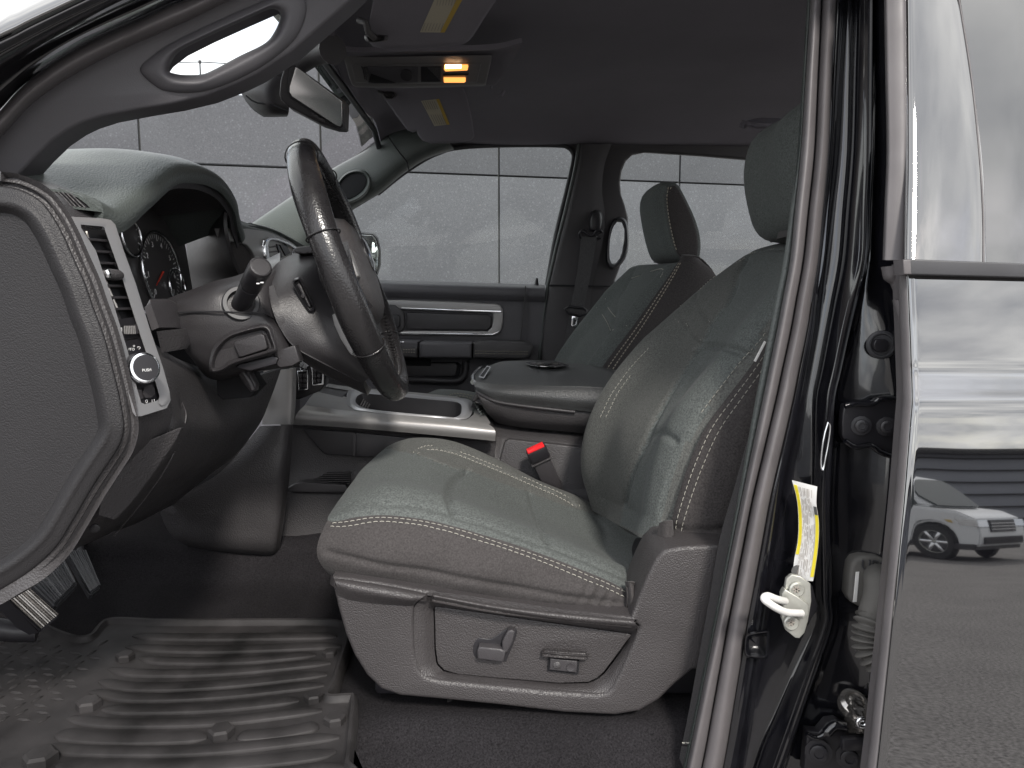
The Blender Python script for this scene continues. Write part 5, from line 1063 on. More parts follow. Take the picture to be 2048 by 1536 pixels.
# turn-signal stalk
c0 = U(483, 606, 1.055); c1_ = U(521, 534, .985); ax = (c1_ - c0).normalized()
lathe('stalk_boot', [(.024, -.015), (.026, 0), (.024, .004), (.019, .004), (.018, -.004)], c0 - ax * .002, (ax + Vector((0, -.6, 0))).normalized(), M['rubber_dark'], sc, 32)
lathe('turn_signal_stalk', [(.0125, -.01), (.0130, .02), (.0140, .045), (.0145, .050), (.0138, .051), (.0138, .052), (.0145, .053), (.0150, .078), (.0152, .090), (.0148, .094)], c0, ax, M['black'], sc, 32)
lathe('stalk_cap', [(.0150, .094), (.0150, .098), (.0138, .101), (.0120, .102), (.0115, .1012), (0, .1014)], c0, ax, M['column'], sc, 32)
for k, x in enumerate((516, 524)): rbox('stalk_mark', U(x, 567 - 2 * k, .985), (.004, .001, .0016), M['mark'], sc, 0)

sw = part('steering_wheel', (-.25, 1.2, 1.33), label='black leather steering wheel seen almost edge on')
WC = U(706, 547, 1.20); wt = Vector((.335, 0, -.942)).normalized(); wy = Vector((-.085, 1, -.02)).normalized(); wt = (wt - wy * wt.dot(wy)).normalized(); wnrm = wt.cross(wy) * -1.0; wnrm = wnrm if wnrm.x > 0 else -wnrm; WR_ = .196
def wp(a, r=WR_, off=0.0): return WC + (wt * math.cos(a) + wy * math.sin(a)) * r + wnrm * off      # a=0 bottom, pi top, -pi/2 near side
# rim: fat at the ten-to-two grips
n_a, n_s = 120, 22
bm = bmesh.new(); rings = []
for i in range(n_a):
    a = 2 * math.pi * i / n_a; rad = (wt * math.cos(a) + wy * math.sin(a))
    grip = sum(math.exp(-(((a - g + math.pi) % (2 * math.pi) - math.pi) / .38) ** 2) for g in (math.pi * .70, -math.pi * .70 + 2 * math.pi, math.pi * .38, 2 * math.pi - math.pi * .38))
    ra, rb = .0175 + .0025 * grip, .0195 + .0035 * grip; ring = []
    for k in range(n_s):
        t = 2 * math.pi * k / n_s; seam = -.0016 * math.exp(-(((t - math.pi + math.pi) % (2 * math.pi) - math.pi) / .16) ** 2)
        inner = -.0014 * math.exp(-(((t - math.pi)) / .2) ** 2)
        ring.append(bm.verts.new(WC + rad * (WR_ + (ra + inner) * math.cos(t)) + wnrm * ((rb + inner) * math.sin(t) * (1 + .0))))
    rings.append(ring)
for i in range(n_a):
    A_, B_2 = rings[i], rings[(i + 1) % n_a]
    for k in range(n_s): bm.faces.new((A_[k], A_[(k + 1) % n_s], B_2[(k + 1) % n_s], B_2[k]))
from_bm('rim', bm, M['leather'], sw, 70)
# cross seams in the leather at each grip end and the laced seam inside the rim
for a in (math.pi * .57, -math.pi * .57, math.pi * .84, -math.pi * .84, math.pi * .30, -math.pi * .30):
    rad = (wt * math.cos(a) + wy * math.sin(a)); g_ = .0012
    tube('leather_seam', [WC + rad * (WR_ + .0205 * math.cos(t)) + wnrm * (.0232 * math.sin(t)) for t in np.linspace(0, 2 * math.pi, 25)[:-1]], .0011, M['leather'], sw, 6, closed=True)
bm_l = []
for i in range(150):
    a = 2 * math.pi * i / 150; rad = (wt * math.cos(a) + wy * math.sin(a)); tg = (-wt * math.sin(a) + wy * math.cos(a))
    for s_ in (-1, 1):
        p = WC + rad * (WR_ - .0185) + wnrm * .009
        bm_l.append((np.array([tuple(p + tg * .0008), tuple(p + wnrm * (.0042 * s_) + tg * .0045 - rad * .0008)]), [tuple((wnrm * .5 - rad))] * 2))
stitches('lacing', bm_l, M['leather'], sw, dash=.0055, gap=.01, r=.0011, lift=.0012)
# hub back cover seen from the side, airbag front, spokes
hb = net([[(534, 572, 1.09), (540, 545, 1.12), (560, 522, 1.17), (600, 502, 1.22), (645, 486, 1.28)],
          [(545, 620, 1.07), (560, 590, 1.085), (590, 560, 1.11), (630, 530, 1.15), (668, 510, 1.20)],
          [(562, 660, 1.07), (590, 635, 1.075), (625, 610, 1.09), (660, 585, 1.12), (695, 560, 1.16)],
          [(588, 692, 1.075), (615, 675, 1.075), (650, 655, 1.085), (685, 635, 1.10), (715, 610, 1.14)],
          [(640, 722, 1.09), (665, 712, 1.085), (690, 700, 1.09), (715, 685, 1.10), (735, 670, 1.13)],
          [(725, 766, 1.13), (735, 758, 1.12), (745, 750, 1.12), (755, 742, 1.12), (765, 735, 1.14)]], 8, 8); hb.build('hub_cover', M['column'], sw, .01)
net([[(534, 574, 1.09), (548, 622, 1.07), (564, 662, 1.07), (590, 695, 1.075), (642, 725, 1.09), (726, 768, 1.13)], [(545, 580, 1.16), (555, 640, 1.15), (575, 690, 1.15), (605, 722, 1.15), (660, 755, 1.15), (735, 790, 1.18)], [(560, 590, 1.25), (570, 640, 1.25), (590, 690, 1.25), (620, 725, 1.25), (670, 752, 1.25), (738, 785, 1.25)]], 8, 8).build('hub_base', M['column'], sw, .01)
plate('top_cap', [[(586, 500), (592, 494), (636, 490), (640, 500), (632, 506), (604, 508), (590, 506)]], 1.18, .06, M['plastic'], sw, bevel=3)
nest('paddle_well', [([(585, 562), (594, 555), (604, 560), (628, 608), (631, 620), (622, 626), (612, 620), (590, 578)], 1.085), ([(588, 564), (595, 559), (602, 563), (625, 609), (627, 618), (621, 622), (614, 617), (593, 578)], 1.078), ([(591, 567), (596, 563), (600, 566), (621, 609), (623, 615), (620, 618), (616, 614), (596, 577)], 1.088)], M['black'], sw, n=60)
plate('audio_paddle', [[(593, 569), (597, 566), (601, 569), (620, 610), (621, 615), (617, 615), (597, 577)]], lambda x, y: 1.082, .01, M['column'], sw, bevel=2.5)
lathe('paddle_dot', [(.003, 0), (.003, .002), (0, .0025)], U(607, 592, 1.081), (-.2, -1, .1), M['column'], sw, 14)
# near spoke: leather root, and the pale lower spoke insert
net([[(628, 500, 1.06), (645, 490, 1.03), (668, 488, 1.0)], [(640, 560, 1.05), (660, 560, 1.02), (690, 560, 1.0)], [(668, 612, 1.06), (690, 612, 1.03), (712, 612, 1.01)], [(688, 622, 1.08), (705, 628, 1.05), (725, 632, 1.02)]], 8, 8).build('spoke', M['leather'], sw, .02)
plate('spoke_insert', [[(664, 630), (674, 625), (690, 640), (718, 705), (722, 722), (700, 708), (682, 680), (668, 650)]], lambda x, y: 1.072 - (x - 664) * .0002, .012, M['silver'], sw, bevel=2)
# airbag cover faces the driver: seen as a sliver inside the rim
ab = []
for i in range(13):
    a = math.radians(20 + 320 * i / 12)
def hubp(a, r, off): return WC + (wt * math.cos(a) * .95 + wy * math.sin(a)) * r + wnrm * off
bm = bmesh.new(); rg = []
for r_, off in ((.105, -.03), (.105, .005), (.098, .018), (.08, .026), (.04, .031), (.012, .032)):
    rg.append([bm.verts.new(hubp(2 * math.pi * k / 48, r_ * (1 - .12 * math.cos(2 * math.pi * k / 48 * 2)), off)) for k in range(48)])
for A_, B_2 in zip(rg, rg[1:]):
    for k in range(48): bm.faces.new((A_[k], A_[(k + 1) % 48], B_2[(k + 1) % 48], B_2[k]))
bm.faces.new(rg[-1]); from_bm('airbag_cover', bm, M['plastic'], sw, 60)
for s_ in (1, -1):
    for aa, rr in ((.5, 0), (.5, 0)): pass
    a = math.pi / 2 * s_
    rbox('spoke_arm', WC + wy * (.145 * s_) + wt * .01 + wnrm * -.006, (.03, .09, .06), M['leather'], sw, .01, rot=Matrix((wnrm, wy, wt)).transposed())
    rbox('thumb_buttons', WC + wy * (.118 * s_) + wt * -.004 + wnrm * .014, (.012, .034, .045), M['silver'], sw, .004, rot=Matrix((wnrm, wy, wt)).transposed())
rbox('spoke_arm', WC + wt * .145 + wnrm * -.01, (.025, .06, .09), M['silver'], sw, .008, rot=Matrix((wnrm, wy, wt)).transposed())
lathe('emblem', [(.026, 0), (.028, .004), (.02, .007), (0, .008)], WC + wnrm * .030 - wt * .02, wnrm, M['chrome'], sw, 32)
# ============================================================ driver's windshield pillar and what hangs at the windshield header
wpil = part('windshield_pillar', (-.4, .9, 1.5), label='driver side windshield pillar trim with its open grab handle, nearest the camera')
low_e = [(27, 360), (68, 314), (103, 280), (137, 257), (164, 244), (205, 231), (280, 217), (342, 207), (410, 191), (472, 167), (513, 147), (581, 103), (622, 68), (697, 3), (760, -60)]
top_e = [(0, 280), (30, 245), (60, 214), (100, 184), (140, 158), (190, 130), (250, 100), (320, 70), (380, 42), (440, 12), (480, -10), (540, -40), (600, -70)]
hole = [(338, 141), (345, 120), (362, 101), (410, 76), (478, 45), (530, 22), (546, 18), (558, 23), (561, 36), (548, 66), (528, 88), (478, 113), (427, 140), (403, 149), (369, 150), (349, 147)]
PD = lambda x, y: .872 + x * .000155 + (y - 150) * .00012
def tri(p, k):  # radial growth of the hole outline about its centre
    c = np.mean(np.array(p), 0); return [(c[0] + (x - c[0]) * k[0], c[1] + (y - c[1]) * k[1]) for x, y in p]
h1 = [(281, 140), (305, 112), (340, 88), (400, 58), (470, 26), (530, 0), (575, -20), (604, -10), (612, 22), (596, 68), (560, 106), (512, 139), (444, 171), (393, 184), (342, 183), (312, 172)]
h2 = [(300, 141), (318, 115), (348, 92), (404, 64), (473, 33), (530, 8), (566, -6), (592, 2), (598, 26), (584, 66), (552, 99), (504, 130), (438, 161), (394, 174), (348, 173), (322, 164)]
h3 = [(326, 143), (335, 118), (356, 98), (408, 72), (476, 41), (530, 17), (550, 11), (568, 18), (574, 34), (562, 66), (538, 92), (486, 122), (430, 150), (402, 162), (364, 163), (340, 157)]
plate('trim', [[(-60, 330)] + [(x - 14, y - 16) for x, y in top_e] + [(760, -90)] + low_e[::-1] + [(0, 362), (-60, 420)], h2], PD, .04, M['pillar_trim'], wpil, bevel=6)
nest('grab_handle', [(h1, lambda x, y: PD(x, y) + .004), (h1, lambda x, y: PD(x, y) - .002), (h2, lambda x, y: PD(x, y) - .007), (h3, lambda x, y: PD(x, y) - .008), (hole, lambda x, y: PD(x, y) + .006), (tri(hole, (1.02, 1.04)), lambda x, y: PD(x, y) + .03)], M['pillar_trim'], wpil, fill=False, n=160, sub=4)
# rubber door seal and glossy frame beyond, towards the outside
b1 = [(-80, 300), (0, 219), (30, 186), (62, 158), (110, 124), (160, 94), (215, 68), (270, 45), (330, 16), (383, -5), (450, -34), (560, -80)]
b2 = [(-80, 350), (0, 276), (30, 243), (60, 211), (100, 181), (140, 155), (190, 127), (250, 97), (320, 67), (380, 40), (445, 8), (560, -45)]
sl = part('door_seal', (-.4, .85, 1.5), label='rounded grey rubber seal along the driver windshield pillar')
rows_ = []
for (a, b), (c, d_) in zip(b1, b2):
    t = lambda q: (a + (c - a) * q, b + (d_ - b) * q); z_ = PD(a, b)
    rows_.append([(*t(0), z_ - .002), (*t(.12), z_ - .018), (*t(.45), z_ - .026), (*t(.8), z_ - .016), (*t(.95), z_ - .002), (*t(1.04), z_ + .02)])
net(rows_, 6, 5).build('seal', M['rubber'], sl, .004)
rings3 = [(-80, -30), (-20, 8)]
def strip(name, A_, B_2, d0, d1, bulge, m, parent, th=.008, dA=None):
    rows_ = []
    for (a, b), (c, d_) in zip(A_, B_2):
        t = lambda q: (a + (c - a) * q, b + (d_ - b) * q); k = a * .00015
        rows_.append([(*t(0), d0 + k), (*t(.3), (d0 * .7 + d1 * .3) - bulge + k), (*t(.7), (d0 * .3 + d1 * .7) - bulge + k), (*t(1), d1 + k)])
    return net(rows_, 6, 5).build(name, m, parent, th)
o1 = [(-80, 70), (0, 22), (30, 8), (60, -6), (110, -28), (160, -50), (215, -75), (270, -100), (330, -126), (383, -150), (450, -180), (560, -228)]
o2 = [(-80, 122), (0, 84), (30, 70), (60, 54), (110, 30), (160, 6), (215, -20), (270, -46), (330, -74), (383, -100), (450, -132), (560, -182)]
o3 = [(-80, 150), (0, 104), (30, 88), (60, 72), (110, 46), (160, 22), (215, -4), (270, -30), (330, -58), (383, -84), (450, -116), (560, -166)]
o4 = [(-80, 200), (0, 140), (30, 120), (60, 102), (110, 74), (160, 48), (215, 20), (270, -6), (330, -34), (383, -60), (450, -92), (560, -142)]
o5 = [(-80, 252), (0, 182), (30, 156), (60, 132), (110, 100), (160, 72), (215, 46), (270, 22), (330, -6), (383, -30), (450, -60), (560, -108)]
ap = part('door_aperture', (-.5, .82, 1.5), label='glossy black painted frame above the windshield pillar')
strip('roof_gutter', o1, o2, .80, .775, .012, M['paint'], ap); strip('gutter_edge', o2, o3, .774, .79, .004, M['rubber_dark'], ap)
strip('frame_step', o3, o4, .79, .815, .006, M['pillar'], ap); strip('frame_channel', o4, o5, .815, .845, -.006, M['pillar'], ap); strip('frame_flange', o5, b1, .845, .872, -.004, M['pillar'], ap)

# ---- rear-view mirror and the sensor pod behind it
rm = part('rear_view_mirror', (-.45, 1.62, 1.6), label='rear view mirror with dark housing hanging at the windshield')
MD = lambda x, y: 1.50 + (x - 620) * .0005 + (y - 195) * .0003
z2 = lambda x, y: (400 + x * .15625, 60 + y * .15625)
gl = [z2(*q) for q in ((1225, 475), (1260, 490), (1815, 915), (1818, 1200), (1790, 1235), (1740, 1215), (1180, 850), (1145, 790), (1150, 720))]
hs = [z2(*q) for q in ((1075, 465), (1130, 438), (1190, 436), (1225, 455), (1845, 900), (1855, 940), (1845, 1240), (1815, 1255), (1730, 1250), (1540, 1195), (1120, 975), (1030, 890), (1010, 820), (1025, 640))]
fr_ = [z2(*q) for q in ((1140, 500), (1190, 465), (1230, 462), (1260, 478), (1835, 905), (1840, 940), (1830, 1235), (1800, 1250), (1735, 1232), (1165, 875), (1120, 800), (1115, 720))]
plate('housing', [hs], lambda x, y: MD(x, y) + .006, .045, M['plastic_fine'], rm, bevel=5)
plate('frame', [fr_], lambda x, y: MD(x, y) + .001, .02, M['black'], rm, bevel=2)
plate('glass', [gl], lambda x, y: MD(x, y) - .001, .004, M['mirror_soft'], rm, bevel=.5)
for q in ((1425, 1050, 1505, 1130), (1510, 1110, 1590, 1175)):
    a, b = z2(q[0], q[1]), z2(q[2], q[3]); plate('mirror_button', [[a, (b[0], b[1] - 5), b, (a[0], a[1] + 6)]], lambda x, y: MD(x, y) - .002, .006, M['plastic'], rm, bevel=.8)
podr = [[z2(*q) + (dd,) for q, dd in zip(r, dl)] for r, dl in (
    (((430, 690), (520, 640), (700, 560), (880, 470), (1060, 400)), (1.66, 1.62, 1.60, 1.60, 1.62)),
    (((520, 800), (580, 780), (740, 720), (900, 680), (1100, 620)), (1.65, 1.60, 1.575, 1.575, 1.60)),
    (((600, 930), (660, 900), (790, 880), (920, 880), (1120, 860)), (1.65, 1.60, 1.575, 1.575, 1.60)),
    (((690, 1030), (740, 1010), (840, 1000), (960, 1000), (1140, 985)), (1.655, 1.61, 1.585, 1.585, 1.605)),
    (((800, 1105), (840, 1095), (920, 1090), (1010, 1085), (1130, 1080)), (1.67, 1.63, 1.61, 1.61, 1.62)),
    (((820, 1115), (860, 1115), (940, 1115), (1030, 1113), (1110, 1110)), (1.70, 1.68, 1.67, 1.67, 1.67)))]
net(podr, 7, 7).build('sensor_pod', M['plastic_fine'], rm, .01)
tube('pod_seam', [U(*(z2(*q) + (1.578,))) for q in ((590, 840), (660, 900), (740, 935), (840, 945), (920, 955), (1020, 1000), (1130, 1040))], .0018, M['void'], rm, 6)
tube('mirror_arm', [U(*(z2(x, y) + (dd,))) for x, y, dd in ((1020, 560, 1.62), (1200, 430, 1.60), (1420, 320, 1.58), (1640, 260, 1.56), (1700, 250, 1.54))], [.030, .026, .023, .025, .028], M['plastic_fine'], rm, 16)
tube('arm_joint', [U(*(z2(x, y) + (dd,))) for x, y, dd in ((1425, 318, 1.58), (1440, 312, 1.58))], .0255, M['black'], rm, 16)
# ---- header trim under the headliner edge, overhead console
oc = part('overhead_console', (-.2, 1.75, 1.83), label='overhead console with two map lamps, one brightly lit')
OD = lambda x, y: 1.80 + (140 - y) * -.0016 * -1
def oz(x, y): return (600 + x * .3418, y * .3418)
cb = [[oz(x, y) + (dd,) for x, y, dd in r] for r in (
    ((150, 100, 1.45), (180, 240, 1.60), (260, 480, 1.76), (330, 510, 1.82)),
    ((230, 290, 1.60), (250, 330, 1.66), (310, 480, 1.77), (380, 506, 1.83)),
    ((600, 300, 1.62), (600, 330, 1.68), (600, 500, 1.79), (620, 515, 1.85)),
    ((1100, 290, 1.62), (1115, 320, 1.68), (1090, 490, 1.79), (1080, 505, 1.85)),
    ((1300, 250, 1.60), (1260, 330, 1.66), (1180, 460, 1.77), (1120, 500, 1.84)))]
net(cb, 6, 6).build('console_base', M['headliner'], oc, .01)
CO = lambda x, y: 1.66 + (y - 112) * .0016
co_ = [oz(*q) for q in ((250, 322), (420, 330), (700, 326), (1000, 320), (1120, 320), (1118, 345), (1085, 485), (1070, 492), (800, 500), (500, 504), (320, 500), (300, 490), (285, 450))]
ci_ = [oz(*q) for q in ((298, 375), (480, 376), (760, 370), (1060, 368), (1035, 478), (760, 486), (480, 488), (322, 482))]
plate('bezel', [co_], CO, .02, M['light_trim'], oc, bevel=4)
plate('panel', [ci_], lambda x, y: CO(x, y) - .003, .01, M['light_trim'], oc, bevel=2)
plate('glasses_door', [[oz(*q) for q in ((400, 385), (690, 388), (690, 480), (560, 488), (400, 486), (355, 400))]], lambda x, y: CO(x, y) - .007, .008, M['pillar_trim'], oc, bevel=4)
plate('finger_recess', [[oz(*q) for q in ((415, 430), (560, 484), (440, 486), (400, 480))]], lambda x, y: CO(x, y) - .009, .004, M['void'], oc, bevel=.5)
for k in range(3): tube('grip_rib', [U(*(oz(362 + 12 * k, 392 + 2 * k) + (1.685,))), U(*(oz(378 + 12 * k, 462 + 4 * k) + (1.73,)))], .0018, M['plastic'], oc, 6)
lathe('release_button', [(.013, 0), (.013, .003), (0, .004)], U(*(oz(623, 438) + (1.70,))), (0, -.7, -.7), M['black'], oc, 20)
plate('switch_well', [[oz(*q) for q in ((706, 390), (828, 388), (826, 478), (708, 480))]], lambda x, y: CO(x, y) - .006, .004, M['black'], oc, bevel=.8)
plate('switch_flap', [[oz(*q) for q in ((745, 392), (826, 392), (824, 474))]], lambda x, y: CO(x, y) - .0085, .004, M['plastic'], oc, bevel=.8)
plate('map_lamp', [[oz(*q) for q in ((846, 376), (982, 377), (984, 386), (978, 408), (850, 414), (842, 404))]], lambda x, y: CO(x, y) - .008, .006, M['lamp2'], oc, bevel=1.2)
plate('lamp_core', [[oz(*q) for q in ((850, 378), (942, 377), (944, 396), (850, 400))]], lambda x, y: CO(x, y) - .0095, .004, M['lamp'], oc, bevel=.8)
plate('map_lamp', [[oz(*q) for q in ((840, 452), (968, 452), (968, 474), (960, 480), (842, 480))]], lambda x, y: CO(x, y) - .008, .006, M['lamp2'], oc, bevel=1.2)
plate('lamp_switch', [[oz(*q) for q in ((838, 430), (988, 428), (985, 440), (838, 444))]], lambda x, y: CO(x, y) - .007, .004, M['black'], oc, bevel=.8)
# ---- sun visors with their printed labels
def visor(label, out_, dfun, lab, band, lines, hinge, dclip):
    v = part('sun_visor', tuple(U(*out_[0], dfun(*out_[0]))), label=label)
    plate('visor', [out_], dfun, .022, M['headliner'], v, bevel=5)
    f2 = lambda x, y: dfun(x, y) - .0012
    plate('warning_label', [lab], f2, .001, M['manila'], v, bevel=.1)
    plate('label_band', [band], lambda x, y: dfun(x, y) - .0018, .0008, M['tan'], v, bevel=.1)
    bm = bmesh.new()
    for (a, b) in lines:
        d_ = Vector((b[0] - a[0], b[1] - a[1])).normalized(); nrm = Vector((-d_.y, d_.x)) * .6
        bm.faces.new([bm.verts.new(U(q[0], q[1], dfun(*q) - .0022)) for q in ((a[0] + nrm.x, a[1] + nrm.y), (b[0] + nrm.x, b[1] + nrm.y), (b[0] - nrm.x, b[1] - nrm.y), (a[0] - nrm.x, a[1] - nrm.y))])
    o = from_bm('label_print', bm, M['ink_pale'], v); o['kind'] = 'stuff'
    tube('hinge_arm', [U(*q) for q in hinge[0]], .006, M['plastic'], v, 10)
    nest('hinge_cup', [([oz(*q) for q in hinge[1]], dclip), ([((x - cx_) * .75 + cx_, (y - cy_) * .75 + cy_) for (x, y), (cx_, cy_) in ((oz(*q), oz(*np.mean(hinge[1], 0))) for q in hinge[1])], dclip - .008), ([((x - cx_) * .5 + cx_, (y - cy_) * .5 + cy_) for (x, y), (cx_, cy_) in ((oz(*q), oz(*np.mean(hinge[1], 0))) for q in hinge[1])], dclip + .004)], M['plastic'], v, n=50)
    return v
dA = lambda x, y: 1.36 + (y - 40) * .0014
ln = []
for k in range(7):        # slanted lines of print
    t = k / 6; x0, y0 = 858 + 5 * (k % 1), 0
    a0, a1 = oz(715 + 18 * k, 180), oz(748 + 18 * k, 95); ln.append((a0, a1))
    b0, b1_ = oz(800 + 17 * k, 32), oz(815 + 17 * k, -30); ln.append((b0, b1_))
visor('driver sun visor with pale warning label, at the top edge of the picture', [oz(*q) for q in ((385, 195), (400, 130), (425, 0), (450, -160), (1250, -160), (1130, 0), (1010, 190), (985, 220), (945, 244), (700, 265), (480, 266), (420, 255), (390, 225))], dA,
      [oz(*q) for q in ((702, 188), (785, 0), (800, -40), (965, -40), (948, 0), (846, 190))], [oz(*q) for q in ((820, 190), (915, 0), (935, -40), (965, -40), (948, 0), (846, 190))], ln, ([(*oz(345, 120), 1.36), (*oz(385, 130), 1.35), (*oz(400, 190), 1.36), (*oz(440, 222), 1.37)], [(375, 210), (400, 202), (500, 205), (516, 216), (505, 238), (440, 250), (390, 244)]), 1.38)
dB = lambda x, y: 2.06 + (y - 190) * .0014
ln = []
for k in range(6):
    a0, a1 = oz(720 + 13 * k, 592), oz(742 + 13 * k, 640); ln.append((a0, a1)); b0, b1_ = oz(765 + 13 * k, 670), oz(792 + 13 * k, 728); ln.append((b0, b1_))
visor('passenger sun visor with small pale label, below the overhead console', [oz(*q) for q in ((430, 505), (470, 530), (500, 585), (560, 670), (625, 755), (655, 768), (680, 762), (688, 785), (712, 815), (760, 834), (900, 832), (1000, 815), (1018, 795), (1005, 690), (975, 560), (950, 500))], dB,
      [oz(*q) for q in ((708, 590), (814, 578), (876, 728), (786, 738))], [oz(*q) for q in ((796, 580), (814, 578), (876, 728), (858, 730))], ln, ([(*oz(465, 535), 2.06), (*oz(490, 550), 2.05), (*oz(515, 560), 2.055)], [(478, 545), (500, 535), (545, 536), (566, 555), (550, 578), (510, 582), (488, 570)]), 2.05)
tube('windshield_header_seal', [Vector((-.43, 1.42, 1.835)), Vector((-.435, 1.7, 1.84)), Vector((-.435, 2.1, 1.83)), Vector((-.42, 2.36, 1.80)), Vector((-.42, 2.44, 1.76))], .009, M['rubber_dark'], T, 8)
# ============================================================ near centre pillar, seen in the open doorway, and the closed rear door
RY = [-90, 0, 150, 300, 420, 520, 600, 660, 740, 800, 900, 1000, 1100, 1200, 1250, 1350, 1430, 1500, 1620]
def col(ys, xs): return list(np.interp(RY, ys, xs))
Yk = [-90, 0, 300, 520, 660, 800, 1000, 1250, 1500, 1620]
C = dict(
 t0=col(Yk, [1618, 1615, 1598, 1568, 1540, 1512, 1476, 1428, 1376, 1350]),
 s0=col(Yk, [1625, 1621, 1602, 1580, 1554, 1525, 1483, 1432, 1380, 1354]),
 s1=col(Yk, [1636, 1632, 1615, 1592, 1566, 1538, 1494, 1444, 1392, 1366]),
 s2=col(Yk, [1647, 1644, 1630, 1607, 1582, 1552, 1505, 1456, 1411, 1386]),
 s3=col(Yk, [1663, 1660, 1645, 1622, 1598, 1568, 1522, 1474, 1434, 1410]),
 s4=col(Yk, [1676, 1673, 1659, 1637, 1614, 1586, 1540, 1494, 1453, 1430]),
 p1=col(Yk, [1688, 1685, 1668, 1643, 1626, 1600, 1560, 1520, 1480, 1460]),
 p2=col(Yk, [1714, 1712, 1703, 1685, 1660, 1634, 1628, 1630, 1525, 1490]),
 p3=col(Yk, [1721, 1719, 1711, 1697, 1672, 1648, 1640, 1644, 1545, 1505]),
 p4=col(Yk, [1740, 1738, 1736, 1726, 1692, 1662, 1652, 1656, 1568, 1525]),
 p5=col(Yk, [1744, 1742, 1739, 1730, 1700, 1670, 1660, 1664, 1580, 1540]),
 p6=col(Yk, [1772, 1771, 1776, 1770, 1790, 1800, 1786, 1762, 1738, 1725]),
 r0=col(Yk, [1768, 1768, 1773, 1765, 1795, 1801, 1786, 1762, 1737, 1724]),
 r1=col(Yk, [1812, 1812, 1815, 1812, 1818, 1823, 1807, 1783, 1757, 1744]))
SH = list(np.interp(RY, [-90, 0, 520, 1000, 1620], [.075, .068, .025, .0, -.01]))      # the cab side leans inward towards the roof
def sheet(cols, nu=4, nv=5):
    return net([[(C[c][i] + dx_, RY[i], dd + SH[i]) for c, dx_, dd in cols] for i in range(len(RY))], nu, nv)
np_ = part('center_pillar', (.3, .88, .8), label='driver side gloss black centre pillar with striker and stickers')
sheet([('t0', 6, .97), ('t0', -1, .905), ('t0', 1, .89), ('s0', 0, .888), ('s0', 3, .90)]).build('inner_trim', M['pad'], np_, .004)
sheet([('s0', 0, .888), ('s0', 3, .868), ('s1', 0, .860), ('s2', -3, .868), ('s2', 0, .880), ('s2', 3, .866), ('s3', 0, .856), ('s4', -3, .866), ('s4', 0, .885)], 4, 4).build('door_seal', M['rubber'], np_, .003)
sheet([('s4', -3, .895), ('s4', 1, .872), ('p1', 0, .874), ('p1', 8, .884), ('p2', -6, .880), ('p2', 0, .866), ('p3', 0, .852), ('p4', -4, .838), ('p4', 0, .836), ('p5', 1, .842), ('p5', 8, .864), ('p6', -20, .850), ('p6', 0, .832), ('p6', 22, .81)], 4, 5).build('pillar_panel', M['pillar'], np_, .006)
def on(x, y, d, off=0): return U(x, y, d)
def shy(y): return float(np.interp(y, RY, SH))
# rubber edge of the rear door
rd = part('rear_door', (.6, .74, 1.0), label='closed black rear door mirroring sky, lot and white SUV')
def sub(cols, y0, y1, nu=4, nv=4):
    idx = [i for i, y in enumerate(RY) if y0 <= y <= y1]
    return net([[(C[c][i] + dx_, RY[i], dd + SH[i]) for c, dx_, dd in cols] for i in idx], nu, nv)
sub([('r0', 0, .80), ('r0', 2, .772), ('r0', 12, .766), ('r1', -10, .762), ('r1', -2, .764), ('r1', 0, .775)], -90, 520).build('edge_rubber', M['rubber'], rd, .004)
sub([('r0', 2, .80), ('r0', 3, .768), ('r0', 9, .760), ('r1', -7, .755), ('r1', 0, .752), ('r1', 2, .765)], 600, 1620).build('edge_rubber', M['rubber'], rd, .004)
tube('rubber_tail', [U(x, y, .80) for x, y in cr([(1782, 532), (1784, 550), (1796, 562), (1806, 600)], 4)], [.010, .0095, .009, .009, .009, .008, .008, .008, .008, .008, .007, .007, .006][:13], M['rubber'], rd, 10)
# door skin below the belt: leans in, gently crowned, with a body crease
def skin(x, z):
    base = .757 - (1.318 - z) * .141
    cr_ = .004 * math.exp(-((z - 1.215) / .012) ** 2)
    return base + (.0035 if z > 1.222 else .0035 * max(0, 1 - (1.222 - z) / .03)) - .012 * max(0, (z - 1.05)) ** 2 + .004 * ((x - .9) / .6) ** 2
edge_ = []
zs = [1.332, 1.325, 1.30, 1.26, 1.235, 1.223, 1.207, 1.192, 1.17, 1.15, 1.10, 1.05, 1.0, .95, .9, .85, .8, .75, .7]
rows_ = []
for z in zs:
    y_px = PXa([(0.40, skin(.4, z), z)])[0][1]; xl_ = float(np.interp(y_px, RY, C['r1'])) + 3
    X0 = UZ(xl_, y_px, z).x if abs(z - ZC) > .02 else (xl_ - 1024) / F * skin(.4, z)
    X0 = (xl_ - 1024) / F * (skin(.4, z) * CP + (ZC - z) * SP)
    edge_.append([Vector((X0 + .004, skin(X0, z) + .04, z)), Vector((X0 + .0005, skin(X0, z) + .022, z)), Vector((X0 - .0035, skin(X0, z) + .012, z)), Vector((X0 - .0015, skin(X0, z) + .0045, z)), Vector((X0 + .002, skin(X0, z) + .0025, z))])
    rows_.append([Vector((X0, skin(X0, z) + .003, z)), Vector((X0 + .004, skin(X0, z), z)), Vector((X0 + .03, skin(X0, z) - .0006, z)), Vector((X0 + .2, skin(.6, z), z)), Vector((1.1, skin(1.1, z), z)), Vector((1.5, skin(1.5, z), z))])
net(rows_, 6, 8).build('door_skin', M['paint'], rd, .004); net(edge_, 6, 5).build('door_edge', M['rubber'], rd, .003)
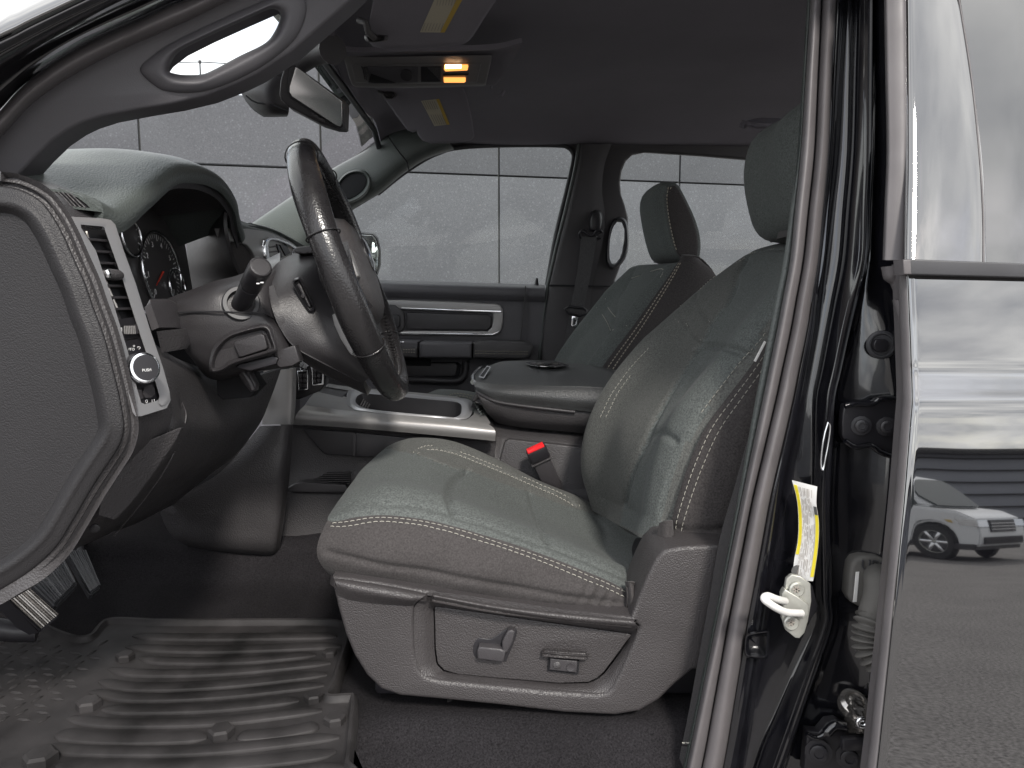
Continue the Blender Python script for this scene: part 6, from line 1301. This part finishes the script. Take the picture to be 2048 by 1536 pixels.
# belt moulding, window frame applique and tinted glass above it
def wpl(name, pts, d, th, m, bevel=1.5): return plate(name, [pts], d, th, m, rd, bevel=bevel)
wpl('belt_moulding', [(1808, 521), (1816, 518), (2300, 536), (2300, 562), (1816, 549), (1808, 545)], .748, .02, M['rubber_dark'], 3)
wpl('belt_cap', [(1806, 519), (1822, 519), (1824, 549), (1808, 549)], .7465, .02, M['rubber'], 3)
WD = lambda x, y: .765 + (520 - y) * .000165
fx = [(1812, 525), (1816, 300), (1813, 0), (1811, -90)]
wf = net([[(x, y, WD(x, y) + .003), (x + 3, y, WD(x, y)), (x + 20, y, WD(x, y) - .002), (x + 70, y, WD(x, y) - .003), (r_, y, WD(x, y) - .001), (r_ + 2, y, WD(x, y) + .006)] for (x, y), r_ in zip(fx, (1966, 1958, 1918, 1902))], 10, 8)
wf.build('window_frame', M['paint'], rd, .004)
tube('glass_run', [U(x, y, WD(x, y) - .001) for x, y in cr([(1967, 525), (1966, 420), (1958, 300), (1942, 150), (1918, 0), (1903, -90)], 6)], .0011, M['rubber'], rd, 8)
net([[(x, y, WD(x, y) + .006), (2100, y, WD(x, y) + .004), (2400, y, WD(x, y) + .006)] for x, y in ((1962, 530), (1955, 300), (1915, 0), (1898, -90))], 8, 8).build('window_glass', M['glass_dark'], rd, .003)
# ---- fittings on the pillar
def pp(x, y, extra=0.0): return .862 + shy(y) - extra
# vehicle information label: curved strip, yellow and white
z5 = lambda x, y: (1348 + x * .3418, 600 + y * .3418)
lo = [(690, 1055), (715, 1150), (725, 1230), (728, 1330), (722, 1420), (705, 1510), (695, 1600), (693, 1640)]
ro = [(838, 1092), (834, 1130), (832, 1200), (845, 1290), (846, 1380), (838, 1480), (822, 1590), (812, 1645)]
lo = [z5(*q) for q in lo]; ro = [z5(*q) for q in ro]
def lstrip(name, a, b, m, dd, th=.0006, y0=0., y1=1.):
    A_ = []; n = 24; L_ = resample(cr(lo, 6), n); R_2 = resample(cr(ro, 6), n)
    i0, i1 = int(y0 * (n - 1)), int(round(y1 * (n - 1)))
    rows_ = []
    for i in range(i0, i1 + 1):
        l_, r_ = L_[i], R_2[i]; rows_.append([(l_[0] + (r_[0] - l_[0]) * t, l_[1] + (r_[1] - l_[1]) * t, dd + .012 - t * .02 + shy(l_[1])) for t in np.linspace(a, b, 4)])
    return net(rows_, 2, 2).build(name, m, lbl, th)
lbl = np_
lstrip('information_label', 0, 1, M['white'], .848); lstrip('label_stripe', .02, .16, M['yellow'], .8472, y0=.05, y1=.74); lstrip('label_stripe', .84, .99, M['yellow'], .8472, y0=.30, y1=.97); lstrip('label_tab', .84, .99, M['ink'], .8468, y0=.25, y1=.30)
bm = bmesh.new(); L_ = resample(cr(lo, 6), 200); R_2 = resample(cr(ro, 6), 200); rnd = random.Random(3)
def lp(i, t, dd=.846): l_, r_ = L_[i], R_2[i]; return U(l_[0] + (r_[0] - l_[0]) * t, l_[1] + (r_[1] - l_[1]) * t, dd + .012 - t * .02 + shy(l_[1]))
for t in (.20, .25, .30, .35, .40, .46, .54, .60, .66, .72, .78):
    i = 10
    while i < 188:
        k = rnd.randint(6, 26); j = min(i + k, 188); w_ = .010 if t not in (.46, .6) else .016
        if rnd.random() < .8: bm.faces.new([bm.verts.new(lp(a, b)) for a, b in ((i, t - w_), (i, t + w_), (j, t + w_), (j, t - w_))])
        i = j + rnd.randint(2, 7)
o = from_bm('label_print', bm, M['ink_pale'], np_); o['kind'] = 'stuff'
lathe('label_symbol', [(.0072, 0), (.0072, .0006), (0, .0006)], lp(180, .2, .8474), (0, -1, 0), M['ink'], np_, 24)
# striker plate and loop
spl = part('striker', (.29, .85, .85), label='zinc door striker plate with its loop and two screws')
z6 = lambda x, y: (1348 + x * .3418, 1011 + y * .3418)
sD = lambda x, y: .838 - (x - 1590) * .00012
plate('striker_plate', [[z6(*q) for q in ((660, 430), (690, 405), (740, 415), (800, 460), (805, 560), (785, 680), (765, 745), (735, 778), (710, 775), (655, 730), (632, 660), (640, 560))]], sD, .006, M['zinc'], spl, bevel=2)
plate('striker_base', [[z6(*q) for q in ((632, 520), (650, 490), (720, 530), (788, 580), (790, 640), (760, 665), (680, 640), (640, 600))]], lambda x, y: sD(x, y) - .008, .010, M['zinc'], spl, bevel=3)
tube('striker_loop', [U(*(z6(x, y) + (dd,))) for x, y, dd in cr([(650, 560, .825), (600, 548, .80), (550, 530, .785), (528, 540, .780), (540, 560, .778), (600, 600, .785), (660, 625, .800), (745, 630, .822)], 6)], .0042, M['white'], spl, 12)
for q in ((716, 490), (684, 685)):
    lathe('striker_screw', [(.009, 0), (.009, .002), (.0075, .0035), (.003, .003), (.0025, .0012), (0, .0012)], U(*(z6(*q) + (.837,))), (0, -1, 0), M['zinc'], spl, 24)
    for k in range(3): rbox('screw_slot', U(*(z6(*q) + (.8332,))), (.0095, .0008, .0014), M['ink_pale'], spl, 0, rot=Matrix.Rotation(k * math.pi / 3, 3, 'Y'))
plate('striker_shim', [[z6(*q) for q in ((780, 450), (810, 470), (828, 540), (842, 590), (835, 620), (805, 660), (790, 700), (780, 640))]], .842, .006, M['black'], spl, bevel=1.5)
# hinges of the rear door, with bolts
def bolt(x, y, d, r, parent, m='black', name='bolt'):
    lathe(name, [(r * 1.5, 0), (r * 1.5, .0015), (r * 1.02, .002), (r, .002), (r, .006), (r * .8, .0068), (r * .55, .0068), (r * .5, .005), (0, .005)], U(x, y, d), (-.25, -1, .05), M[m], parent, 12)
h = part('door_hinge', (.39, .84, 1.1), label='upper black rear door hinge with two bolts')
hz = [z5(*q) for q in ((1000, 615), (1050, 605), (1160, 605), (1195, 580), (1250, 578), (1345, 580), (1345, 900), (1230, 905), (1195, 870), (1150, 850), (1060, 860), (1005, 830), (985, 790), (985, 720), (990, 660))]
plate('hinge_leaf', [hz], .846, .012, M['black'], h, bevel=3)
tube('hinge_flange', [U(x, y, .838) for x, y in cr([z5(*q) for q in ((1000, 620), (1060, 608), (1160, 606), (1200, 582), (1260, 575), (1345, 580))], 5)], .0035, M['pillar'], h, 8)
tube('hinge_flange', [U(x, y, .838) for x, y in cr([z5(*q) for q in ((1000, 825), (1060, 858), (1150, 850), (1200, 885), (1260, 908), (1320, 918))], 5)], .0035, M['pillar'], h, 8)
for q in ((1095, 735), (1243, 740)): bolt(*z5(*q), .843, .0075, h)
lathe('body_plug', [(.0165, 0), (.0165, .002), (.014, .004), (.0125, .004), (.0115, .0025), (.0105, .0025)], U(*z5(1212, 262), .862), (-.2, -1, .05), M['rubber_dark'], np_, 32)
plate('plug_core', [[z5(*q) for q in ((1170, 262), (1180, 235), (1200, 228), (1235, 228), (1255, 240), (1262, 265), (1250, 292), (1230, 303), (1195, 303), (1175, 288))]], .853, .008, M['black'], np_, bevel=2)
tube('drain_slot', [U(x, y, .840) for x, y in cr([z5(*q) for q in ((902, 715), (915, 740), (905, 830), (888, 920), (872, 995), (860, 960), (868, 860), (885, 770))], 4)], .0012, M['chrome'], np_, 6, closed=True)
# lower hinge, greasy
h2 = part('door_hinge', (.33, .83, .6), label='lower rear door hinge smeared with grease at the bottom edge')
plate('hinge_leaf', [[z6(*q) for q in ((780, 1320), (850, 1330), (900, 1270), (960, 1262), (1020, 1300), (1120, 1310), (1180, 1330), (1180, 1560), (760, 1560), (770, 1450))]], .836, .015, M['black'], h2, bevel=4)
tube('hinge_flange', [U(x, y, .828) for x, y in cr([z6(*q) for q in ((775, 1335), (830, 1360), (890, 1330), (940, 1285), (1000, 1290))], 5)], [.003] * 10 + [.006] * 11, M['pillar'], h2, 8)
net([[(*z6(980, 1150), .845), (*z6(1030, 1120), .832), (*z6(1110, 1130), .835)], [(*z6(990, 1210), .838), (*z6(1040, 1190), .818), (*z6(1130, 1190), .826)], [(*z6(1010, 1270), .835), (*z6(1070, 1270), .815), (*z6(1150, 1260), .820)], [(*z6(1030, 1330), .835), (*z6(1090, 1330), .820), (*z6(1160, 1320), .822)]], 8, 8).disp(.0022 * np.random.rand(25, 17)).build('hinge_knuckle', M['steel'], h2, .01)
lathe('hinge_pin', [(.017, -.01), (.017, 0), (.013, .004), (.010, .004), (.009, .002), (0, .002)], U(*z6(1058, 1150), .832), (.05, -.55, .83), M['steel'], h2, 24)
tube('hinge_spring', [U(*(z6(1100 + 25 * math.cos(t), 1270 + 22 * math.sin(t)) + (.812,))) for t in np.linspace(0, 5, 14)], .003, M['chrome'], h2, 8)
for q in ((845, 1440), (1025, 1470)): bolt(*z6(*q), .833, .0105, h2)
rbox('hinge_stop', U(*z6(1050, 1390), .822), (.03, .01, .016), M['black'], h2, .003)
# wiring boot between pillar and door
wb = part('wiring_boot', (.36, .82, .85), label='dusty grey rubber wiring boot with bellows marked UP')
gb = [z6(*q) for q in ((1040, 350), (1065, 315), (1110, 297), (1180, 296), (1240, 312), (1275, 340), (1275, 590), (1150, 606), (1085, 595), (1040, 570), (1020, 530), (1028, 430))]
plate('boot_plate', [gb], .842, .022, M['boot'], wb, bevel=8)
plate('white_mark', [[z6(*q) for q in ((1065, 390), (1085, 388), (1070, 565), (1048, 566))]], .8412, .002, M['white'], wb, bevel=.5)
tube('cable_sleeve', [U(*(z6(x, y) + (dd,))) for x, y, dd in cr([(1190, 415, .84), (1195, 440, .822), (1195, 500, .812), (1185, 560, .808), (1170, 610, .806), (1160, 650, .806)], 5)], .0155, M['boot'], wb, 16)
pth = cr([(1160, 655, .806), (1145, 700, .802), (1138, 750, .80), (1136, 800, .798), (1150, 850, .795), (1180, 890, .792), (1220, 920, .79), (1265, 935, .79)], 16)
PP = [U(*(z6(x, y) + (dd,))) for x, y, dd in pth]; rr = [.0150 + .0032 * math.sin(i / len(PP) * 2 * math.pi * 11) for i in range(len(PP))]
tube('bellows', PP, rr, M['boot'], wb, 18)
text('boot_marking', 'UP\u2191', .0165, frame(U(*z6(1180, 350), .8405), (1, 0, 0), (0, 0, 1)), M['rubber_dark'], wb, .0008)
# latch recess plug low on the pillar
nest('pillar_recess', [([z6(*q) for q in ((415, 770), (440, 745), (540, 725), (558, 740), (550, 880), (520, 900), (430, 890), (410, 850))], .858), ([z6(*q) for q in ((425, 778), (445, 758), (535, 742), (545, 752), (538, 870), (515, 885), (438, 878), (420, 845))], .852), ([z6(*q) for q in ((440, 790), (455, 775), (520, 765), (528, 775), (522, 855), (505, 865), (450, 860), (436, 840))], .866)], M['pillar'], np_, n=60)
# ============================================================ floor: pedals, sill cover, ribbed rubber mat
MZ = FZ + .016
pb_ = part('foot_pedal', tuple(U(60, 1215, 1.0)), label='parking brake pedal with bright ribs, nearest of the three pedals')
def pedal(P4, th, m, parent, ribs, ribm, name='pedal_pad', r=.0012, edge=0.08):
    a, b, c, d_ = [Vector(p) for p in P4]; nrm = (b - a).cross(d_ - a).normalized()
    if nrm.dot(Vector((0, 0, ZC)) - a) < 0: nrm = -nrm
    bm = bmesh.new(); fa = bm.faces.new([bm.verts.new(p) for p in (a, b, c, d_)]); rr_ = bmesh.ops.extrude_face_region(bm, geom=[fa]); bmesh.ops.translate(bm, vec=-nrm * th, verts=[v for v in rr_['geom'] if isinstance(v, bmesh.types.BMVert)])
    bmesh.ops.bevel(bm, geom=bm.edges[:], offset=.003, segments=2, affect='EDGES'); from_bm(name, bm, m, parent, 40)
    for k in range(ribs):
        t = edge + (1 - 2 * edge) * k / (ribs - 1); p = a.lerp(d_, t); q = b.lerp(c, t); tube('tread_rib', [p.lerp(q, .05) + nrm * .0005, p.lerp(q, .95) + nrm * .0005], r, ribm, parent, 6)
pedal([U(10, 1192, 1.0), U(50, 1170, 1.03), U(122, 1228, 1.06), U(82, 1265, 1.02)][::-1], .03, M['black'], pb_, 2, M['black'])
a, b, c, d_ = U(8, 1190, .998), U(50, 1165, 1.03), U(122, 1230, 1.05), U(84, 1262, 1.015)
pedal([a, d_, c, b], .008, M['black'], pb_, 9, M['steel'], 'tread', .0016)
tube('pedal_arm', [U(-20, 1255, 1.02), U(30, 1262, 1.03), U(75, 1262, 1.04)], .016, M['black'], pb_, 8)
p2_ = part('foot_pedal', tuple(U(110, 1160, 1.15)), label='wide ribbed brake pedal below the dash')
pedal([U(62, 1165, 1.12), U(110, 1212, 1.09), U(155, 1165, 1.14), U(125, 1108, 1.20)], .014, M['rubber_dark'], p2_, 14, M['rubber_dark'], r=.0018)
tube('pedal_arm', [U(95, 1150, 1.2), U(70, 1080, 1.3), U(60, 1000, 1.35)], .012, M['black'], p2_, 8)
p3_ = part('foot_pedal', tuple(U(170, 1140, 1.25)), label='narrow ribbed accelerator pedal, farthest of the three pedals')
pedal([U(130, 1100, 1.30), U(182, 1190, 1.19), U(202, 1174, 1.22), U(172, 1098, 1.34)], .012, M['rubber_dark'], p3_, 9, M['rubber_dark'], r=.0018)
tube('pedal_arm', [U(160, 1120, 1.35), U(150, 1060, 1.42), U(140, 1000, 1.45)], .010, M['black'], p3_, 8)
# rear sill cover and seat-base step beside the mat
sl_ = part('sill_cover', (.1, .9, .75))
net([[(722, 1402, 1.0), (760, 1397, 1.0), (830, 1400, 1.0), (905, 1410, 1.0)], [(716, 1450, .972), (762, 1440, .972), (822, 1436, .972), (885, 1438, .975)], [(706, 1540, .925), (745, 1502, .93), (790, 1472, .942), (850, 1458, .955)], [(690, 1600, .90), (735, 1560, .90), (775, 1500, .925), (830, 1470, .945)]], 8, 8).build('step_cover', M['plastic'], sl_, .02)
net([[Vector((X, Y, z)) for Y, z in ((.70, .55), (.76, .60), (.80, .62), (.90, .64), (.98, .68))] for X in (-1.0, -.3, .3, .9)], 4, 4).build('sill_plate', M['plastic'], sl_, .02)
# ---- the mat: a tray with raised rim, ribs, bolt heads and tread diamonds
fm = empty('floor_mat', tuple(UZ(350, 1400, MZ)), label='dusty black rubber floor mat with raised ribs on the driver floor', category='floor mat')
zm_ = lambda x, y: (x * .3491, 1000 + y * .3491)
rim = [zm_(*q) for q in ((-300, 760), (-60, 760), (0, 745), (60, 730), (150, 725), (260, 740), (340, 775), (430, 805), (490, 808), (530, 790), (570, 740), (610, 712), (680, 702), (800, 706), (950, 712), (1300, 712), (1700, 710), (1930, 716), (1990, 760), (1985, 850), (1950, 960), (1920, 1060), (1880, 1130), (1900, 1150), (2000, 1145), (2030, 1160), (2020, 1300), (2000, 1536), (1985, 1700), (-300, 1700))]
def MP(x, y, h=0.0): return UZ(x, y, MZ + h)
RM = cr(rim, 4, True); bm = bmesh.new(); L0 = []
def loop3(k, h):
    q = np.array([tuple(MP(x, y)) for x, y in RM]); n = len(q); o = []
    for i in range(n):
        t = q[(i + 1) % n] - q[i - 1]; t[2] = 0; t /= np.linalg.norm(t) + 1e-9; nn = np.array([-t[1], t[0], 0]); p = q[i] - nn * k; p[2] = MZ + h; o.append(p)
    return o
sgn = 1.0
a_ = np.array([tuple(MP(x, y))[:2] for x, y in RM]); area = 0.5 * np.sum(a_[:, 0] * np.roll(a_[:, 1], -1) - np.roll(a_[:, 0], -1) * a_[:, 1]); sgn = -1.0 if area > 0 else 1.0
LL = [[bm.verts.new(p) for p in loop3(sgn * k, h)] for k, h in ((-.006, -.012), (-.004, .006), (0, .010), (.004, .009), (.007, .001), (.009, 0))]
n_ = len(RM)
for A_, B_2 in zip(LL, LL[1:]):
    for k in range(n_): bm.faces.new((A_[k], A_[(k + 1) % n_], B_2[(k + 1) % n_], B_2[k]))
bm.faces.new(LL[-1]); bmesh.ops.triangulate(bm, faces=[f for f in bm.faces if len(f.verts) > 4])
from_bm('tray', bm, M['mat_rubber'], fm, 50)
def rib(pts, w_, h=.0042, closed_end=True):
    c = resample(cr([tuple(MP(*zm_(*q))) for q in pts], 8), 30); bm = bmesh.new(); rows_ = []
    for i, p in enumerate(c):
        t = c[min(i + 1, 29)] - c[max(i - 1, 0)]; t[2] = 0; t /= np.linalg.norm(t); nn = np.array([-t[1], t[0], 0]); s_ = min(i, 29 - i); e_ = 1 if s_ > 2 else (.35, .72, .92)[s_]
        rows_.append([bm.verts.new(p + nn * w_ * e_ * k + np.array([0, 0, hh])) for k, hh in ((-1, -.001), (-.95, h * .8 * e_), (-.86, h * e_), (.86, h * e_), (.95, h * .8 * e_), (1, -.001))])
    for A_, B_2 in zip(rows_, rows_[1:]):
        for k in range(5): bm.faces.new((A_[k], A_[k + 1], B_2[k + 1], B_2[k]))
    bm.faces.new(rows_[0]); bm.faces.new(rows_[-1])
    return from_bm('rib', bm, M['mat_rubber'], fm, 50)
RB = [(((765, 778), (900, 790), (1300, 792), (1930, 784)), .011), (((725, 840), (900, 858), (1300, 862), (1955, 838)), .011), (((800, 905), (950, 928), (1400, 925), (1810, 890)), .010),
      (((625, 968), (800, 998), (1300, 990), (1895, 935)), .010), (((572, 1038), (760, 1078), (1250, 1065), (1875, 1000)), .011), (((515, 1100), (760, 1140), (1250, 1125), (1858, 1062)), .010),
      (((590, 1200), (800, 1208), (1250, 1195), (1715, 1148)), .011), (((392, 1252), (650, 1285), (1250, 1275), (1845, 1208)), .010), (((325, 1340), (500, 1365), (800, 1375), (1190, 1360)), .013), (((1360, 1362), (1600, 1345), (1828, 1300)), .012),
      (((252, 1415), (500, 1445), (1200, 1440), (1945, 1360)), .010), (((330, 1520), (600, 1540), (1300, 1520), (1800, 1470), (1920, 1440)), .012), (((200, 1610), (700, 1630), (1400, 1600), (1980, 1530)), .012)]
for p_, w_ in RB: rib(p_, w_)
bolts = [(718, 912, .0135), (510, 1188, .016), (1268, 1350, .016), (235, 1505, .019), (1888, 888, .011), (1795, 1145, .013), (1918, 1275, .014)]
me_b = None
for x, y, r_ in bolts:
    p = MP(*zm_(x, y)); bm = bmesh.new()
    R0 = [[bm.verts.new((rr_ * math.cos(t + .3), rr_ * math.sin(t + .3), h_)) for t in np.linspace(0, 2 * math.pi, 7)[:-1]] for rr_, h_ in ((1.0, -.1), (1.0, .55), (.8, .72))]
    for A_, B_2 in zip(R0, R0[1:]):
        for k in range(6): bm.faces.new((A_[k], A_[(k + 1) % 6], B_2[(k + 1) % 6], B_2[k]))
    bm.faces.new(R0[-1]); bmesh.ops.transform(bm, matrix=Matrix.Translation(p) @ Matrix.Scale(r_, 4), verts=bm.verts[:]); from_bm('bolt_head', bm, M['mat_rubber'], fm, 25)
# tread diamonds left of the ribs, sharing one mesh for each of two directions
def diamond():
    bm = bmesh.new(); v = [bm.verts.new(q) for q in ((-1, 0, 0), (0, -.24, 0), (1, 0, 0), (0, .24, 0), (-.45, 0, .22), (.45, 0, .22))]
    for f in ((0, 1, 4), (1, 2, 5), (1, 5, 4), (2, 3, 5), (3, 0, 4), (3, 4, 5)): bm.faces.new([v[k] for k in f])
    bmesh.ops.recalc_face_normals(bm, faces=bm.faces[:]); me = bpy.data.meshes.new('tread_diamond'); bm.to_mesh(me); bm.free(); me.materials.append(M['mat_rubber']); return me
dm_ = diamond(); edgeL = [(800, 690), (860, 640), (960, 560), (1030, 510), (1100, 450), (1180, 380), (1250, 330), (1330, 270), (1420, 200), (1536, 150)]
cnt = 0; c0_ = MP(*zm_(140, 800))
for i in range(-3, 14):
    for j in range(0, 16):
        X = c0_.x + .0265 * i + .01325 * (j % 2); Y = c0_.y + .02 - .0165 * j
        q = PXa([(X, Y, MZ)])[0]; zx, zy = q[0] / .3491, (q[1] - 1000) / .3491
        lim = float(np.interp(zy, [e_[0] for e_ in edgeL], [e_[1] for e_ in edgeL])) - 45
        if zx > lim or zx < -60 or zy > 1600 or zy < 790 or (zx > 230 and zy < 830 + (0 if zx < 450 else -20)): continue
        if 330 < zx < 560 and zy < 860: continue
        o = bpy.data.objects.new('tread_diamond', dm_); COL.objects.link(o); o.parent = fm; o.matrix_parent_inverse = PINV[fm.name]
        o.location = (X, Y, MZ + .0003); o.scale = (.0105, .0105, .0105); o.rotation_euler = (0, 0, math.radians(72 if (i + j) % 2 else -8)); cnt += 1
